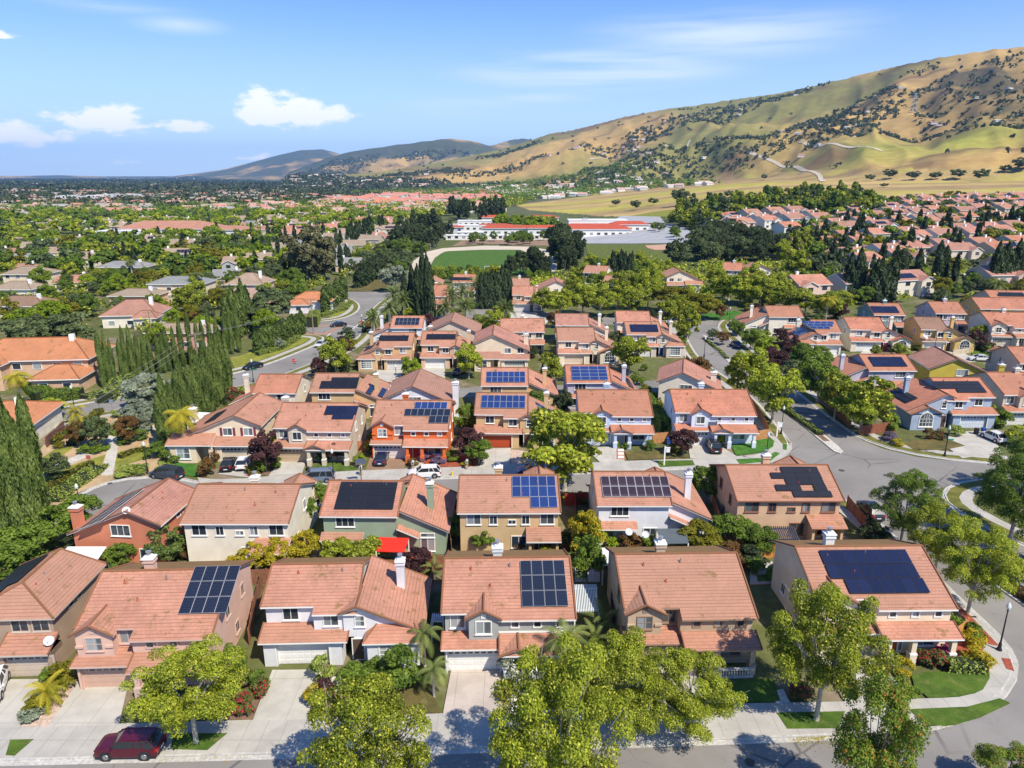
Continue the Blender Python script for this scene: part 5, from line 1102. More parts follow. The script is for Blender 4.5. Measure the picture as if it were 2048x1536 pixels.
def palm(key, mk, H, nf, fl, droop, seeds, seg=9, wid=.55, tr=.22, up=.9):
    out = []
    for s in seeds:
        g = random.Random(s); V = []; F = []; tint = []
        for i in range(nf):
            a = i * 2.4 + g.uniform(-.2, .2); e0 = up - (i / nf) * (up + .55) + g.uniform(-.12, .12); L_ = fl * g.uniform(.85, 1.1)
            p = Vector((0, 0, H)); el_ = e0 + .35; pts = [p.copy()]
            for k in range(seg):
                d = Vector((math.cos(a) * math.cos(el_), math.sin(a) * math.cos(el_), math.sin(el_))); p = p + d * (L_ / seg); el_ -= droop / seg; pts.append(p.copy())
            side = Vector((-math.sin(a), math.cos(a), 0)); tt = (g.random(), g.random())
            for k in range(seg):
                q0, q1 = pts[k], pts[k + 1]; w = wid * math.sin(math.pi * min(1, (k + 1.0) / (seg + .6))) ** .6; fw = (q1 - q0)
                for sg in (-1, 1):
                    for j in (0, .5):
                        b0 = q0.lerp(q1, j); b1 = q0.lerp(q1, j + .46); t1 = b0 + side * sg * w + fw * .7 - Vector((0, 0, w * .45)); 
                        n0 = len(V); V += [tuple(b0), tuple(b1), tuple(t1 + fw * .12), tuple(t1)]; F.append((n0, n0 + 1, n0 + 2, n0 + 3)); tint.append(tt)
        me = bpy.data.meshes.new('crown'); me.from_pydata(V, [], F); ul = me.uv_layers.new(name='UVMap'); ul.data.foreach_set('uv', [c for t in tint for _ in range(4) for c in t]); me.materials.append(LM[mk]); me.update()
        tm = MB(); n = 8
        for k in range(n):
            z0, z1 = H * k / n, H * (k + 1) / n; r0 = tr * (1.25 - .35 * k / n); tm.tube((0, 0, z0 - (.3 if k == 0 else 0)), (0, 0, z1), r0 * 1.06, r0 * .94, 8)
        if tr > .3: tm.tube((0, 0, H - 1.0), (0, 0, H + .1), tr * 1.1, tr * 1.7, 9)
        out.append((me, tm.mesh('trunk', [PALEB])))
    TPL[key] = out
palm('date_palm', 'palm', 5.0, 52, 4.3, 1.5, (1, 2), tr=.42, wid=.34, up=1.2); palm('king_palm', 'palm', 4.0, 15, 2.7, 1.9, (3,), tr=.14, wid=.5); palm('gold_palm', 'gold', 1.0, 22, 2.2, 1.6, (5,), tr=.12, wid=.4); palm('tall_palm', 'palm', 10, 34, 2.2, 2.0, (6,), tr=.24, wid=.45)
palm('queen_palm', 'gold', 7, 22, 3.4, 2.2, (8,), tr=.18, wid=.8); palm('banana_plant', 'palm', 1.2, 11, 2.8, 1.5, (9,), tr=.14, wid=.42, up=1.15)

TREES = []
def tree(key, pos, h=1.0, w=None, label=None, cat='tree', group=None, name='tree', mk=None, v=None, parts=True, rz=None):
    t = TPL[key]; cr, tm = t[(len(TREES) if v is None else v) % len(t)]
    p = pos if isinstance(pos, Vector) else P(*pos)
    w = h if w is None else w
    if parts and tm:
        r = empty(name, (p.x, p.y, p.z)); c = link('crown', cr, r)
        link('trunk', tm, r)
    else:
        r = link(name, cr); r.location = (p.x, p.y, p.z); c = r
    r.rotation_euler = (0, 0, random.uniform(0, 6.28) if rz is None else rz); r.scale = (w, w, h)
    if mk: c.material_slots[0].link = 'OBJECT'; c.material_slots[0].material = LM[mk]
    if name == 'tree': name = {'oak_mid': 'oak_tree', 'euc_mid': 'eucalyptus_tree', 'conifer_mid': 'pine_tree', 'conifer_far': 'pine_tree', 'olive_mid': 'spreading_tree'}.get(key, name); r.name = name
    if cat == 'tree': cat = {'street_tree': 'street tree', 'oak_tree': 'oak', 'dark_tree': 'evergreen'}.get(name, {'conifer': 'conifer', 'oak_mid': 'oak'}.get(key if key == 'oak_mid' else key[:7], cat))
    tag(r, label, cat, group); TREES.append(r); return r

tree('plane_near', (393, 1487), .95, .95, 'bright leafy tree over the dark red parked car', v=0, rz=1, name='street_tree')
tree('plane_near', (742, 1648), 1.17, 1.0, 'bright leafy tree at the bottom edge in front of the white house', v=1, rz=2, name='street_tree')
tree('plane_near', (1110, 1648), 1.42, 1.02, 'largest bright leafy tree, at the bottom edge beside the stepping slabs', v=2, rz=.5, name='street_tree')
tree('plane_near', (1245, 1484), .98, .86, 'bright leafy tree hiding the garage of the tan house', v=3, rz=4, name='street_tree')
tree('plane_near', (1375, 1481), .78, .86, 'spreading leafy tree left of the shaded lawn and balustrade', v=0, rz=3.3, name='street_tree')
tree('plane_near', (1632, 1442), 1.28, .98, 'tall loose leafy tree with a pale trunk before the cream corner house', v=1, rz=5.2, name='street_tree')
tree('maple_near', (1727, 1650), 1.38, .86, 'deep green young tree with red tipped leaves at the bottom right', name='street_tree', v=0)
tree('plane_near', (1935, 1228), 1.05, .88, 'leafy tree in the red mulch strip by the tall black lamp', v=2, rz=2.2, name='street_tree', mk='plane')
tree('plane_near', (1800, 1092), .96, .80, 'dense green tree over the car parked at the junction', v=3, rz=.3, name='street_tree', mk='green')
tree('plane_near', (1868, 1150), .92, .78, 'leafy tree between the corner house and the dense green one', v=0, rz=4.1, name='street_tree')
tree('plane_near', (2020, 1080), 1.2, 1.12, 'big dark green tree at the right edge past the junction', v=1, rz=.9, name='street_tree', mk='green')
tree('plane_near', (2085, 1000), 1.1, 1.1, 'dark green tree cut by the right edge above the junction', v=2, rz=2.9, name='street_tree', mk='green')
tree('plane_near', (2120, 1170), 1.0, 1.0, 'dark green tree at the right edge by the hedge median', v=3, rz=1.9, name='street_tree', mk='green')
tree('maple_near', (2015, 1600), .50, .75, 'small dark treetop poking into the bottom right corner', v=0)
for q in (((1719, 868), 1.15, 1.15, 'leafy tree on the pavement left of the blue grey house', 'plane'), ((1543, 848), 1.2, 1.1, 'leafy tree beside the white name post at the avenue corner', 'plane'), ((1496, 806), 1.2, 1.15, 'leafy tree behind the pale corner house at the avenue', 'plane'),
          ((1634, 806), 1.1, 1.1, 'green tree on the avenue pavement beyond the hedge median', 'green'), ((1668, 838), 1.0, .85, 'narrow leafy tree on the right pavement of the avenue', 'plane'), ((1129, 980), 1.32, 1.55, 'broad leafy tree over the blue car on the upper street', 'plane'), ((672, 752), .98, .90, 'round yellow green tree at the corner of the curving road', 'plane'),
          ((938, 757), .85, .82, 'pale leafy tree in front of the peach house', 'plane'), ((1100, 776), .85, .65, 'thin pale tree between the two blue roofed houses', 'plane'), ((1258, 748), .98, 1.05, 'leafy tree in front of the beige house near the avenue', 'plane'), ((1373, 690), 1.25, .85, 'tall leafy tree on the left pavement of the avenue', 'plane'),
          ((1392, 774), .72, .80, 'bronze tinted tree behind the ridge of the turned white house', 'rust'), ((822, 757), .55, .60, 'round bright green tree in front of the tan house garage', 'lime'), ((985, 672), .85, .8, 'leafy tree left of the small plaza', 'plane'), ((1110, 655), .55, .6, 'small bronze tree beside the plaza', 'rust')):
    tree('plane_mid', q[0], q[1], q[2], q[3], mk=q[4], name='street_tree')
for u, v, h, w in ((1085, 628, 1.1, 1.05), (1120, 634, 1.2, 1.15), (1165, 630, 1.35, 1.2), (1150, 605, 1.3, 1.1), (1200, 634, 1.3, 1.2), (1235, 618, 1.5, 1.2), (1262, 634, 1.2, 1.1), (1295, 620, 1.5, 1.15), (1300, 595, 1.5, 1.2), (1245, 590, 1.2, 1.1), (1335, 655, 1.1, .9), (1355, 640, 1.0, .8),
                   (1445, 600, 1.3, 1.1), (1480, 608, 1.4, 1.15), (1520, 614, 1.35, 1.2), (1552, 600, 1.2, 1.1), (1500, 585, 1.3, 1.2), (1430, 575, 1.1, 1.0), (1570, 625, 1.1, 1.1), (1650, 640, 1.1, 1.1), (1610, 628, 1.0, 1.05), (1680, 628, 1.0, 1.1), (1590, 560, 1.6, 1.2), (1600, 520, 1.8, 1.2), (1566, 530, 1.4, 1.2)):
    tree('plane_mid', (u, v), h * .85, w, 'yellow green leafy tree in the mass of trees around the avenue green', group='leafy trees around the avenue green', name='street_tree')
tree('olive_mid', (1345, 625), 1.05, .85, 'wide olive green flat topped tree, the left of two beside the avenue green', v=0); tree('olive_mid', (1400, 640), .95, .85, 'wide olive green flat topped tree, the right of two beside the avenue green', v=1)

for key, px, h, w, lab, mk in (('green_mid', (533, 945), .85, .72, 'purple leaved tree between the two cream driveways', 'purple'), ('green_mid', (1090 + 275, 912), .62, .62, 'dark purple tree beside the garage of the pale corner house', 'purple'), ('green_mid', (675, 925), .42, .5, 'small dark red leaved tree at the blue front door', 'purple'), ('green_mid', (942, 920), .68, .72, 'dark reddish tree at the right of the orange house', 'purple'),
                        ('green_mid', (958, 930), .55, .6, 'dark green tree beside the red garage drive', 'green'), ('green_mid', (638, 757), .6, .55, 'purple tree hard against the round yellow green one', 'purple'), ('green_mid', (1575, 715), .8, .8, 'blackish purple tree at the left of the blue solar house', 'purple'), ('green_mid', (940, 872), .75, .7, 'bright green tree between the orange and ochre houses', 'green'),
                        ('green_mid', (1072, 832), .62, .7, 'dark green bushy tree behind the ochre house', 'green'), ('green_mid', (1128, 835), .7, .55, 'dark glossy tree left of the light blue house', 'dark'), ('green_mid', (600, 1058), .70, .6, 'green tree against the white side wall of the cream house', 'green'), ('green_mid', (635, 1030), .6, .5, 'leafy green tree between the cream and sage houses', 'green'),
                        ('green_mid', (338, 1130), .62, .60, 'dense rounded dark tree behind the terracotta house', 'cypress'), ('green_mid', (1410, 1005), .72, .72, 'dark green tree between the white and peach houses', 'green'), ('green_mid', (1172, 1120), .78, .62, 'yellow green citrus tree between the sand and white houses', 'yellow'), ('green_mid', (1172, 1175), .80, .55, 'dark tree beside the white pergola', 'green'),
                        ('green_mid', (1395, 1105), .5, .75, 'bronze green garden tree behind the tan house roof', 'olive'), ('green_mid', (560, 1135), .45, .65, 'yellowing citrus tree behind the white house, left', 'yellow'), ('green_mid', (610, 1120), .45, .6, 'yellowing citrus tree behind the white house, by the green house wall', 'yellow'), ('green_mid', (680, 1130), .45, .6, 'green citrus tree left of the red awning', 'plane'),
                        ('green_mid', (740, 1138), .48, .65, 'yellow green citrus tree nearest the red awning', 'plane'), ('green_mid', (925, 1085), .52, .55, 'green tree left of the sand house garden', 'green'), ('green_mid', (965, 1100), .42, .5, 'green bushy tree under the sand house windows', 'green'), ('green_mid', (245, 1135), .38, .5, 'green tree in front of the terracotta gable', 'green'),
                        ('green_mid', (515, 1140), .42, .6, 'lemon tree behind the pink house chimney', 'yellow'), ('green_mid', (835, 1155), .5, .45, 'small purple tree by the red deck fence', 'purple'), ('green_mid', (60, 1150), .75, 1.0, 'dark green tree behind the brown house', 'green'), ('green_mid', (110, 1100), .7, .9, 'green tree at the foot of the tall cypresses', 'green'), ('green_mid', (20, 1165), .7, .9, 'green tree at the left edge behind the brown house', 'green'),
                        ('green_mid', (165, 1060), .6, .7, 'green tree left of the white chimney of the terracotta house', 'green'), ('green_mid', (1745, 1090), .4, .5, 'dark round shrub tree by the peach house fence', 'dark'), ('green_mid', (1515, 1110), .5, .6, 'green garden tree in front of the peach house', 'green'), ('green_mid', (1460, 1090), .5, .7, 'green garden tree left of the peach house', 'green'), ('green_mid', (1470, 1010), .5, .5, 'green tree at the left wall of the peach house', 'green')):
    tree(key, px, h, w, lab, mk=mk)

for key, px, h, w, lab, mk in (('oak_mid', (300, 822), .62, .62, 'broad grey green tree on the verge in the park', 'grey'), ('oak_mid', (282, 850), .40, .50, 'low spreading grey green tree below the broad one', 'grey'), ('green_mid', (160, 893), .55, .55, 'dark bronze tree left of the park path', 'rust'), ('green_mid', (200, 897), .72, .68, 'dark green tree beside the park path fork', 'oak'),
                        ('green_mid', (258, 888), .62, .55, 'bronze green tree right of the park path fork', 'rust'), ('green_mid', (115, 963), .55, .6, 'light green tree with a white painted trunk on the park lawn', 'oak'), ('green_mid', (107, 838), .52, .7, 'small yellow green tree on the verge of the curving road', 'plane'), ('green_mid', (292, 862), .45, .4, 'thin greyish tree by the side path', 'grey'), ('green_mid', (560, 700), .40, .38, 'small bare looking tree on the verge lawn', 'grey')):
    tree(key, px, h, w, lab, mk=mk)
tree('oak_mid', (120, 720), 1.0, 1.08, 'huge dark oak above the orange roofed villa', v=0); tree('oak_mid', (60, 700), .8, .8, 'dark oak at the left edge above the orange roofed villa', v=1); tree('oak_mid', (545, 650), 1.0, .98, 'huge dark oak left of the small orange roofed house', v=1, mk='oak'); tree('oak_mid', (500, 665), .7, .7, 'dark oak in front of the huge one', v=0, mk='oak')
tree('oak_mid', (790, 585), .92, .75, 'large grey green oak at the top of the curving road', v=0, mk='grey')
tree('euc_mid', (615, 560), 1.0, 1.0, 'very tall dark eucalyptus, the tallest tree of the left hand town'); tree('euc_mid', (650, 560), .8, .7, 'second tall eucalyptus just right of the tallest')
tree('green_mid', (533, 675), 1.0, 1.15, 'vivid lime green round tree behind the clipped cypress hedge', mk='lime'); tree('green_mid', (320, 700), .9, 1.1, 'lime green tree behind the row of tall cypresses, left', mk='lime'); tree('green_mid', (420, 680), .9, 1.5, 'wide bright green tree behind the row of cypresses, right', mk='lime'); tree('green_mid', (60, 660), .8, 1.6, 'wide lime green tree at the left edge', mk='lime')

def row(a, b, n, key, h0, h1, w, label, group, jit=.35):
    A, B = P(*a), P(*b)
    for i in range(n):
        t = i / max(1, n - 1); q = A.lerp(B, t); q = Vector((q.x + random.uniform(-jit, jit), q.y + random.uniform(-jit, jit), 0)); q.z = float(hfun(q.x, q.y))
        hh = (h0 + (h1 - h0) * t) * random.uniform(.82, 1.1); tree(key, q, hh, w * random.uniform(.9, 1.12), label, 'cypress', group, 'cypress_tree')
row((-30, 1160), (92, 1095), 6, 'cyp_near', 1.5, 1.3, .82, 'tall columnar cypress in the row along the left edge beside the park', 'cypresses along the left edge')
row((-50, 1080), (84, 1040), 7, 'cyp_near', 1.4, 1.2, .82, 'tall columnar cypress in the row along the left edge beside the park', 'cypresses along the left edge')
row((-20, 1010), (72, 985), 5, 'cyp_near', 1.35, 1.15, .8, 'tall columnar cypress in the row along the left edge beside the park', 'cypresses along the left edge')
row((326, 902), (452, 800), 13, 'cyp_near', .85, 1.15, .68, 'columnar cypress in the dense wall of cypresses beside the shuttered house', 'wall of cypresses beside the shuttered house', .2)
row((350, 872), (460, 780), 6, 'cyp_near', .85, 1.0, .6, 'columnar cypress in the dense wall of cypresses beside the shuttered house', 'wall of cypresses beside the shuttered house', .2)
row((206, 775), (330, 745), 11, 'cyp_near', .86, .82, .5, 'columnar cypress in the long row behind the power pole', 'long row of cypresses behind the power pole')
row((338, 742), (480, 705), 11, 'cyp_near', .9, 1.0, .5, 'columnar cypress in the long row behind the power pole', 'long row of cypresses behind the power pole')
row((455, 690), (500, 665), 6, 'cyp_mid', 1.2, 1.3, 1.0, 'thin cypress beside the huge dark oak', 'thin cypresses beside the oak')
row((515, 706), (605, 668), 20, 'cyp_mid', .52, .58, .95, 'clipped cypress forming the tall hedge at the bend of the road', 'clipped cypress hedge at the bend', .1)
row((652, 625), (690, 596), 9, 'cyp_mid', .7, .75, 1.3, 'clipped cypress beside the small orange roofed house', 'clipped cypresses at the orange roofed house')
row((812, 632), (835, 632), 3, 'cyp_dark', 1.2, 1.3, 1.0, 'slim dark cypress among the palms, left group', 'slim cypresses among the palms'); row((848, 640), (862, 655), 3, 'cyp_dark', 1.9, 1.7, .9, 'very tall thin cypress rising right of the palms', 'very tall thin cypresses')
row((963, 618), (1018, 616), 9, 'cyp_dark', 1.15, 1.1, .95, 'dark cypress in the tight group beside the rose roofed house', 'cypress group in the centre')
row((1217, 560), (1262, 560), 9, 'cyp_dark', .9, 1.0, .8, 'thin dark cypress standing behind the leafy trees', 'thin cypresses behind the leafy trees')
row((1263, 661), (1307, 662), 7, 'cyp_dark', .48, .48, .65, 'small dark cypress on the roof line of the white house', 'small cypresses along the white house')
row((680, 800), (715, 806), 3, 'cyp_dark', .50, .50, .6, 'small thin cypress behind the beige house', 'small thin cypresses behind the beige house')
row((1692, 598), (1716, 600), 4, 'cyp_dark', 1.25, 1.3, 1.4, 'thick dark cypress in the left clump behind the teal house', 'dark cypress clumps behind the teal house'); row((1740, 605), (1778, 605), 6, 'cyp_dark', 1.1, 1.15, 1.3, 'thick dark cypress in the right clump behind the teal house', 'dark cypress clumps behind the teal house')
row((1985, 580), (2046, 575), 9, 'cyp_dark', 1.25, 1.3, 1.2, 'thick dark cypress in the clump at the right edge', 'dark cypress clump at the right edge')
row((1872, 565), (1885, 560), 2, 'cyp_dark', 1.35, 1.2, 1.2, 'single dark cypress before the cream gable', 'pair of dark cypresses'); tree('conifer_mid', (1795, 562), 1.05, 1.1, 'broad dark conifer left of the light green gabled house', 'tree')

for u, v, h, w in ((748, 668, .82, .9), (780, 648, .95, 1.0), (810, 640, 1.15, 1.1), (790, 625, 1.1, 1.05), (892, 652, 1.05, .9), (930, 648, 1.0, 1.0), (926, 625, 1.25, 1.05), (955, 612, 1.3, 1.1), (1012, 655, 1.05, 1.0), (835, 610, 1.2, 1.1), (905, 620, 1.0, 1.0)):
    tree('date_palm', (u, v), h, w, 'date palm with arching grey green fronds in the palm grove', 'palm', 'date palms by the curving road', 'date_palm')
tree('king_palm', (850, 1335), .85, .72, 'palm left of the chequered garage door, upper', 'palm', name='palm_tree'); tree('king_palm', (868, 1395), .7, .65, 'palm left of the pinkish drive, nearer the street', 'palm', name='palm_tree'); tree('king_palm', (1130, 1365), 1.05, 1.0, 'palm at the living room window of the grey house', 'palm', name='palm_tree', mk='palm')
tree('gold_palm', (98, 1410), 1.25, .85, 'golden yellow palm between the two leftmost driveways', 'palm', name='palm_tree'); tree('queen_palm', (372, 918), 1.0, 1.0, 'tall palm with golden hanging fronds beside the white garden tent', 'palm', name='palm_tree'); tree('queen_palm', (45, 815), .85, 1.0, 'golden palm in front of the orange roofed villa', 'palm', name='palm_tree'); tree('gold_palm', (155, 852), 2.2, 1.1, 'small golden palm on the verge beside the lamp', 'palm', name='palm_tree')
tree('banana_plant', (1205, 1270), 1.15, .95, 'banana plant with huge upright leaves beside the white pergola', 'plant', name='banana_plant'); tree('banana_plant', (1188, 1300), 1.0, .8, 'banana plant nearer the front of the tan house wall', 'plant', name='banana_plant'); tree('banana_plant', (868, 1155), .8, .7, 'banana plant at the back corner of the grey house', 'plant', name='banana_plant')
tree('tall_palm', (268, 575), 1.0, 1.3, 'tall fan palm before the grey roofed villa', 'palm', name='palm_tree'); tree('tall_palm', (398, 600), .9, 1.6, 'fan palm at the right end of the cream villa', 'palm', name='palm_tree'); tree('date_palm', (430, 535), 1.3, 1.0, 'palm in the middle of the left hand town', 'palm', name='palm_tree')
tree('queen_palm', (1650, 645), .95, 1.1, 'golden palm beside the first house right of the avenue green', 'palm', name='palm_tree'); tree('date_palm', (1128, 700), .7, .65, 'small palm between the cream houses of the sixth row', 'palm', name='palm_tree'); tree('date_palm', (1990, 600), .9, .9, 'palm at the right edge behind the brown roof', 'palm', name='palm_tree')
SH = [((648, 1362), 1.25, 1.1, 'hedge', 'dark clipped barrel shaped shrub right of the white garage'), ((632, 1405), .95, 1.0, 'yellow', 'yellow round bush beside the second driveway'), ((652, 1390), .85, .85, 'purple', 'dark red bush behind the yellow round one'), ((700, 1362), .8, 1.2, 'green', 'low dark shrub under the big grid window'), ((760, 1350), .9, 1.6, 'green', 'dark shrubs at the right corner of the white house'),
      ((806, 1372), 1.9, 2.0, 'green', 'large dark shrub between the white and grey houses'), ((520, 1378), .9, .9, 'green', 'round green shrub left of the white garage'), ((515, 1395), .9, 1.0, 'roses', 'red rose bush beside the left edge of the white house drive'), ((490, 1425), .9, 1.0, 'roses', 'red rose bush nearest the pavement'), ((488, 1370), .8, .9, 'roses', 'red rose bush behind the other two'), ((470, 1345), 1.6, 1.3, 'green', 'tall green shrub at the right corner of the pink house'),
      ((1014, 1358), 1.4, .95, 'white', 'white flowering bush at the grey house path'), ((1012, 1400), .9, .8, 'rust', 'reddish shrub beside the stepping slabs'), ((100, 1362), .75, .8, 'green', 'round green shrub at the pink house driveway corner'), ((128, 1372), 1.1, 1.4, 'olive', 'feathery green shrub along the pink house drive'), ((80, 1425), .8, 1.0, 'olive', 'low olive shrub near the golden palm'), ((60, 1440), .6, 1.0, 'grey', 'grey mounded shrub at the pavement end of the bed'),
      ((1760, 1352), .8, .9, 'olive', 'green tuft at the cream house porch'), ((1868, 1332), .8, 1.0, 'roses', 'red rose bush in the corner house bed, left'), ((1842, 1325), .8, .9, 'roses', 'red rose bush under the corner house window'), ((1885, 1318), .7, .9, 'magenta', 'pink flowering bush by the corner pillar'), ((1958, 1330), .9, 1.3, 'yellow', 'yellow flowering shrub at the bend of the pavement'), ((1945, 1290), .9, 1.1, 'yellow', 'yellow green shrub behind the clipped hedge'), ((1945, 1280), .9, 1.0, 'green', 'green shrub beside the orange fence'),
      ((1905, 1262), 1.0, 1.2, 'green', 'green shrub at the side of the corner house'), ((1812, 1395), .7, .9, 'green', 'low green shrub at the corner of the drive'), ((1600, 1392), .7, 1.0, 'roses', 'red flowers in the bed left of the pale trunk'), ((1805, 1350), .8, .9, 'yellow', 'golden grass tuft by the spiral topiary'),
      ((1080, 1088), 1.35, 1.7, 'magenta', 'magenta bougainvillea behind the grey house roof'), ((1035, 1098), .9, 1.3, 'rust', 'rusty shrub left of the bougainvillea'), ((1300, 1100), .9, 1.2, 'green', 'green shrub behind the tan house chimney'), ((1545, 1160), .9, 1.1, 'green', 'green shrub beside the cream house back wall'), ((1510, 1145), .9, .9, 'green', 'green shrub at the orange back fence'), ((475, 1135), .8, 1.2, 'yellow', 'yellow green shrub behind the pink house'), ((1165, 1005), .8, 1.2, 'green', 'green shrub behind the red gate'), ((1140, 1003), .7, 1.1, 'yellow', 'yellow green shrub left of the red gate'),
      ((412, 952), 1.4, 1.3, 'rust', 'red and green clipped hedge bush by the brick steps'), ((425, 925), 1.0, 1.2, 'rust', 'orange flowered shrub at the shuttered house porch'), ((520, 945), 1.1, 1.2, 'green', 'green shrub under the purple tree'), ((550, 938), 1.0, 1.2, 'green', 'green shrub beside the cream drive'), ((510, 950), .9, 1.2, 'olive', 'yellow green shrub at the pavement by the two drives'), ((625, 918), .9, 1.0, 'green', 'clipped green hedge bush left of the dark red tree'), ((650, 922), .9, 1.3, 'green', 'clipped green hedge bush right of the blue door'),
      ((385, 912), 1.2, 1.0, 'grey', 'rounded grey green shrub at the shuttered house corner'), ((870, 905), 1.1, 1.2, 'green', 'green shrub by the orange house window'), ((905, 922), .8, 1.3, 'green', 'green shrub in the orange house flower bed'), ((878, 928), .7, 1.2, 'violet', 'lavender clump in the orange house bed, right'), ((850, 922), .7, 1.1, 'violet', 'lavender clump in the orange house bed, left'), ((826, 932), .6, .9, 'rust', 'bronze shrub at the paver drive corner'), ((932, 932), .5, .8, 'yellow', 'low yellow flowers at the pavement'), ((1095, 925), .8, 1.0, 'green', 'green shrub under the broad leafy tree'),
      ((1230, 895), .6, .7, 'green', 'small round shrub left at the blue house wall'), ((1250, 898), .6, .7, 'green', 'small round shrub in the blue house bed, middle'), ((1300, 900), .9, .9, 'green', 'rounded dark shrub at the right end of the blue house bed'), ((1352, 905), .8, 1.2, 'olive', 'bronze green shrub under the purple tree at the corner house'), ((1440, 890), 1.4, .6, 'lime', 'slim bright green shrub at the corner house door'),
      ((1910, 872), 1.0, 1.3, 'hedge', 'clipped dome shrub in front of the blue grey house garage'), ((1858, 878), 1.0, 1.0, 'roses', 'rose shrub under the arched window, left'), ((1878, 880), 1.0, 1.0, 'roses', 'rose shrub under the arched window, right'), ((1780, 882), .8, 1.4, 'violet', 'pink and violet flowering clump by the junction pavement'), ((1795, 892), .6, 1.0, 'yellow', 'golden flowering clump beside the violet one'), ((1782, 862), 1.7, 1.6, 'green', 'large green shrub left of the blue grey house'), ((1735, 850), 1.0, 1.6, 'green', 'dark shrub under the pavement tree'),
      ((2000, 855), 1.6, 1.8, 'green', 'big green shrub at the right edge garage'), ((2035, 890), 1.8, 2.2, 'plane', 'yellow green shrub mass at the right edge'), ((1715, 690), 1.6, 1.6, 'green', 'large round shrub left of the red door house'), ((1835, 700), .8, 1.8, 'hedge', 'clipped hedge bush left of the golden house'), ((1935, 692), .8, 1.5, 'hedge', 'clipped hedge bush right of the golden house'), ((1990, 690), 1.5, 1.5, 'lime', 'lime green bush by the pale cream house'), ((1770, 702), .9, 1.4, 'purple', 'dark purple shrub under the red door gable'),
      ((330, 948), 1.1, 1.5, 'hedge', 'shrub behind the dark minivan, right'), ((320, 915), 1.3, 2.0, 'green', 'large green shrub in front of the white garden tent'), ((345, 925), 1.2, 1.7, 'green', 'green shrub right of the park lamp'), ((255, 948), .6, 2.0, 'hedge', 'low spreading shrub by the park path kerb'), ((280, 945), .6, 1.6, 'hedge', 'low spreading shrub left of the park lamp'), ((180, 905), .7, 1.6, 'green', 'low dark shrub at the path fork, left'), ((198, 903), .6, 1.6, 'green', 'low dark shrub at the path fork, right'),
      ((250, 888), .8, 1.3, 'green', 'dark shrub right of the path fork'), ((280, 880), 1.1, 1.5, 'green', 'dark shrub mass beside the side path'), ((160, 880), .6, 1.2, 'olive', 'low golden green shrub on the sandy park ground'), ((120, 895), .5, 1.0, 'olive', 'small golden green shrub left in the park'), ((240, 858), .8, 1.6, 'hedge', 'shrub on the bank above the fork'),
      ((810, 1170), .9, 1.0, 'green', 'green shrub at the red deck fence'), ((1560, 1140), .7, .8, 'green', 'shrub at the cream house corner'), ((1130, 1310), .9, 1.0, 'yellow', 'yellow green shrub behind the grey house palm'), ((1215, 1330), 1.0, .9, 'green', 'green shrub at the tan garage pillar'), ((700, 880), 1.7, 1.4, 'green', 'green shrub at the side of the tan beige house'), ((745, 905), 1.0, 1.1, 'plane', 'yellow green shrub left of the brown paver drive'), ((722, 932), 1.0, 1.1, 'lime', 'light green shrub by the basketball stand'),
      ((1395, 850), 1.3, 1.2, 'green', 'dark shrub between the blue and pale corner houses'), ((1335, 870), 1.6, 1.0, 'green', 'tall dark shrub in the gap by the brown fence'), ((1315, 830), 1.7, 1.3, 'olive', 'bronze green shrub in the passage'), ((1290, 800), 1.6, 1.4, 'olive', 'olive shrub below the turned white house'), ((1130, 760), 1.0, 1.4, 'green', 'dark shrub on the lane by the blue roof'), ((1275, 770), 1.5, 1.6, 'green', 'dark shrub beside the lavender house wing')]
for px, h, w, mk, lab in SH: tree('shrub', px, h, w, lab, 'shrub', None, 'shrub', mk=mk)

def hedge(px, wid, hgt, mk, label, name='hedge', den=40, leaf=.13, cat='hedge'):
    pts = [P(*q) for q in px]; C = []; Nn = []; ex = MB()
    for a, b in zip(pts, pts[1:]):
        d = b - a; L_ = max(.1, math.hypot(d.x, d.y)); t = Vector((d.x / L_, d.y / L_, 0)); s = Vector((-t.y, t.x, 0)); n = int(L_ * (wid + 2 * hgt) * den)
        for _ in range(min(n, 9000)):
            q = a.lerp(b, random.random()); r = random.random() * (wid + 2 * hgt); j = random.uniform(-.1, .12)
            if r < wid: p = q + s * (r - wid / 2); p.z += hgt + j + .1 * math.sin(p.x * 1.3 + p.y * 1.7); nv = (0, 0, 1)
            else:
                sg = 1 if r < wid + hgt else -1; p = q + s * sg * (wid / 2 + j); p.z += random.random() * hgt; nv = (s.x * sg, s.y * sg, .3)
            C.append(p[:]); Nn.append(nv)
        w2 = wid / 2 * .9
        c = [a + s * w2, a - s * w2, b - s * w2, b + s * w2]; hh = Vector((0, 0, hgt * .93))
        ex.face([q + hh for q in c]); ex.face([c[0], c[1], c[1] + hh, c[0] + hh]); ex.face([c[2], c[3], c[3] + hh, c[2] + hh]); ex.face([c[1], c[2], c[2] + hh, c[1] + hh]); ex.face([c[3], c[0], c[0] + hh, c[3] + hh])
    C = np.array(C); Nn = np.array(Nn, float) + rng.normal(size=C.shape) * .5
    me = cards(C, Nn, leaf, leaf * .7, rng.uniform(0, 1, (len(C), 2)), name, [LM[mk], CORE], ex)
    return tag(link(name, me), label, cat)
hedge([(1890, 1338), (1966, 1343)], 1.4, 1.0, 'hedge', 'long clipped dark hedge behind the corner lawn')
hedge([(1564, 817), (1600, 842), (1640, 872)], 1.1, .7, 'hedge', 'clipped hedge along the avenue median near the junction'); hedge([(1409, 678), (1438, 702), (1455, 719)], .8, .5, 'hedge', 'low planting on the far avenue median')
hedge([(1940, 1121), (2048, 1200), (2110, 1245)], 1.2, .8, 'rust', 'brownish clipped hedge on the median at the right edge')
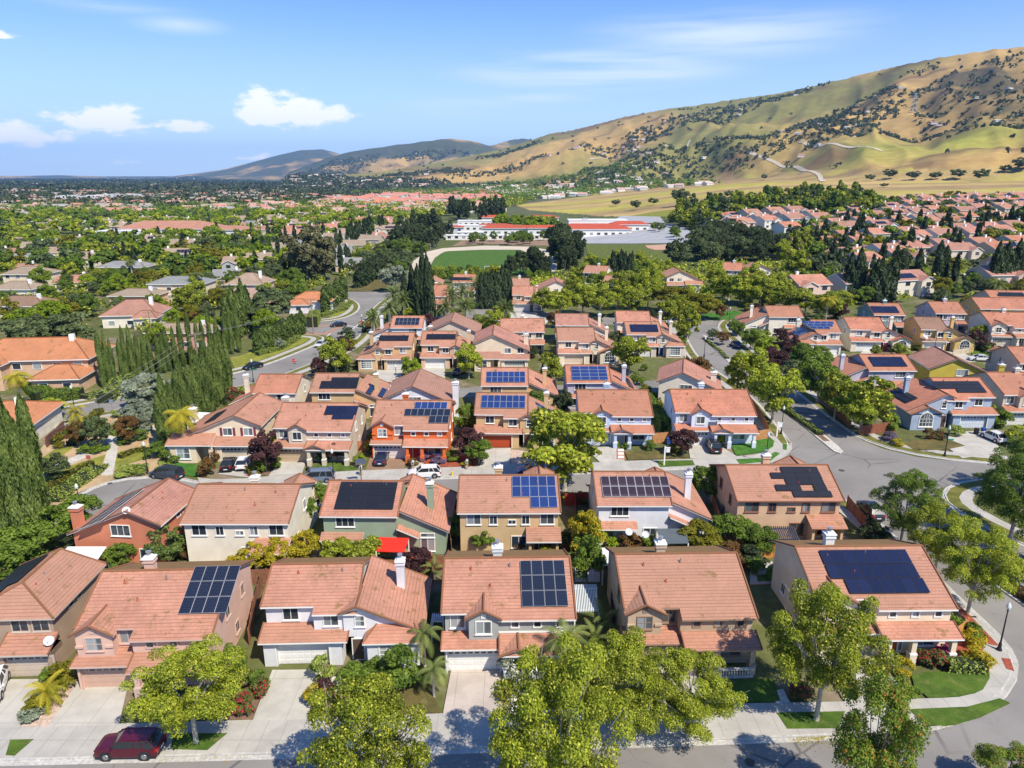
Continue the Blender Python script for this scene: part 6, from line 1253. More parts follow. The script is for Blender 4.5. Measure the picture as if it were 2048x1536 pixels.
hedge([(98, 1005), (140, 975), (190, 942), (196, 935)], 3.2, .5, 'hedge', 'broad low green hedge along the park kerb'); hedge([(92, 985), (135, 955), (185, 930)], 1.0, .8, 'olive', 'narrow hedge above the broad one in the park')
hedge([(240, 918), (270, 905), (296, 903)], .9, .7, 'olive', 'yellow green hedge behind the park lamp'); hedge([(100, 890), (140, 868), (185, 840), (200, 825)], 1.5, .9, 'olive', 'golden green hedge along the curving road bank'); hedge([(140, 893), (180, 866), (205, 845)], 1.2, .8, 'olive', 'second golden green hedge on the sandy bank')
hedge([(170, 800), (220, 785), (250, 765)], 2.2, 1.0, 'hedge', 'long hedge on the far side of the curving road'); hedge([(625, 655), (632, 640)], 3.0, 3.2, 'hedge', 'tall clipped dark hedge at the side street corner'); hedge([(640, 634), (690, 620), (702, 606)], 1.8, .9, 'hedge', 'low clipped hedge around the verge lawn')
hedge([(515, 712), (560, 700), (598, 678)], 1.5, 1.0, 'hedge', 'low hedge at the foot of the clipped cypresses')
hedge([(1330, 870), (1310, 835), (1285, 800)], 1.6, 2.6, 'green', 'tall green hedge between the blue and pale corner houses'); hedge([(225, 868), (250, 872), (280, 862)], 2.0, .7, 'hedge', 'low hedge bank by the fork of the path')
hedge([(60, 770), (90, 800), (165, 795)], 3.5, 1.8, 'green', 'bushy hedge in front of the orange roofed villa'); hedge([(210, 806), (245, 770), (280, 745)], 3.0, 1.8, 'hedge', 'bushy bank below the long cypress row', den=12, leaf=.2); hedge([(290, 745), (330, 730), (395, 722)], 4, 2.0, 'olive', 'golden green scrub under the power lines', den=12, leaf=.2)
hedge([(1290, 655), (1365, 655)], 1.2, 1.0, 'hedge', 'low hedge behind the white house by the avenue')

def fill(px, n, label, group, keys=('shrub',), hs=(.6, 1.3), mks=(None, 'hedge', 'olive', 'dark', 'rust', 'lime', 'roses'), cat='shrub', name='shrub', wf=(1, 1.6)):
    A = world_poly(px); xs = [p.x for p in A]; ys = [p.y for p in A]; poly = [(p.x, p.y) for p in A]; HS = [(o.location.x, o.location.y, o.rotation_euler.z, o.scale.x, o['wd']) for o in COL.objects if 'wd' in o]; c = k = 0
    while c < n and k < n * 60:
        k += 1; x, y = random.uniform(min(xs), max(xs)), random.uniform(min(ys), max(ys))
        if not inpoly(np.array([x]), np.array([y]), poly)[0]: continue
        bad = False
        for (hx, hy, a, s, (W_, D_)) in HS:
            lx = ((x - hx) * math.cos(a) + (y - hy) * math.sin(a)) * s; ly = -(x - hx) * math.sin(a) + (y - hy) * math.cos(a)
            if -.9 < lx < W_ + .9 and (-7.5 if lx < W_ * .62 else -3.2) < ly < D_ + .9: bad = True; break
        if bad: continue
        h = random.uniform(*hs); tree(random.choice(keys), Vector((x, y, float(hfun(x, y)))), h, h * random.uniform(*wf), label, cat, group, name, random.choice(mks)); c += 1

fill([(90, 1165), (130, 1095), (360, 1110), (600, 1100), (900, 1090), (1180, 1085), (1500, 1080), (1560, 1130), (1400, 1150), (900, 1150), (480, 1160)], 26, 'garden shrub in the back gardens between the front row and the third row', 'shrubs of the back gardens')
fill([(380, 905), (470, 800), (620, 790), (950, 790), (1330, 790), (1340, 860), (1300, 880), (1130, 880), (940, 890), (700, 900)], 34, 'garden shrub in the gaps between the fourth and fifth rows', 'shrubs between the fourth and fifth rows', hs=(.8, 1.6))
fill([(640, 745), (720, 640), (1000, 635), (1330, 640), (1380, 690), (1400, 740), (1250, 755), (900, 765)], 42, 'garden shrub around the houses of the sixth and seventh rows', 'shrubs around the sixth and seventh rows', hs=(.8, 1.7))
fill([(1480, 660), (1520, 640), (1700, 630), (1960, 640), (2060, 690), (2060, 850), (1960, 840), (1880, 850), (1700, 830), (1620, 740)], 42, 'garden shrub around the houses right of the avenue', 'shrubs right of the avenue', hs=(.8, 1.8))
fill([(640, 745), (720, 640), (1000, 635), (1330, 640), (1380, 690), (1250, 740), (900, 745)], 14, 'small garden tree among the sixth and seventh rows', 'garden trees of the sixth and seventh rows', ('green_mid',), (.45, .7), (None, 'oak', 'plane', 'purple'), 'tree', 'tree', (.8, 1.1))
fill([(1480, 660), (1520, 640), (1700, 630), (1960, 640), (2060, 690), (2060, 850), (1880, 850), (1700, 820)], 16, 'small garden tree among the houses right of the avenue', 'garden trees right of the avenue', ('green_mid',), (.45, .7), (None, 'oak', 'plane', 'purple'), 'tree', 'tree', (.8, 1.1))
fill([(830, 630), (840, 560), (1060, 560), (1060, 620), (960, 640)], 14, 'leafy shrub among the palms', 'shrubs among the palms', ('shrub',), (1.2, 2.4), (None, 'olive', 'lime', 'hedge'))
fill([(1400, 625), (1380, 560), (1600, 545), (1700, 600), (1600, 628)], 18, 'shrub under the leafy trees by the avenue green', 'shrubs by the avenue green', ('shrub',), (1.0, 2.2), (None, 'olive', 'hedge'))
fill([(60, 870), (200, 815), (460, 775), (330, 870), (150, 900)], 16, 'golden green scrub bush on the sandy park bank', 'scrub bushes on the park bank', ('shrub',), (.4, .9), ('olive', 'yellow', 'hedge', 'grey'))

for u, v, h, w, mk, lab in ((1500, 700, .7, .8, 'green', 'green tree on the right pavement of the avenue, farthest'), (1528, 722, .8, .8, 'lime', 'bright green tree at the right of the avenue bend'), (1545, 745, .8, .9, 'purple', 'dark purple tree at the right of the avenue bend'), (1600, 735, .75, .8, 'green', 'green tree on the corner plot beside the avenue'), (1585, 770, .7, .8, 'oak', 'dark green tree below the blue solar house'), (1470, 672, .6, .7, 'green', 'small green tree on the far avenue verge'), (1445, 690, .45, .5, 'rust', 'small bronze tree on the far avenue median'), (1425, 680, .4, .45, 'oak', 'small dark tree on the far avenue median'), (1640, 730, .6, .7, 'green', 'green tree in front of the white garage right of the avenue'), (1440, 640, .6, .6, 'rust', 'bronze tree at the end of the avenue')):
    tree('green_mid', (u, v), h, w, lab, mk=mk)

def litter(u0, v0, u1, v1, n, lab):
    a, b = P(u0, v0), P(u1, v1); t = rng.uniform(0, 1, n); w = rng.normal(0, .35, (n, 2)); C = np.stack([a.x + (b.x - a.x) * t + w[:, 0], a.y + (b.y - a.y) * t + w[:, 1], np.full(n, .045)], 1)
    tag(link('fallen_leaves', cards(C, np.tile([0, 0, 1.], (n, 1)) + rng.normal(size=(n, 3)) * .15, .05, .035, rng.uniform(0, 1, (n, 2)), 'fallen_leaves', [LM['yellow']])), lab, 'leaves', kind='stuff')
litter(1590, 1478, 1660, 1476, 420, 'yellow fallen leaves in the gutter under the tall loose tree'); litter(1700, 1473, 1900, 1452, 200, 'fallen leaves along the corner gutter'); litter(300, 1516, 480, 1510, 160, 'fallen leaves in the gutter by the red car'); litter(1020, 1497, 1400, 1484, 260, 'fallen leaves in the gutter under the big tree')
ASPH2 = plain('pale_asphalt', (.36, .36, .36), .9, var=.1, scale=.1, fine=2)
sheet('schoolyard', [(1150, 487), (1165, 468), (1250, 452), (1300, 450), (1340, 448), (1370, 456), (1385, 468), (1392, 482), (1380, 487)], .12, ASPH2, label='grey school yard')
sheet('parking_lot', [(1230, 440), (1240, 432), (1320, 434), (1330, 446), (1250, 447)], .1, ASPH2, label='grey parking lot')
sheet('sports_track', [(815, 545), (828, 522), (850, 505), (885, 497), (970, 492), (1060, 494), (1095, 500), (1113, 512), (1118, 530), (1110, 548), (1092, 540), (1080, 515), (1040, 500), (960, 500), (890, 503), (870, 515), (858, 535), (850, 548)], .10, plain('sand_track', (.55, .46, .35), .95, var=.08, scale=.1), label='pale sand running track')
sheet('sports_field', [(858, 545), (868, 520), (882, 507), (905, 500), (970, 497), (1040, 497), (1075, 505), (1085, 520), (1080, 545), (980, 552)], .06, grass_mat('field_grass', (.075, .17, .03), .2), label='green oval sports field', maxe=6)
sheet('ball_field', [(1170, 488), (1380, 489), (1400, 497), (1390, 520), (1300, 530), (1180, 530)], .08, grass_mat('ball_field_grass', (.13, .17, .04), .2), label='green ball field')
sheet('infield', [(1290, 492), (1330, 490), (1380, 491), (1388, 496), (1370, 500), (1310, 501), (1295, 497)], .20, plain('infield_clay', (.50, .30, .20), .95, var=.08), label='reddish clay infield')
sheet('dirt_bank', [(905, 492), (930, 478), (1110, 478), (1130, 492), (1060, 491), (970, 488)], .05, plain('bank_dirt', (.26, .17, .11), .95, var=.2), label='bare dirt bank')
sheet('grass_strip', [(1230, 448), (1260, 436), (1400, 432), (1560, 405), (1500, 400), (1300, 425), (1220, 440)], .04, PARK, label='dry grass strip')
RED = roofm('red'); SW = wallm('schoolwhite', (.74, .72, .68)); FLAT = plain('white_flat_roof', (.68, .67, .66), .8, var=.08, scale=.2); GREYR = plain('grey_flat_roof', (.35, .35, .36), .8, var=.1)
def block(u, v, w, d, h, rise, label, roof='red', rz=0., name='school_building', walls=None, cat='school building', group=None):
    p = P(u, v); r = empty(name, (p.x, p.y, p.z), rz); b = MB(); b.box(-w / 2, 0, -1, w / 2, d, h)
    b.build('wall', [walls or SW], r); q = MB(); o = .8
    if roof == 'flat': q.box(-w / 2 - .2, -.2, h, w / 2 + .2, d + .2, h + .5); q.box(-w / 4, d * .3, h + .5, -w / 4 + 4, d * .5, h + 1.6, 1); q.build('roof', [FLAT, GREYR], r)
    else:
        x0, x1, y0, y1, yr = -w / 2 - o, w / 2 + o, -o, d + o, d / 2; k = min(d / 2, w / 3)
        q.plate([(x0, y0, h), (x1, y0, h), (x1 - k, yr, h + rise), (x0 + k, yr, h + rise)], .25, 0, 3); q.plate([(x1, y1, h), (x0, y1, h), (x0 + k, yr, h + rise), (x1 - k, yr, h + rise)], .25, 0, 3)
        q.plate([(x0, y1, h), (x0, y0, h), (x0 + k, yr, h + rise)], .25, 0, 3); q.plate([(x1, y0, h), (x1, y1, h), (x1 - k, yr, h + rise)], .25, 0, 3); q.build('roof', (RED if roof == 'red' else roofm(roof)) + [WHITE], r)
    n = max(2, int(w / 5))
    for i in range(n):
        f = MB(); x = -w / 2 + (i + .5) * w / n; f.box(x - 1.1, -.06, 1.1, x + 1.1, 0, 2.6); f.build('window', [GLASS], r)
    return tag(r, label, cat, group)
block(1190, 473, 50, 20, 5, 3.2, 'long white school hall with a bright red roof and flat white top', rz=0); block(1196, 462, 44, 18, 7.5, 0, 'tall white flat roofed gymnasium above the red roofed hall', 'flat'); block(1260, 463, 26, 12, 5, 2, 'small red roofed school wing right of the gymnasium')
block(1030, 480, 95, 8, 2.8, 0, 'long low white school classroom block behind the field', 'flat'); block(1025, 470, 45, 9, 5, 2, 'red roofed classroom block in the middle of the school'); block(1110, 470, 40, 9, 5, 2, 'red roofed classroom block left of the hall'); block(990, 462, 30, 14, 4, 1.5, 'red roofed school building behind the white block')
block(925, 474, 30, 10, 3, 0, 'white flat roofed classroom at the left end of the school', 'flat'); block(930, 462, 40, 14, 4, 0, 'wide grey white flat roofed school block', 'flat'); block(955, 452, 35, 14, 4, 0, 'white flat roofed school block behind the grey one', 'flat'); block(985, 446, 26, 14, 5, 2, 'red roofed school block half hidden by green trees'); block(1085, 446, 30, 14, 5, 2, 'red roofed school block behind the green trees'); block(905, 465, 16, 12, 4, 1.2, 'small red roofed school hut at the far left')
block(330, 475, 70, 30, 6, 5, 'large school with a hipped dull red roof in the left hand town', 'pink'); block(250, 478, 40, 16, 5, 0, 'flat white school wing left of the hipped red roof', 'flat'); block(430, 474, 50, 20, 5, 2.5, 'school wing with a red roof right of the hipped roof', 'pink')
block(165, 402, 95, 40, 9, 0, 'long white warehouse far off in the valley', 'flat', name='warehouse', cat='warehouse'); block(235, 399, 60, 40, 9, 0, 'second white warehouse far off in the valley', 'flat', name='warehouse', cat='warehouse')
def goal(u, v, label):
    p = P(u, v, .1); b = MB(); 
    for x in (-3.6, 3.6): b.tube((x, 0, 0), (x, 0, 2.4), .09, .09, 6); b.tube((x, 0, 2.4), (x, 1.5, 0), .06, .06, 5)
    b.tube((-3.6, 0, 2.4), (3.6, 0, 2.4), .09, .09, 6); o = b.build('football_goal', [WHITE]); o.location = p; tag(o, label, 'goal')
goal(986, 500, 'white football goal at the far side of the oval field'); goal(985, 543, 'white football goal at the near side of the oval field')

def villa(u, v, w, d, h, rise, roof, wall, label, rz=0., wings=(), chim=True, solar=0):
    p = P(u, v); r = empty('villa', (p.x, p.y, p.z), rz); b = MB(); q = MB(); o = .6
    for (cx, cy, w_, d_, h_, rs) in ((0, 0, w, d, h, rise),) + tuple(wings):
        b.box(cx - w_ / 2, cy, -.5, cx + w_ / 2, cy + d_, h_); x0, x1, y0, y1 = cx - w_ / 2 - o, cx + w_ / 2 + o, cy - o, cy + d_ + o
        if w_ >= d_:
            k = d_ / 2 * .95; yr = (y0 + y1) / 2; A, B = (x0 + k, yr, h_ + rs), (x1 - k, yr, h_ + rs)
            q.plate([(x0, y0, h_), (x1, y0, h_), B, A], .2, 0, 3); q.plate([(x1, y1, h_), (x0, y1, h_), A, B], .2, 0, 3); q.plate([(x0, y1, h_), (x0, y0, h_), A], .2, 0, 3); q.plate([(x1, y0, h_), (x1, y1, h_), B], .2, 0, 3)
        else:
            k = w_ / 2 * .95; xr = cx; A, B = (xr, y0 + k, h_ + rs), (xr, y1 - k, h_ + rs)
            q.plate([(x1, y0, h_), (x1, y1, h_), B, A], .2, 0, 3); q.plate([(x0, y1, h_), (x0, y0, h_), A, B], .2, 0, 3); q.plate([(x0, y0, h_), (x1, y0, h_), A], .2, 0, 3); q.plate([(x1, y1, h_), (x0, y1, h_), B], .2, 0, 3)
        for t_ in (x0, x1):
            for s_ in (y0, y1): q.tube((t_, s_, h_ + .03), A if (math.hypot(A[0] - t_, A[1] - s_) < math.hypot(B[0] - t_, B[1] - s_)) else B, .12, .12, 5, 1)
        q.tube(A, B, .14, .14, 5, 1)
    b.build('wall', [wallm(*wall)], r); ro = q.build('roof', roofm(roof) + [WHITE], r)
    for (cx, cy, w_, d_, h_, rs) in ((0, 0, w, d, h, rise),) + tuple(wings):
        n = max(1, int(w_ / 4))
        for i in range(n):
            x = cx - w_ / 2 + (i + .5) * w_ / n
            for z0 in ([.9, 3.7] if h_ > 5 else [.9]):
                f = MB(); f.box(-.9, -.08, -.1, .9, -.0, 1.3); wo = f.build('window', [WHITE], r, loc=(x, cy, z0)); g = MB(); g.box(-.75, -.11, .05, .75, -.08, 1.15); g.build('pane', [GLASS], wo)
    if chim: c = MB(); c.box(w * .28, d * .4, h, w * .28 + 1, d * .4 + .8, h + rise + .8); c.build('chimney', [WHITE], ro)
    return tag(r, label, 'house')
villa(62, 772, 24, 12, 5.6, 3.4, 'vivid', PEACH, 'large peach villa with a vivid orange hipped tile roof at the left edge', R(6), ((8, -6, 9, 8, 3.0, 2.0), (-8, -3, 9, 9, 5.4, 2.2)))
villa(-52, 893, 18, 11, 3.4, 2.4, 'vivid', OFFW, 'low white house with an orange roof behind the left edge cypresses', R(10)); villa(262, 655, 15, 12, 3.6, 3.6, 'rose', OFFW, 'red brown roofed villa with a white gable in the left hand town', R(8), ((5, -3, 6, 5, 3.2, 1.8),))
villa(355, 602, 19, 11, 6.0, 2.0, 'grey', CREAM, 'cream two storey villa with a grey roof behind the lime green trees', 0.); villa(492, 598, 13, 12, 5.2, 3.4, 'tan', PINK, 'pale pink villa with a pointed tan roof left of the huge oak', 0.); villa(622, 622, 13, 10, 3.2, 2.4, 'vivid', WHT, 'small white house with an orange hipped roof at the side street', R(4), ((-3, -4, 6, 6, 2.8, 1.4),))
villa(265, 612, 15, 10, 3.4, 1.8, 'tan', PEACH, 'long tan roofed house left of the cream villa'); villa(245, 560, 20, 11, 5.4, 2.0, 'grey', OFFW, 'pink walled villa with a grey roof and red shutters', 0.); villa(155, 540, 18, 11, 5.4, 2.6, 'tan', OFFW, 'villa with a long tan roof and white gables'); villa(25, 600, 14, 10, 3.8, 2.2, 'tan', OFFW, 'pale roofed house at the left edge above the red roof')
villa(35, 635, 16, 10, 3.6, 2.4, 'brown', OFFW, 'brown roofed house at the left edge'); villa(50, 575, 16, 11, 5.2, 2.4, 'tan', CREAM, 'tan hipped house with a small solar array at the left edge'); villa(500, 640, 12, 9, 3.2, 2.4, 'rose', PEACH, 'pink roofed house with a white pergola below the huge oak'); villa(360, 700, 16, 8, 4.5, 1.6, 'tan', ('brick', (.55, .30, .22)), 'brick pink house showing between the cypresses')
def far_wall():
    m, T, b = new_mat('far_stucco'); oi = ND(T, 'ObjectInfo'); cr = ND(T, 'ValToRGB'); T.links.new(oi.outputs['Random'], cr.inputs[0]); e = cr.color_ramp; e.interpolation = 'CONSTANT'
    cols = [(.62, .56, .46), (.66, .64, .60), (.56, .44, .34), (.60, .50, .40), (.40, .42, .42), (.62, .46, .38), (.50, .42, .32), (.66, .60, .50)]
    while len(e.elements) < len(cols): e.elements.new(.5)
    for i, c in enumerate(cols): e.elements[i].position = i / len(cols); e.elements[i].color = c + (1,)
    T.links.new(cr.outputs[0], b.inputs['Base Color']); b.inputs['Roughness'].default_value = .9; return m
FW = far_wall(); TRIM2 = WHITE
def tmpl(seed, roof, two=True):
    g = random.Random(seed); w, d, h = g.uniform(11, 14), g.uniform(10, 12), (5.3 if two else 3.2); r = empty('house'); b, q = MB(), MB(); t = .42; o = .45
    x0, x1, y0, y1, yr = -w / 2 - o, w / 2 + o, -o, d + o, d / 2; zr = h + t * (yr + o); gx = seed % 2
    q.plate([(x0, y0, h), (x1, y0, h), (x1, yr, zr), (x0, yr, zr)], .2, 0, 3); q.plate([(x1, y1, h), (x0, y1, h), (x0, yr, zr), (x1, yr, zr)], .2, 0, 3)
    zw = h + t * o - .2
    for x in (-w / 2, w / 2): b.face([(x, 0, -1), (x, d, -1), (x, d, zw), (x, yr, zr - .2), (x, 0, zw)])
    for y in (0, d): b.face([(-w / 2, y, -1), (w / 2, y, -1), (w / 2, y, zw), (-w / 2, y, zw)])
    # front gable and garage
    a, c = (-w / 2, -w / 2 + 5.5) if gx else (w / 2 - 5.5, w / 2); m = (a + c) / 2; zg = h - .2 if two else 3.0; zz = zg + .5 * (2.75 + .4); ye = (zz - h) / t - o
    for (p, k) in ((a - .4, -1), (c + .4, 1)): q.plate([(p, -2.4, zg), (m, -2.4, zz), (m, ye, zz), (p, max(-.4, (zg - h) / t - o), zg)], .18, 0, 3)
    b.face([(a, -2, -1), (c, -2, -1), (c, -2, zg), (m, -2, zz - .25), (a, -2, zg)]); b.face([(a, -2, -1), (a, 0, -1), (a, 0, zg), (a, -2, zg)]); b.face([(c, -2, -1), (c, 0, -1), (c, 0, zg), (c, -2, zg)])
    b.build('wall', [FW], r); ro = q.build('roof', roofm(roof) + [TRIM2], r)
    g2 = MB(); g2.box(m - 2.3, -2.06, 0, m + 2.3, -2, 2.2); g2.build('garage_door', [plain('garage_paint', (.62, .60, .56), .55, var=.04)], r)
    for x, z0, yy in ([(m, 3.4, -2), (m + (6.5 if gx else -6.5), 3.5, 0), (m + (6.5 if gx else -6.5), .8, 0)] if two else [(m + (6.5 if gx else -6.5), .8, 0)]):
        f = MB(); f.box(x - .9, yy - .07, z0, x + .9, yy, z0 + 1.3); f.build('window', [GLASS], r)
    for x in (-w * .25, w * .2):
        f = MB(); f.box(x - .9, d, (3.4 if two else .8), x + .9, d + .07, (4.6 if two else 2.0)); f.build('window', [GLASS], r)
    c2 = MB(); c2.box(-w * .3, d * .5, zr - 1, -w * .3 + .9, d * .5 + .8, zr + 1.0); c2.build('chimney', [TRIM2], ro)
    if seed % 3 == 0:
        s = MB(); n = Vector((0, -t, 1)).normalized(); 
        for i in range(4):
            xx = -2 + i * 1.7 + (3 if gx else -3); y_a, y_b = .8, 3.6
            s.face([(xx, y_a, h + t * (y_a + o) + .1), (xx + 1.6, y_a, h + t * (y_a + o) + .1), (xx + 1.6, y_b, h + t * (y_b + o) + .1), (xx, y_b, h + t * (y_b + o) + .1)])
        s.build('solar_array', [plain('cells_far', (.015, .018, .035), .25, var=0)], ro)
    return r
def put(o, pos, rz, label, group, used=set()):
    if o.name not in used: used.add(o.name); c = o; c.location = pos; c.rotation_euler = (0, 0, rz)
    else: c = copy_tree(o, None, pos, rz)
    tag(c, label, 'house', group); return c
TH = {k: [tmpl(s, k2, tw) for s, k2, tw in v] for k, v in {'red': [(1, 'pink', True), (2, 'rose', True), (3, 'orange', True), (4, 'pink', True), (6, 'rose', True)], 'tan': [(5, 'tan', False), (9, 'tan', True), (7, 'rose', False), (8, 'grey', False), (12, 'tan', True)]}.items()}
OCC = [(P(u, v)[0], P(u, v)[1], rr_) for u, v, rr_ in ((330, 475, 55), (250, 478, 25), (430, 474, 30), (62, 765, 24), (40, 905, 20), (262, 650, 14), (355, 595, 16), (492, 590, 14), (622, 615, 12), (265, 605, 14), (245, 553, 18), (155, 533, 16), (25, 595, 14), (35, 630, 14), (50, 570, 14), (500, 633, 12), (360, 695, 12), (615, 555, 14))]
def free(x, y, r): return all(math.hypot(x - a, y - b) > r + c for a, b, c in OCC)
def wpoly(px): return [(P(u, v)[0], P(u, v)[1]) for u, v in px]
def inside(p, poly): return bool(inpoly(np.array([p[0]]), np.array([p[1]]), poly)[0])
def town(px, dx, dy, ang, kinds, label, group, nmax=100, pr=.9, rmax=1e9):
    poly = wpoly(px); xs = [p[0] for p in poly]; ys = [p[1] for p in poly]; cx, cy = sum(xs) / len(xs), sum(ys) / len(ys); ca, sa = math.cos(ang), math.sin(ang); Rr = max(max(xs) - min(xs), max(ys) - min(ys)); out = []
    ni = int(Rr / dx) + 1; nj = int(Rr / dy) + 1
    for j in range(-nj, nj):
        for i in range(-ni, ni):
            lx, ly = i * dx + (j % 2) * 4, j * dy; ly += 60 * math.sin(lx / 160) * .25
            x, y = cx + lx * ca - ly * sa + random.uniform(-1.5, 1.5), cy + lx * sa + ly * ca + random.uniform(-1.5, 1.5)
            if not inside((x, y), poly) or random.random() > pr or math.hypot(x, y) > rmax or not free(x, y, 9): continue
            out.append((math.hypot(x, y), x, y, ang + (math.pi if j % 2 else 0) + random.uniform(-.1, .1) + .12 * math.cos(lx / 160)))
    out.sort(); out = out[:nmax]
    for k, (_, x, y, a) in enumerate(out):
        OCC.append((x, y, 7)); put(random.choice(TH[kinds]), (x, y, float(hfun(x, y))), a, label, group)
    return len(out)
nh = 0
nh += town([(0, 545), (0, 520), (0, 490), (240, 490), (460, 482), (560, 495), (555, 560), (480, 575), (420, 560), (300, 560), (120, 600), (0, 640)], 19, 23, R(8), 'tan', 'pale walled house with a tan or grey roof in the leafy left hand town', 'houses of the left hand town', 60, .85)
nh += town([(560, 500), (700, 470), (800, 462), (790, 500), (720, 530), (690, 560), (650, 530)], 17, 24, R(-10), 'tan', 'tightly set pale house right of the tall eucalyptus', 'houses right of the eucalyptus', 26, .9)
nh += town([(0, 470), (0, 440), (480, 428), (780, 432), (800, 448), (600, 470), (480, 470), (180, 465)], 20, 28, R(0), 'tan', 'far off pale house with a tan roof beyond the left hand school', 'far houses beyond the left hand school', 46, .75)
nh += town([(480, 470), (640, 452), (790, 452), (800, 462), (560, 484)], 18, 26, R(5), 'red', 'red roofed house in the band beyond the eucalyptus', 'red roofed houses beyond the eucalyptus', 24, .85)
nh += town([(1380, 505), (1420, 470), (1460, 445), (1560, 437), (1700, 430), (1760, 470), (1800, 520), (1830, 545), (1700, 560), (1640, 520), (1580, 520), (1560, 470), (1480, 465)], 19, 25, R(14), 'red', 'red roofed house in the right hand town beside the dark wood', 'houses of the right hand town', 44, .9)
nh += town([(1700, 430), (1820, 405), (2060, 400), (2060, 545), (1960, 555), (1850, 540), (1800, 520), (1760, 470)], 18, 25, R(10), 'red', 'closely set house with a pink tile roof in the right hand town', 'pink roofed houses at the right', 70, .93)
nh += town([(1560, 610), (1700, 575), (1850, 560), (1960, 560), (2060, 590), (2060, 612), (1940, 605), (1800, 600), (1700, 610), (1600, 620)], 18, 26, R(4), 'red', 'two storey house with a pink roof just behind the teal and lilac houses', 'houses behind the teal house', 14, .8)
def scatter(px, n, rlo=0):
    n = int(n * 1.25)
    poly = wpoly(px); az_ = [math.atan2(x, y) for x, y in poly]; rr_ = [math.hypot(x, y) for x, y in poly]; a0, a1, r0, r1 = min(az_), max(az_), max(min(rr_), rlo), max(rr_); out = []; k = 0
    while len(out) < n and k < n * 30:
        k += 1; a = random.uniform(a0, a1); r = math.exp(random.uniform(math.log(r0), math.log(r1))); x, y = r * math.sin(a), r * math.cos(a)
        if inside((x, y), poly): out.append((x, y, r))
    return out
def roofs_mesh(pts, name, label, cols, sc=1.0):
    mats = [plain('far_roof_%d' % i, c, .9, var=.1) for i, c in enumerate(cols)] + [plain('far_wall', (.66, .62, .55), .9, var=.1, scale=.02)]; b = MB(); k = len(cols)
    for (x, y, r) in pts:
        s = sc * (1 + r / 9000); w, d, h = random.uniform(11, 18) * s, random.uniform(9, 12) * s, random.choice((3.4, 5.4)); z = float(hfun(x, y)); a = random.uniform(-.5, .5); ca, sa = math.cos(a), math.sin(a); c = random.randrange(k)
        f = lambda p, q, e: (x + p * ca - q * sa, y + p * sa + q * ca, z + e)
        w /= 2; d /= 2; hr = h + d * .45
        b.face([f(-w, -d, 0), f(w, -d, 0), f(w, -d, h), f(-w, -d, h)], k); b.face([f(w, -d, 0), f(w, d, 0), f(w, d, h), f(w, 0, hr), f(w, -d, h)], k); b.face([f(-w, -d, 0), f(-w, d, 0), f(-w, d, h), f(-w, 0, hr), f(-w, -d, h)], k); b.face([f(-w, d, 0), f(w, d, 0), f(w, d, h), f(-w, d, h)], k)
        b.face([f(-w - .5, -d - .5, h - .1), f(w + .5, -d - .5, h - .1), f(w + .5, 0, hr), f(-w - .5, 0, hr)], c); b.face([f(w + .5, d + .5, h - .1), f(-w - .5, d + .5, h - .1), f(-w - .5, 0, hr), f(w + .5, 0, hr)], c)
    return tag(b.build(name, mats), label, 'houses', kind='stuff')
RC = [(.50, .22, .16), (.42, .30, .22), (.50, .30, .22), (.34, .31, .28)]; RC2 = [(.56, .20, .12), (.50, .20, .15), (.52, .24, .18)]
pA = scatter([(-320, 440), (-320, 425), (400, 412), (700, 405), (1000, 412), (1010, 425), (780, 432), (400, 430)], 150) + scatter([(-320, 425), (-320, 385), (300, 383), (560, 385), (700, 400), (400, 412)], 260)
pB = scatter([(620, 405), (760, 388), (960, 380), (1040, 392), (960, 405), (820, 415), (700, 412)], 170); pC = scatter([(0, 384), (0, 357), (400, 356), (700, 358), (1000, 372), (900, 382), (500, 384)], 900) + scatter([(900, 378), (1250, 352), (1440, 368), (1300, 380), (1050, 398)], 90)
roofs_mesh(pA, 'far_rooftops', 'countless pale rooftops of the far left hand town', RC); roofs_mesh(pB, 'far_rooftops', 'crowded red rooftops at the foot of the golden hills', RC2); roofs_mesh(pC, 'far_rooftops', 'tiny pale buildings scattered over the distant valley floor', [(.50, .42, .35), (.5, .32, .25), (.56, .52, .46)], 1.15)
def clumps(pts, name, label, mk, n=12, sz=5.0, hz=7., leaf=1.6, grow=6000., cat='trees'):
    C = []; Nn = []; T_ = []
    for (x, y, r) in pts:
        s = random.choice((.55, .75, .95, 1.2, 1.75)) * (1 + r / grow); z = float(hfun(x, y)); e = rng.normal(size=(n, 3)); e /= np.linalg.norm(e, axis=1, keepdims=True); e[:, 2] = np.abs(e[:, 2])
        C.append(np.array([x, y, z + 1.5]) + e * np.array([sz * s, sz * s, hz * (.6 + .4 * s)]) * rng.uniform(.4, 1, (n, 1))); Nn.append(e + rng.normal(size=(n, 3)) * .4); T_.append(np.stack([rng.uniform(0, 1, n), np.full(n, random.random())], 1))
    C = np.concatenate(C); L_ = leaf * (1 + np.hypot(C[:, 0], C[:, 1]) / grow)
    return tag(link(name, cards(C, np.concatenate(Nn), L_, L_ * .8, np.concatenate(T_), name, [LM[mk]])), label, cat, kind='stuff')
clumps(scatter([(-320, 384), (-320, 356), (400, 355), (700, 357), (1010, 370), (900, 382), (500, 386)], 9000), 'distant_woods', 'dark tree cover of the distant valley floor', 'far', 9, 8, 9, 3.2, 4500)
clumps(scatter([(-320, 415), (-320, 383), (300, 382), (560, 384), (800, 378), (960, 372), (760, 392), (600, 408), (400, 418)], 3000), 'distant_woods', 'dark tree belt across the middle distance on the left', 'far', 14, 5.5, 7.5, 1.9)
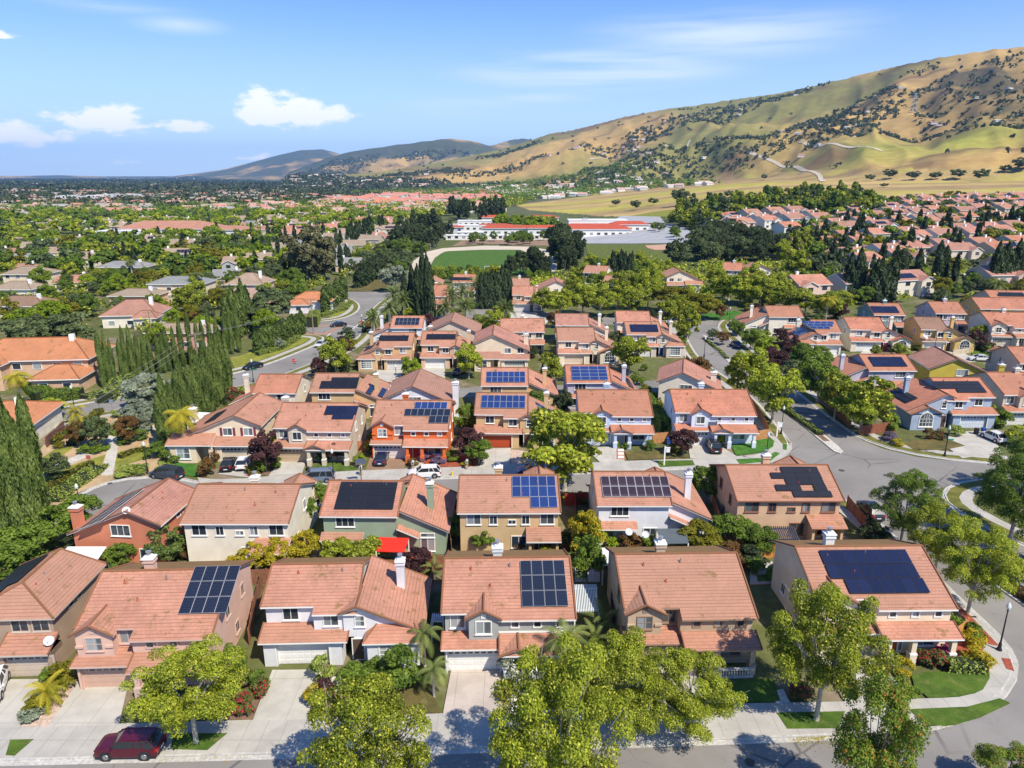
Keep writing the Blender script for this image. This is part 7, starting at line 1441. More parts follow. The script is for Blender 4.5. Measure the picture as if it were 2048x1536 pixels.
clumps(scatter([(-320, 445), (-320, 412), (400, 408), (600, 404), (780, 420), (900, 428), (560, 440)], 900), 'distant_woods', 'green canopy between the far rooftops on the left', 'green', 26, 4.6, 6.5, 1.3)
clumps(scatter([(560, 430), (640, 405), (800, 412), (1000, 398), (1080, 400), (1000, 420), (820, 440), (640, 445)], 420), 'distant_woods', 'bright green canopy below the red rooftops', 'plane', 26, 4.8, 7, 1.3)
clumps(scatter([(880, 372), (1100, 352), (1300, 345), (1450, 366), (1250, 382), (1060, 398), (900, 395), (700, 388)], 2600), 'distant_woods', 'green trees among the houses below the golden hills', 'green', 20, 4.6, 8, 1.5)
def wood(px, n, keys, name, label, mks, hs=(.8, 1.25), clear=0):
    n = int(n * 1.3)
    poly = wpoly(px); xs = [p[0] for p in poly]; ys = [p[1] for p in poly]; k = c = 0; Vs, Us, Mi = [], [], []; mats = [LM[m] for m in mks]
    while c < n and k < n * 60:
        k += 1; x, y = random.uniform(min(xs), max(xs)), random.uniform(min(ys), max(ys))
        if not inside((x, y), poly) or not free(x, y, clear): continue
        c += 1; me = random.choice(TPL[random.choice(keys)])[0]; nv = len(me.vertices); co = np.empty(nv * 3, np.float32); me.vertices.foreach_get('co', co); co = co.reshape(-1, 3); a = random.uniform(0, 6.283); h = random.uniform(*hs); w = h * random.uniform(.85, 1.15)
        uv = np.empty(nv * 2, np.float32); me.uv_layers[0].data.foreach_get('uv', uv); z = float(hfun(x, y)); ca, sa = math.cos(a) * w, math.sin(a) * w
        Vs.append(np.stack([co[:, 0] * ca - co[:, 1] * sa + x, co[:, 0] * sa + co[:, 1] * ca + y, co[:, 2] * h + z], -1)); Us.append(uv.reshape(-1, 2)); Mi.append(np.full(nv // 4, random.randrange(len(mks))))
    V = np.concatenate(Vs); U = np.concatenate(Us); M_ = np.concatenate(Mi); nf = len(V) // 4; me = bpy.data.meshes.new(name); me.vertices.add(len(V)); me.vertices.foreach_set('co', V.ravel()); me.loops.add(len(V)); me.loops.foreach_set('vertex_index', np.arange(len(V)))
    me.polygons.add(nf); me.polygons.foreach_set('loop_start', np.arange(nf) * 4); me.polygons.foreach_set('loop_total', np.full(nf, 4)); [me.materials.append(m) for m in mats]; me.polygons.foreach_set('material_index', M_); ul = me.uv_layers.new(name='UVMap'); ul.data.foreach_set('uv', U.ravel()); me.update(); me.validate()
    tag(link(name, me), label, 'trees', kind='stuff')
def grove(px, n, keys, label, cat='tree', group=None, hs=(.8, 1.25), mks=(None,), name='tree', clear=5, rr=None, lod=None):
    poly = wpoly(px); xs = [p[0] for p in poly]; ys = [p[1] for p in poly]; k = c = 0
    while c < n and k < n * 60:
        k += 1; x, y = random.uniform(min(xs), max(xs)), random.uniform(min(ys), max(ys))
        if not inside((x, y), poly) or not free(x, y, clear): continue
        h = random.uniform(*hs); r = math.hypot(x, y); key = random.choice(keys); OCC.append((x, y, -clear + 3.2)) if rr is None else None
        tree(key, Vector((x, y, float(hfun(x, y)))), h, h * random.uniform(.85, 1.15), label, cat, group, name, random.choice(mks), parts=r < 520); c += 1
G1 = 'trees of the left hand town'
grove([(0, 640), (0, 560), (300, 555), (480, 560), (600, 560), (600, 610), (480, 640), (330, 670), (200, 690), (100, 690)], 72, ('plane_mid', 'green_mid', 'green_mid', 'plane_mid'), 'garden tree in the near part of the left hand town', group=G1, hs=(.6, 1.05), mks=(None, None, 'green', 'lime', 'oak', 'olive'), clear=2)
wood([(-320, 560), (-320, 490), (240, 488), (460, 480), (560, 490), (600, 560), (300, 562)], 210, ('plane_far', 'green_far'), 'town_trees', 'leafy canopy among the pale houses of the left hand town', ('plane', 'green', 'plane', 'lime', 'oak', 'olive', 'green'), (.8, 1.25), -2)
wood([(-320, 490), (-320, 435), (480, 430), (800, 440), (800, 470), (640, 480), (460, 484), (200, 470)], 400, ('green_far', 'plane_far', 'green_far'), 'town_trees', 'leafy canopy beyond the left hand school', ('green', 'plane', 'plane', 'oak', 'green', 'lime'), (.8, 1.25), -1)
grove([(690, 560), (720, 520), (800, 500), (850, 505), (820, 540), (800, 565), (740, 560)], 32, ('green_mid', 'green_mid'), 'dark green tree on the bank left of the sports track', group='trees on the bank by the track', hs=(.8, 1.2), mks=('dark', 'green', 'oak'), clear=-2)
grove([(780, 500), (800, 470), (860, 455), (900, 470), (905, 492), (850, 500)], 34, ('conifer_far', 'green_far'), 'dark conifer left of the school', group='dark trees left of the school', hs=(.9, 1.3), mks=('dark',), clear=-3)
grove([(890, 440), (905, 428), (1000, 425), (1010, 440), (960, 450)], 24, ('conifer_far',), 'tall dark conifer behind the school', group='tall dark conifers behind the school', hs=(1.2, 1.7), clear=-3)
grove([(910, 484), (1110, 480), (1125, 489), (915, 491)], 14, ('green_mid',), 'round green tree on the dirt bank behind the field', group='round trees on the dirt bank', hs=(.8, 1.0), clear=0)
grove([(990, 452), (1080, 450), (1130, 456), (1090, 464), (1000, 462)], 30, ('green_far', 'plane_far'), 'bright green tree inside the school grounds', group='trees in the school grounds', mks=(None, 'lime'), clear=-3)
grove([(1100, 520), (1135, 490), (1150, 492), (1165, 540), (1130, 560)], 16, ('conifer_mid',), 'dark pine between the two sports fields', group='dark pines between the fields', hs=(1.0, 1.5), clear=-3)
grove([(1010, 560), (1040, 548), (1090, 548), (1100, 556)], 6, ('conifer_mid',), 'dark pine on the near edge of the oval field', group='pines at the near edge of the field', hs=(.8, 1.1), clear=-3); grove([(860, 570), (880, 550), (1100, 552), (1110, 565), (1000, 560)], 26, ('plane_mid', 'green_mid'), 'leafy tree along the near edge of the oval field', group='leafy trees at the near edge of the field', hs=(.45, .7), clear=0)
grove([(1130, 560), (1180, 530), (1300, 530), (1340, 560), (1300, 590), (1180, 590)], 34, ('plane_mid',), 'yellow green tree between the ball field and the avenue houses', group='trees beyond the avenue houses', hs=(.6, .9), mks=(None, None, 'green'), clear=0)
grove([(1345, 535), (1360, 515), (1400, 480), (1400, 465), (1460, 470), (1560, 500), (1570, 520), (1500, 540), (1400, 545)], 66, ('green_mid', 'green_mid'), 'dense black green tree of the dark wood right of the ball field', group='dark wood right of the ball field', hs=(1.1, 1.6), mks=('dark', 'dark', 'oak'), clear=-3, name='dark_tree')
grove([(1290, 480), (1310, 450), (1350, 440), (1400, 450), (1400, 475), (1390, 482), (1320, 478)], 14, ('green_far', 'green_mid'), 'small round tree around the school parking', group='trees around the school parking', hs=(.6, .9), mks=(None, 'oak'), clear=0)
wood([(1330, 450), (1400, 425), (1600, 405), (1700, 400), (1760, 410), (1760, 432), (1600, 430), (1460, 442), (1400, 462)], 290, ('plane_far', 'green_far', 'plane_far', 'conifer_far'), 'green_belt', 'green belt of trees between the golden field and the right hand town', ('plane', 'green', 'oak', 'plane'), (.9, 1.35), -1)
wood([(1560, 520), (1580, 460), (1700, 430), (1820, 405), (2360, 400), (2360, 560), (1850, 560), (1700, 570), (1600, 590)], 460, ('plane_far', 'green_far', 'plane_far'), 'town_trees', 'garden trees among the roofs of the right hand town', ('plane', 'oak', 'green', 'dark', 'olive'), (.55, 1.1), -1)
grove([(1560, 520), (1600, 480), (1700, 450), (2060, 430), (2060, 560), (1700, 570)], 60, ('cyp_far',), 'dark cypress pointing up between the roofs of the right hand town', 'cypress', 'cypresses of the right hand town', (.8, 1.2), clear=-2, name='cypress_tree')
grove([(150, 560), (250, 470), (480, 470), (700, 480), (700, 560), (500, 560)], 44, ('cyp_far',), 'dark cypress in the left hand town', 'cypress', 'cypresses of the left hand town', (.7, 1.1), clear=-2, name='cypress_tree')
row((690, 500), (760, 470), 22, 'cyp_far', 1.2, 1.3, 1.0, 'dark cypress in the line beside the road to the school', 'line of cypresses towards the school', 3.); row((560, 560), (700, 535), 26, 'cyp_dark', .9, .9, 1., 'cypress in the line at the foot of the eucalyptus', 'cypresses at the foot of the eucalyptus', 1.5); row((720, 575), (745, 560), 7, 'cyp_dark', .6, .7, 1.6, 'dense dark hedge cypress above the bend', 'hedge cypresses above the bend', .4)
grove([(1640, 610), (1700, 590), (1960, 570), (2060, 600), (1960, 615), (1800, 615)], 20, ('green_mid', 'plane_mid'), 'garden tree behind the teal and lilac houses', group='garden trees behind the teal house', hs=(.5, .9), mks=(None, 'olive', 'oak'), clear=-2)

for u, v, h, w, lab in ((1362, 412, 1.5, 1.3, 'big round dark oak standing alone at the near edge of the golden field'), (1232, 412, .7, .8, 'small round oak at the left of the golden field'), (1272, 420, .9, .8, 'upright dark oak left of the big round one'), (1306, 410, .7, .8, 'dark oak just left of the big round one'), (1456, 396, .7, .7, 'oak in the middle of the golden field'), (1537, 390, .8, .9, 'round oak in the golden field, left of a close pair'), (1558, 390, .7, .6, 'left oak of the close pair in the golden field'), (1576, 388, .6, .6, 'right oak of the close pair in the golden field'), (1602, 386, .5, .6, 'last oak to the right in the golden field row'),
                        (1767, 375, .45, .7, 'small dark oak alone on the bare strip at the right'), (1528, 360, 1.0, .8, 'tree on the golden slope above the far houses'), (1778, 358, 1.4, 1.5, 'dark oak at the left end of the farm trees'), (1828, 360, 1.2, 1.5, 'dark oak in the middle of the farm trees'), (1915, 358, 1.3, 1.5, 'dark tree at the right end of the farm trees'), (1960, 362, 1.4, 1.4, 'spreading oak right of the farm trees'), (2010, 345, 1.0, 1.1, 'dark oak near the right edge below the green slope'), (2040, 340, 1.6, 2.0, 'large dark oak clump at the right edge'), (1870, 359, 1.0, 1.3, 'pale green tree beside the barn'), (1740, 362, .8, 1.0, 'low tree left of the farm')):
    tree('oak_mid', (u, v), h, w, lab, v=0, mk='oak', parts=False, name='oak_tree')
def hillclumps():
    pts = []; k = 0
    while len(pts) < 5200 and k < 60000:
        k += 1; a = random.uniform(-.35, .66); r = random.uniform(1200, 7000); x, y = r * math.sin(a), r * math.cos(a); h, hm, rd = (float(q) for q in hfun(np.array(x), np.array(y), True))
        if hm < .01 or hm > .97: continue
        d = float(fbm(x / 420, y / 300, 91, 4)); p = max(0, d - .565) * 30 * (1.15 - hm) + (.35 if rd < .54 else 0) + .012; p *= 1.3 if hm < .3 else 1
        if random.random() < p: pts.append((x, y, r))
    return pts
HP = hillclumps(); HP.sort(key=lambda q: q[2])
clumps(HP, 'hillside_woods', 'dark oak scrub scattered over the hill slopes and gullies', 'far', 8, 5.5, 6.5, 2.6, 4500)
HH = [q for q in HP if random.random() < .03]
roofs_mesh([(x + random.uniform(-30, 30), y - 25, r) for x, y, r in HH], 'hillside_houses', 'tiny pale houses scattered on the hill slopes', [(.38, .30, .25), (.42, .38, .33), (.38, .2, .15)], .8)

def green(px, n, rmin, rmax, lab):
    n = int(n * 1.25)
    pts = []; poly = wpoly(px); xs = [p[0] for p in poly]; ys = [p[1] for p in poly]; k = 0
    while len(pts) < n and k < n * 30:
        k += 1; x, y = random.uniform(min(xs), max(xs)), random.uniform(min(ys), max(ys)); r = math.hypot(x, y)
        if rmin < r < rmax and inside((x, y), poly) and all(math.hypot(x - a, y - b) > c + 1.5 for a, b, c in OCC if c > 0): pts.append((x, y, r))
    clumps(pts, 'garden_greenery', lab, 'plane', 34, 2.2, 2.6, .42, 1500., 'garden plants')
green([(-320, 650), (-320, 480), (240, 480), (480, 470), (800, 465), (780, 505), (700, 560), (600, 600), (480, 640), (330, 670), (150, 690)], 1500, 150, 800, 'low garden greenery between the houses of the left hand town')
green([(1560, 610), (1560, 480), (1700, 430), (2360, 400), (2360, 600), (1800, 612)], 900, 150, 800, 'low garden greenery between the houses of the right hand town')
green([(1060, 610), (1060, 560), (1180, 530), (1400, 530), (1620, 540), (1620, 610), (1400, 612), (1300, 600)], 260, 150, 800, 'undergrowth below the leafy trees around the avenue green')

for q in ([(1645, 364), (1641, 350), (1600, 337), (1560, 325), (1520, 314), (1495, 303)], [(1765, 303), (1700, 297), (1650, 288), (1600, 283)], [(1180, 318), (1260, 300), (1330, 296), (1380, 280)]): ribbon('dirt_track', q, -4, 4, .8, plain('pale_track', (.52, .44, .32), .9, var=.1), label='pale track on the hillside', step=25.)
TYRE = plain('tyre_rubber', (.02, .02, .02), .8, var=0); RIM = plain('alloy_rim', (.45, .46, .47), .3, .8, var=0); BLACKP = plain('black_plastic', (.025, .025, .028), .5, var=0); CGL = plain('car_glass', (.02, .025, .03), .06, var=0, spec=.7); LAMPG = plain('headlight_glass', (.6, .62, .65), .1, var=0); LAMPR = plain('tail_light_red', (.35, .01, .01), .2, var=0); PLATE = plain('number_plate', (.7, .7, .7), .5, var=0)
def paint(name, c):
    key = ('c', name)
    if key in MC: return MC[key]
    m, T, b = new_mat('car_paint_' + name); b.inputs['Base Color'].default_value = c + (1,); b.inputs['Roughness'].default_value = .28; b.inputs['Coat Weight'].default_value = .8; b.inputs['Coat Roughness'].default_value = .05; b.inputs['Metallic'].default_value = .25 if max(c) < .4 else 0
    MC[key] = m; return m
KINDS = {  # L, half width, [(x, z of the bonnet/belt line)], greenhouse base x0,x1, roof x0,x1, roof z, wheel radius, wheel x
    'suv': (4.75, .93, [(-2.37, .80), (-2.30, 1.02), (-1.2, 1.08), (.95, 1.06), (1.15, 1.04), (2.0, .96), (2.30, .84), (2.37, .68)], -2.25, 1.25, -1.75, .45, 1.60, .37, 1.42),
    'sedan': (4.7, .90, [(-2.35, .75), (-2.28, .95), (-1.6, 1.0), (.8, .92), (1.05, .90), (1.9, .80), (2.25, .68), (2.35, .55)], -1.75, 1.25, -1.0, .35, 1.42, .33, 1.4),
    'hatch': (4.3, .89, [(-2.15, .78), (-2.1, .98), (-1.3, 1.0), (.8, .95), (1.0, .93), (1.75, .84), (2.05, .72), (2.15, .58)], -2.0, 1.25, -1.35, .35, 1.50, .33, 1.3),
    'van': (5.1, .98, [(-2.55, .80), (-2.5, 1.05), (-1.2, 1.08), (1.2, 1.02), (1.5, .98), (2.2, .88), (2.45, .75), (2.55, .58)], -2.48, 1.65, -2.25, .75, 1.75, .35, 1.52)}
def car(kind, pname, pc, rear, front, label, cz=None):
    L_, hw, prof, gb0, gb1, r0, r1, zr, wr, wx = KINDS[kind]; A, B = P(*rear), P(*front); a = math.atan2(B.y - A.y, B.x - A.x); m = (A + B) / 2
    r = empty('parked_car', (m.x, m.y, m.z + (cz or .02)), a); b = MB(); zb = .22
    rings = []
    for i, (x, z) in enumerate(prof):
        k = 1 - .16 * (abs(x) / (L_ / 2)) ** 6; w = hw * k; zz = zb + (.12 if i in (0, len(prof) - 1) else 0)
        rings.append([(x, -w * .9, zz), (x, -w, zz + .14), (x, -w, z * .72), (x, -w * .95, z), (x, -w * .5, z + .035), (x, w * .5, z + .035), (x, w * .95, z), (x, w, z * .72), (x, w, zz + .14), (x, w * .9, zz)])
    for p, q in zip(rings, rings[1:]):
        for i in range(9): b.face([p[i], q[i], q[i + 1], p[i + 1]])
    b.face(rings[0][::-1]); b.face(rings[-1])
    mt = [paint(pname, pc), BLACKP]
    b.box(-L_ / 2 + .1, -hw * .93, zb - .02, L_ / 2 - .12, hw * .93, zb + .10, 1)
    for sx in (-wx, wx):
        for s in (-1, 1): b.tube((sx, s * (hw * .80), wr + .02), (sx, s * (hw + .012), wr + .02), wr + .09, wr + .08, 14, 1)
    b.box(L_ / 2 - .09, -.45, .42, L_ / 2 + .012, .45, .60, 1); b.box(-L_ / 2 + .02, -hw * .7, .3, -L_ / 2 - .03, hw * .7, .46, 1)
    b.build('body', mt, r)
    zs = 1.0; g = MB(); wb, wt_ = hw * .94, hw * .74; za, zt = prof[2][1] - .05, zr
    lo = [(gb0, -wb, za), (gb1, -wb, prof[4][1] - .03), (gb1, wb, prof[4][1] - .03), (gb0, wb, za)]; hi = [(r0, -wt_, zt), (r1, -wt_, zt), (r1, wt_, zt), (r0, wt_, zt)]
    for i in range(4): g.face([lo[i], lo[(i + 1) % 4], hi[(i + 1) % 4], hi[i]])
    g.build('window', [CGL], r)
    t = MB(); t.box(r0 - .02, -wt_ - .01, zt - .03, r1 + .02, wt_ + .01, zt + .035)
    for s in (-1, 1):
        for (xa, xb) in ((gb0, r0), (gb1, r1), ((gb0 + gb1) / 2 - .1, (r0 + r1) / 2), (gb0 * .62, r0 * .62)): t.tube((xa, s * (wb + .005), za + .02), (xb, s * (wt_ + .005), zt), .045, .04, 5)
        t.tube((r0 + .1, s * wt_ * .9, zt + .07), (r1 - .1, s * wt_ * .9, zt + .07), .02, .02, 5) if kind in ('suv', 'van') else None
    t.build('roof', [mt[0]], r)
    for sx in (-wx, wx):
        for s in (-1, 1):
            w = MB(); w.tube((0, -.11, 0), (0, .11, 0), wr, wr, 16); o = w.build('wheel', [TYRE], r, loc=(sx, s * (hw - .10), wr)); q = MB(); q.tube((0, s * .10, 0), (0, s * .125, 0), wr * .64, wr * .58, 10); q.build('rim', [RIM], o)
    for s in (-1, 1):
        h = MB(); h.box(L_ / 2 - .32, s * hw * .55, .62, L_ / 2 - .045, s * hw * .86, .74); h.build('headlight', [LAMPG], r)
        h = MB(); h.box(-L_ / 2 - .015, s * hw * .55, .74, -L_ / 2 + .18, s * hw * .95, .92); h.build('tail_light', [LAMPR], r)
        h = MB(); h.box(gb1 - .35, s * (hw + .02), 1.0, gb1 - .15, s * (hw + .2), 1.14); h.build('wing_mirror', [mt[0]], r)
    h = MB(); h.box(-L_ / 2 - .035, -.26, .50, -L_ / 2 - .03 + .02, .26, .63); h.build('number_plate', [PLATE], r)
    return tag(r, label, 'car')
car('suv', 'maroon', (.10, .006, .02), (322, 1503), (204, 1505), 'dark red sport utility car parked at the kerb under the leafy tree')
car('hatch', 'white', (.75, .75, .75), (-3, 1364), (-19, 1408), 'white car cut by the left edge on the first driveway', .14)
car('van', 'slate', (.035, .045, .07), (362, 960), (307, 951), 'dark slate minivan parked in the turning court', .02); car('sedan', 'black', (.012, .012, .015), (450, 951), (468, 921), 'black sedan on the shuttered house driveway, left of the white car', .14); car('hatch', 'white', (.75, .75, .75), (480, 949), (497, 920), 'white hatchback on the shuttered house driveway, right of the black sedan', .14)
car('van', 'bluegrey', (.17, .22, .30), (664, 961), (603, 964), 'blue grey minivan at the kerb of the upper street'); car('sedan', 'navy', (.008, .015, .07), (759, 937), (769, 912), 'navy blue sedan on the brown paver driveway', .14); car('suv', 'white', (.75, .75, .75), (879, 952), (820, 955), 'white sport utility car with a roof rack on the upper street')
car('sedan', 'blue', (.01, .02, .13), (1097, 947), (1036, 948), 'blue sedan parked under the broad leafy tree'); car('suv', 'black', (.012, .012, .015), (1433, 912), (1420, 889), 'black sport utility car on the pale corner house driveway', .14); car('suv', 'darkgrey', (.03, .033, .04), (1757, 1046), (1722, 1012), 'dark car parked at the junction under the dense green tree')
car('sedan', 'black', (.012, .012, .015), (522, 733), (490, 741), 'black car driving on the curving road near the lamp'); car('sedan', 'silver', (.6, .62, .63), (655, 686), (629, 699), 'white car driving on the curving road by the round tree'); car('sedan', 'black', (.012, .012, .015), (687, 652), (667, 654), 'dark car crossing the painted crossing on the curving road')
car('hatch', 'white', (.75, .75, .75), (2004, 889), (1968, 873), 'white hatchback on the blue grey house driveway', .14); car('sedan', 'white', (.75, .75, .75), (1979, 722), (1938, 721), 'white sedan at the kerb before the golden house lawn'); car('sedan', 'blue', (.01, .02, .13), (1478, 699), (1466, 687), 'small blue car on the far right lane of the avenue')
car('sedan', 'darkblue', (.01, .02, .06), (1875, 594), (1850, 596), 'dark blue car in the street behind the teal house'); car('sedan', 'white', (.75, .75, .75), (1945, 551), (1925, 552), 'white car beside the leafy tree in the right hand town'); car('sedan', 'navy', (.008, .015, .07), (885, 640), (870, 641), 'navy car between the palms and the salmon house'); car('hatch', 'grey', (.2, .21, .22), (1001, 757), (985, 757), 'grey car in front of the cream porch house'); car('hatch', 'black', (.012, .012, .015), (925, 745), (912, 752), 'black car under the pale leafy tree')
IRON = plain('black_iron', (.015, .018, .02), .45, var=0); GLOBE = plain('lantern_glass', (.62, .65, .62), .3, var=0); GREENM = plain('street_sign_green', (.02, .22, .15), .5, var=0)
def lamp(u, v, label, h=4.3, sign=0):
    p = P(u, v, .12); r = empty('street_lamp', p); b = MB(); b.lathe([(.24, 0), (.24, .12), (.15, .3), (.13, .7), (.075, .85), (.05, h - .2), (.09, h - .15), (.05, h)], 10); b.build('pole', [IRON], r)
    g = MB(); g.lathe([(.06, h), (.17, h + .08), (.21, h + .3), (.15, h + .5), (.02, h + .56)], 10); g.build('lantern', [GLOBE], r)
    c = MB(); c.lathe([(.17, h + .48), (.10, h + .60), (.03, h + .72), (.005, h + .82)], 8); c.build('lantern_cap', [GLOBE], r)
    if sign: s = MB(); s.box(.08, -.02, 2.6, .95, .02, 2.85); s.box(-.02, .08, 2.9, .02, .95, 3.15); s.build('street_name_sign', [GREENM], r)
    return tag(r, label, 'street lamp', 'black street lamps with pale lanterns')
for u, v, l, s in ((1998, 1300, 'tall black lamp on the pavement bend by the cream corner house', 0), (1562, 868, 'black lamp at the avenue corner beside the white name post', 0), (1889, 912, 'black lamp with a green street sign at the right of the junction', 1), (165, 1040, 'black lamp behind the terracotta house roof', 0), (296, 947, 'black lamp at the park edge of the turning court', 0), (150, 822, 'black lamp on the far verge of the curving road beyond the park', 0), (507, 764, 'black lamp with a green sign behind the off white house', 1),
                   (606, 667, 'black lamp at the brick crossing', 0), (1531, 926, 'black lamp behind the peach house chimney', 0), (793, 776, 'black lamp on the lane above the white gabled house', 0), (684, 596, 'black lamp at the top bend of the curving road', 0), (725, 664, 'black lamp on the right side of the curving road', 0), (1408, 714, 'black lamp on the near avenue median', 0), (1458, 648, 'black lamp on the right pavement of the avenue', 0), (668, 963, 'black lamp behind the blue grey minivan', 0), (1868, 705, 'black lamp in front of the golden house', 0), (1326, 778, 'black lamp on the lane by the turned white house', 0), (1455, 630, 'black lamp at the far end of the avenue green', 0)): lamp(u, v, l, sign=s)
WOOD = plain('pole_wood', (.26, .19, .13), .9, var=.15, scale=4)
def pole(u, v, h, label, rz=0.6):
    p = P(u, v); r = empty('utility_pole', p, rz); b = MB(); b.tube((0, 0, -.3), (0, 0, h), .17, .11, 9); b.build('pole', [WOOD], r)
    for z in (h - .5, h - 1.6): c = MB(); c.box(-1.2, -.06, z, 1.2, .06, z + .12); [c.tube((x, 0, z + .12), (x, 0, z + .34), .05, .04, 6) for x in (-1.1, -.5, .5, 1.1)]; c.build('crossarm', [WOOD], r)
    t = MB(); t.tube((.28, 0, h - 3.2), (.28, 0, h - 2.3), .22, .22, 9); t.build('transformer', [plain('transformer_grey', (.4, .41, .4), .5, var=0)], r)
    return tag(r, label, 'utility pole'), Vector((p.x, p.y, p.z + h))
_, pa = pole(400, 750, 9.5, 'wooden power pole rising between the two cypress rows'); _, pb = pole(627, 668, 10, 'wooden power pole beside the small orange roofed house'); _, pc_ = pole(306, 690, 9, 'pale pole behind the long cypress row at the left')
def wire(a, b, sag, label):
    q = MB(); n = 14; pts = [a.lerp(b, i / n) - Vector((0, 0, sag * 4 * (i / n) * (1 - i / n))) for i in range(n + 1)]
    for s, t in zip(pts, pts[1:]): q.tube(s, t, .022, .022, 4, cap=False)
    tag(q.build('power_line', [plain('cable', (.25, .25, .25), .5, var=0)]), label, 'power line', 'power lines strung from the wooden pole')
end = P(-260, 1010, 8)
for k, dz in enumerate((-.2, -.25, -1.3, -1.35)): wire(pa + Vector(((-.8, .8)[k % 2], 0, dz)), end + Vector(((-.8, .8)[k % 2], 0, dz)), 1.6, 'thin power line sagging from the wooden pole to the left edge')
for k in range(2): wire(pa + Vector((k - .5, 0, -.2)), pb + Vector((k - .5, 0, -.2)), 1.5, 'thin power line between the two wooden poles')
def text(s, size, mat, parent, loc, rot, name='lettering'):
    c = bpy.data.curves.new(name, 'FONT'); c.body = s; c.size = size; c.align_x = 'CENTER'; c.align_y = 'CENTER'; c.extrude = .004
    o = bpy.data.objects.new('tmp', c); dg = bpy.context.evaluated_depsgraph_get(); COL.objects.link(o); dg.update(); me = bpy.data.meshes.new_from_object(o.evaluated_get(dg)); bpy.data.objects.remove(o); me.materials.clear(); me.materials.append(mat)
    q = link(name, me, parent, loc); q.rotation_euler = rot; return q
SR = plain('sign_red', (.55, .02, .03), .5, var=0); SWH = plain('sign_white', (.75, .75, .75), .5, var=0)
def stop(u, v, label, rz=0., oct_=True, col=None):
    p = P(u, v, .1); r = empty('stop_sign' if oct_ else 'road_sign', p, rz); b = MB(); b.tube((0, 0, 0), (0, 0, 2.6), .035, .035, 6); b.build('post', [RIM], r)
    s = MB(); n = 8 if oct_ else 4; R_ = .42 if oct_ else .45
    pts = [(R_ * math.cos(math.pi / n + 2 * math.pi * i / n), R_ * math.sin(math.pi / n + 2 * math.pi * i / n)) for i in range(n)]
    f = [(x, -.06, 2.3 + z) for x, z in pts]; s.face(f); s.face([(x, -.035, z) for x, _, z in f][::-1])
    for i in range(n): a, c = f[i], f[(i + 1) % n]; s.face([a, c, (c[0], -.035, c[2]), (a[0], -.035, a[2])])
    s.build('sign_plate', [col or SR], r)
    if oct_: text('STOP', .26, SWH, r, (0, -.066, 2.3), (R(90), 0, 0))
    return tag(r, label, 'sign')
stop(589, 741, 'red stop sign on the verge above the tan solar roofed house'); stop(723, 660, 'red stop sign on the right of the curving road'); stop(182, 943, 'square red and white notice on the park lawn', 0, False, plain('faded_red', (.50, .12, .10), .6, var=.1)); stop(226, 826, 'square blue notice on the verge by the broad grey green tree', .3, False, plain('faded_blue', (.18, .25, .35), .6, var=.1))
def post(u, v, label, h=2.2):
    p = P(u, v, .12); r = empty('sign_post', p); b = MB(); b.box(-.1, -.1, 0, .1, .1, h); b.box(-.1, -.05, h - .25, .8, .05, h - .12); b.build('post', [WHITE], r); s = MB(); s.box(.2, -.03, h - .95, .75, .03, h - .3); s.build('sign_board', [SWH], r); return tag(r, label, 'sign post')
post(1553, 873, 'white wooden name post beside the avenue lamp', 2.6); post(1328, 930, 'white property post on the kerb lawn of the upper street', 3.0)
def hoop(u, v, label, rz, h=3.3):
    p = P(u, v, .12); r = empty('basketball_hoop', p, rz); b = MB(); b.box(-.4, -.5, 0, .4, .4, .18); b.tube((0, .2, .15), (0, .2, h - .2), .06, .05, 7); b.tube((0, .2, h - .4), (0, -.35, h - .1), .04, .04, 6); b.build('stand', [IRON], r)
    s = MB(); s.box(-.7, -.42, h - .4, .7, -.38, h + .5); s.build('backboard', [plain('backboard_dark', (.10, .12, .17), .3, var=0)], r); t = MB(); n = 12; [t.tube((.23 * math.cos(6.283 * i / n), -.66 + .23 * math.sin(6.283 * i / n), h - .25), (.23 * math.cos(6.283 * (i + 1) / n), -.66 + .23 * math.sin(6.283 * (i + 1) / n), h - .25), .018, .018, 5) for i in range(n)]; t.build('rim', [plain('hoop_orange', (.6, .12, .02), .4, var=0)], r); return tag(r, label, 'basketball hoop')
hoop(723, 965, 'basketball hoop standing at the kerb of the upper street', 0.3); hoop(1421, 886, 'basketball hoop in front of the pale corner house garage', 0.0)
p = P(904, 951, .12); r = empty('fire_hydrant', p); b = MB(); b.lathe([(.16, 0), (.16, .06), (.11, .08), (.11, .5), (.15, .52), (.13, .62), (.03, .72)], 10); b.build('barrel', [plain('hydrant_yellow', (.70, .50, .02), .5, var=0)], r); c = MB(); c.tube((-.2, 0, .4), (.2, 0, .4), .06, .06, 8); c.build('outlet', [plain('hydrant_yellow', (.70, .50, .02), .5, var=0)], r); tag(r, 'yellow fire hydrant on the kerb right of the white parked car', 'fire hydrant')
def box_on_post(u, v, label, c=(.5, .5, .48)):
    p = P(u, v, .13); r = empty('mailbox', p); b = MB(); b.box(-.16, -.16, 0, .16, .16, 1.0); b.build('post', [plain('mailbox_stone', (.40, .30, .22), .9, var=.1)], r); d = MB(); d.box(-.2, -.32, 1.0, .2, .3, 1.3); d.tube((0, -.32, 1.3), (0, .3, 1.3), .2, .2, 10); d.build('box', [plain('mailbox_white', c, .5, var=0)], r); return tag(r, label, 'mailbox')
box_on_post(934, 938, 'white mailbox on a stone post by the red garage drive'); box_on_post(826, 940, 'low mailbox on a stone post at the orange house path'); box_on_post(722, 950, 'mailbox left of the basketball hoop'); box_on_post(616, 953, 'dark mailbox by the blue grey minivan', (.03, .03, .03)); box_on_post(444, 1440, 'pink stuccoed mailbox pillar beside the pavement')
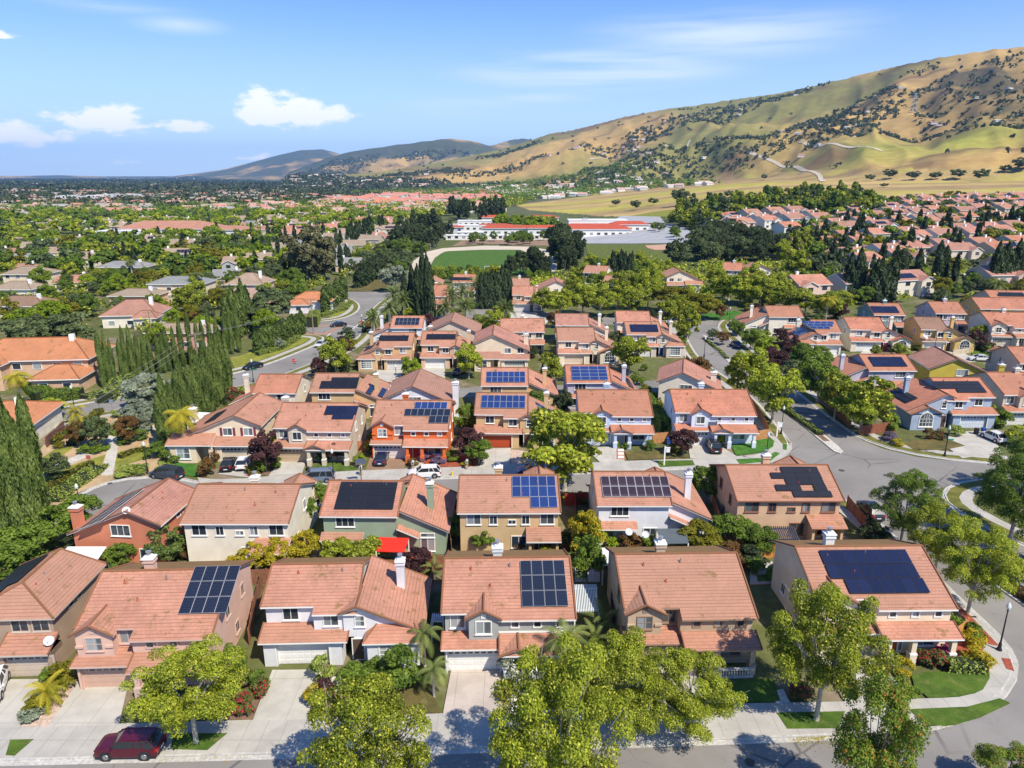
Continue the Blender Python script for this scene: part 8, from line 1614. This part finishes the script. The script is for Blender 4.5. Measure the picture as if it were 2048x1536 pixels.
def wbin(u, v, c, nm, label):
    p = P(u, v, .13); r = empty('wheelie_bin', p, random.uniform(-.3, .3)); b = MB(); b.prism([(-.25, -.3), (.25, -.3), (.28, .3), (-.28, .3)], .05, .95); b.build('bin_body', [plain(nm, c, .5, var=0)], r); d = MB(); d.box(-.3, -.36, .95, .3, .34, 1.02); d.build('lid', [plain(nm, c, .5, var=0)], r); [MB().tube((s * .22, .3, .12), (s * .28, .3, .12), .12, .12, 8).build('wheel', [TYRE], r) for s in (-1, 1)]; return tag(r, label, 'bin')
wbin(1952, 868, (.02, .022, .025), 'bin_black', 'black bin at the blue grey house garage'); wbin(1966, 867, (.02, .08, .35), 'bin_blue', 'blue bin at the blue grey house garage'); wbin(1337, 888, (.03, .10, .4), 'bin_blue2', 'blue bin behind the pale corner house'); wbin(822, 1050, (.4, .42, .45), 'bin_grey', 'grey bin in the passage right of the green house'); wbin(738, 905, (.03, .03, .04), 'bin_dark', 'dark bin at the left wall of the orange house')
def fence(px, label, h=1.8, c=(.36, .15, .07), name='wood_fence', nm='redwood', boards=True):
    pts = [P(*q) for q in px]; r = empty(name, pts[0]); o = pts[0]; b = MB(); ps = []
    for a, q in zip(pts, pts[1:]):
        d = q - a; L_ = math.hypot(d.x, d.y); t = Vector((d.x, d.y, 0)) / L_; s = Vector((-t.y, t.x, 0)) * .012; n = max(1, int(L_ / .16)) if boards else 1
        for i in range(n):
            e = .012 if boards else 0; p0 = a + t * (L_ * i / n) - o; p1 = a + t * (L_ * (i + 1) / n - e) - o; hh = Vector((0, 0, h + (random.uniform(-.02, .02) if boards else 0))); k = 1 if boards else 5
            c4 = [p0 - s * k, p1 - s * k, p1 + s * k, p0 + s * k]; b.face(c4[::-1]); b.face([v + hh for v in c4])
            for j in range(4): b.face([c4[j], c4[(j + 1) % 4], c4[(j + 1) % 4] + hh, c4[j] + hh])
        ps += [a + t * (L_ * i / max(1, int(L_ / 2.4))) - o for i in range(max(1, int(L_ / 2.4)))]
    b.build('fence_boards' if boards else 'wall_panel', [plain(nm, c, .9, var=.22, scale=2.5)], r)
    if boards:
        for p in (ps + [pts[-1] - o])[:60]: q = MB(); q.box(-.06, -.06, 0, .06, .06, h + .08); q.build('post', [plain(nm, c, .9, var=.22, scale=2.5)], r, loc=p)
    return tag(r, label, 'fence' if boards else 'wall')
fence([(765, 1148), (815, 1150), (872, 1140)], 'reddish board fence behind the deck with the red awning'); fence([(1232, 885), (1305, 887), (1340, 884)], 'orange brown fence between the light blue and pale corner houses', c=(.45, .22, .09), nm='cedar'); fence([(1506, 883), (1537, 878)], 'short orange brown fence at the right of the pale corner house', c=(.45, .22, .09), nm='cedar'); fence([(1537, 876), (1520, 840), (1500, 812)], 'brown side fence behind the pale corner house')
fence([(1500, 1118), (1548, 1116)], 'bright orange fence behind the bare garden', c=(.52, .24, .07), nm='cedar_new'); fence([(1902, 1292), (1930, 1270)], 'short bright orange fence beside the corner house', c=(.52, .24, .07), nm='cedar_new'); fence([(1693, 1016), (1722, 1052), (1770, 1108)], 'brown fence along the peach house side', c=(.24, .10, .06), nm='dark_fence')
fence([(0, 1165), (130, 1158)], 'brown fence behind the brown house', c=(.25, .11, .06), nm='dark_fence'); fence([(480, 1170), (590, 1165), (768, 1152)], 'brown fence behind the white house garden', c=(.25, .11, .06), nm='dark_fence'); fence([(872, 1140), (1000, 1138), (1150, 1134), (1240, 1133)], 'brown fence behind the grey house', c=(.25, .11, .06), nm='dark_fence'); fence([(1215, 1130), (1220, 1200), (1222, 1260)], 'brown fence along the tan house left wall', c=(.25, .11, .06), nm='dark_fence')
fence([(852, 1240), (860, 1190), (872, 1140)], 'brown side fence left of the grey house', c=(.25, .11, .06), nm='dark_fence'); fence([(500, 1290), (510, 1230), (525, 1175)], 'brown side fence between the pink and white houses', c=(.25, .11, .06), nm='dark_fence'); fence([(1150, 1010), (1150, 1060), (1160, 1130)], 'side fence between the sand and white houses', c=(.25, .11, .06), nm='dark_fence'); fence([(1130, 1012), (1180, 1008)], 'dark red gate fence between the sand and white houses', c=(.30, .04, .03), nm='red_gate')
fence([(872, 1018), (912, 1016)], 'dark red gate fence between the green and sand houses', c=(.30, .04, .03), nm='red_gate'); fence([(893, 1020), (900, 1080), (905, 1135)], 'side fence between the green and sand houses', c=(.25, .11, .06), nm='dark_fence'); fence([(1425, 1010), (1440, 1060), (1470, 1110)], 'side fence between the white and peach houses', c=(.25, .11, .06), nm='dark_fence'); fence([(620, 1010), (610, 1070), (600, 1130)], 'side fence between the cream and green houses', c=(.25, .11, .06), nm='dark_fence')
fence([(700, 905), (738, 902)], 'orange fence at the side of the tan beige house'); fence([(805, 1320), (850, 1312)], 'brown gate fence between the white and grey houses', c=(.25, .11, .06), nm='dark_fence'); fence([(1720, 872), (1790, 862)], 'dark fence left of the blue grey house', c=(.25, .09, .05), nm='dark_fence'); fence([(1640, 800), (1700, 860)], 'dark boundary fence along the avenue pavement', c=(.25, .11, .06), nm='dark_fence'); fence([(1372, 725), (1390, 745)], 'red brown fence beside the beige house')
fence([(1905, 712), (1938, 706)], 'pale fence right of the golden house', h=1.5, c=(.5, .42, .3), nm='pale_fence'); fence([(375, 640), (420, 622)], 'red fence in the left hand town', h=2., c=(.4, .13, .07), nm='red_fence'); fence([(95, 895), (130, 862)], 'dark fence behind the low orange roofed house', c=(.18, .08, .06), nm='dark_fence2')
fence([(1320, 1450 - 110), (1330, 1330)], 'low white garden wall by the tan house door', h=.6, c=(.6, .58, .54), nm='white_render', boards=False)
def canopy(px, z, label, mats, name='patio_cover', slats=False, th=.08, drop=.25, posts=True):
    c = [P(u, v, z) for u, v in px]; o = P(px[0][0], px[0][1], z); o = Vector((c[0].x, c[0].y, c[0].z - z)); r = empty(name, o); b = MB(); q = [v - o for v in c]; q[0].z -= drop; q[1].z -= drop
    if slats:
        n = slats
        for i in range(n):
            t0, t1 = i / n, (i + .5) / n; b.plate([q[0].lerp(q[1], t0), q[0].lerp(q[1], t1), q[3].lerp(q[2], t1), q[3].lerp(q[2], t0)], .14)
        for t in (.1, .9): s, e = q[0].lerp(q[3], t), q[1].lerp(q[2], t); b.tube(s - Vector((0, 0, .2)), e - Vector((0, 0, .2)), .08, .08, 4)
    else: b.plate(q, th)
    b.build('canopy', [mats], r)
    if posts:
        for v in q: w = MB(); w.box(-.06, -.06, 0, .06, .06, v.z - .05 - (.2 if slats else 0)); w.build('post', [WHITE if not slats else mats], r, loc=(v.x * .98, v.y * .98, 0))
    return tag(r, label, 'patio cover')
canopy([(98, 1124), (188, 1124), (213, 1093), (136, 1093)], 2.7, 'large white patio cover on the terracotta house', plain('white_sheet', (.78, .78, .78), .5, var=.02)); canopy([(492, 1108), (548, 1108), (556, 1090), (505, 1090)], 2.5, 'dark grey awning behind the cream white house', plain('dark_awning', (.09, .09, .09), .8, var=.1)); canopy([(752, 1098), (808, 1100), (818, 1076), (758, 1074)], 3.2, 'bright red fabric awning over the deck', plain('red_fabric', (.75, .03, .015), .7, var=.03))
canopy([(1325, 1083), (1378, 1082), (1372, 1057), (1312, 1057)], 2.8, 'dark corrugated patio cover behind the white house', plain('dark_slate_sheet', (.10, .12, .13), .5, var=.1)); canopy([(1537, 1075), (1601, 1075), (1590, 1052), (1525, 1052)], 2.6, 'dark louvred pergola behind the peach house', plain('dark_louvre', (.06, .065, .09), .5, var=.1), slats=16); canopy([(1150, 1218), (1199, 1216), (1194, 1168), (1146, 1169)], 2.7, 'white slatted pergola at the right of the grey house', plain('white_slats', (.72, .76, .78), .6, var=.03), slats=15)
canopy([(1206, 1127), (1228, 1126), (1228, 1094), (1197, 1096)], 2.6, 'white shed roof behind the tan house', plain('white_sheet', (.78, .78, .78), .5, var=.02)); canopy([(374, 842), (418, 843), (438, 826), (396, 824)], 2.8, 'white flat patio cover by the wall of cypresses', plain('white_sheet', (.78, .78, .78), .5, var=.02)); canopy([(450, 822), (480, 822), (486, 808), (460, 808)], 2.7, 'white patio cover behind the shuttered house', plain('white_sheet', (.78, .78, .78), .5, var=.02)); canopy([(862, 1236), (887, 1236), (887, 1240 - 12), (865, 1226)], 2.6, 'small white trellis at the left corner of the grey house', plain('white_slats', (.72, .76, .78), .6, var=.03), slats=6)
sheet('deck', [(800, 1138), (868, 1134), (862, 1104), (812, 1104)], .35, plain('red_deck', (.62, .13, .05), .8, var=.06, scale=1), th=.35, label='bright red timber deck behind the green house', kind=None, cat='deck')
sheet('patio', [(1150, 1165), (1200, 1165), (1200, 1130), (1150, 1130)], .12, CONC2, label='pale patio'); sheet('patio', [(1210, 1100), (1330, 1098), (1330, 1085), (1200, 1086)], .12, CONC2, label='pale patio'); sheet('path', [(1500, 1170), (1545, 1168), (1545, 1128), (1500, 1130)], .1, plain('pink_path', (.55, .36, .26), .9, var=.05), label='pink path round a small lawn'); sheet('lawn', [(1515, 1165), (1543, 1163), (1543, 1136), (1512, 1138)], .13, LAWN, label='small back lawn')
sheet('brick_path', [(500, 955), (512, 920), (506, 918), (490, 953)], .15, plain('brick_path', (.42, .18, .11), .9, var=.2, scale=3), label='brick path'); sheet('brick_path', [(1233, 920), (1251, 920), (1246, 899), (1233, 899)], .15, plain('brick_path', (.42, .18, .11), .9, var=.2, scale=3), label='brick edged path')
for k, (u, v) in enumerate(((1236, 918), (1236, 911), (1236, 904))): sheet('stepping_slab', [(u, v), (u + 12, v), (u + 11, v - 4.5), (u, v - 4.5)], .17, plain('white_slab', (.72, .70, .66), .8, var=.05), th=.06, label='pale slab in the brick path of the light blue house, %s from the street' % ('first', 'second', 'third')[k], kind=None, cat='paving slab')

p0, p1 = P(1432, 1356), P(1506, 1354); r = empty('balustrade', p0, math.atan2(p1.y - p0.y, p1.x - p0.x)); L_ = (p1 - p0).length; b = MB(); b.box(0, -.15, 0, L_, .15, .18); b.box(0, -.14, .8, L_, .14, .93); b.build('rail', [CONC2], r)
for i in range(int(L_ / .24)): b = MB(); b.lathe([(.07, .18), (.05, .26), (.095, .42), (.045, .62), (.07, .8)], 8, (.15 + i * .24, 0)); b.build('baluster', [CONC2], r)
tag(r, 'pale stone balustrade before the tan house porch', 'balustrade')

p = P(355, 925); r = empty('garden_tent', p, -.1); b = MB(); n = 10; a = [(-1.6 * math.cos(math.pi * i / n), 1.9 + .9 * math.sin(math.pi * i / n)) for i in range(n + 1)]
for (x, z), (x2, z2) in zip(a, a[1:]): b.face([(x, 0, z), (x2, 0, z2), (x2, 3.4, z2), (x, 3.4, z)])
b.face([(x, 0, z) for x, z in a] + [(1.6, 0, 0), (-1.6, 0, 0)]); b.face([(x, 3.4, z) for x, z in a] + [(1.6, 3.4, 0), (-1.6, 3.4, 0)]); b.box(-1.6, 0, 0, -1.58, 3.4, 1.9); b.box(1.58, 0, 0, 1.6, 3.4, 1.9); b.build('tent_cover', [plain('white_plastic', (.72, .74, .78), .4, var=.04)], r)
for x in (-1.6, 1.6): f = MB(); f.tube((x, -.03, 0), (x, -.03, 1.9), .03, .03, 6); f.build('tent_pole', [RIM], r)
tag(r, 'white round topped garden tent beside the shuttered house', 'tent')

p = P(1826, 226); r = empty('pylon', p); b = MB(); H_ = 50.
for s in ((-1, -1), (1, -1), (1, 1), (-1, 1)): b.tube((s[0] * 6, s[1] * 6, -2), (s[0] * 1.2, s[1] * 1.2, H_), .45, .3, 4)
for i in range(6):
    z0, z1 = H_ * i / 6, H_ * (i + 1) / 6; w0, w1 = 6 - 4.8 * i / 6, 6 - 4.8 * (i + 1) / 6
    for q in (-1, 1): b.tube((-w0, q * w0, z0), (w1, q * w1, z1), .2, .2, 3); b.tube((w0, q * w0, z0), (-w1, q * w1, z1), .2, .2, 3)
b.build('lattice_mast', [plain('galvanised_steel', (.42, .44, .46), .5, .3, var=0)], r)
for z in (36, 42, 48): c = MB(); c.box(-7, -.25, z, 7, .25, z + .5); c.build('crossarm', [plain('galvanised_steel', (.42, .44, .46), .5, .3, var=0)], r)
tag(r, 'steel lattice pylon on the golden hillside', 'pylon')
def bench(u, v, label):
    p = P(u, v, .12); r = empty('bench', p, random.uniform(-.4, .4)); b = MB(); b.box(-.8, -.2, .42, .8, .25, .48); b.build('seat', [WHITE], r); b = MB(); b.box(-.8, .22, .5, .8, .27, .9); b.build('backrest', [WHITE], r); [MB().box(x - .04, -.18, 0, x + .04, .2, .42).build('leg', [IRON], r) for x in (-.65, .65)]; return tag(r, label, 'bench')
bench(1048, 640, 'white bench on the plaza, right of a pair'); bench(1030, 646, 'white bench on the plaza, left of a pair'); bench(1590, 727, 'white bench on the bright lawn by the purple tree')
b = MB(); b.box(-19000, -900, -140, 19000, 18500, 760); hz_ = b.build('haze', [])
m = bpy.data.materials.new('haze_air'); m.use_nodes = True; T = m.node_tree; T.nodes.clear(); o_ = T.nodes.new('ShaderNodeOutputMaterial'); v_ = T.nodes.new('ShaderNodeVolumePrincipled')
v_.inputs['Color'].default_value = (.26, .53, 1.0, 1); v_.inputs['Density'].default_value = .000045; v_.inputs['Anisotropy'].default_value = 0; T.links.new(v_.outputs[0], o_.inputs['Volume'])
hz_.data.materials.append(m); tag(hz_, 'thin blue haze over the valley', None, kind='stuff')
for o in list(COL.objects):
    if 'wd' in o: del o['wd']
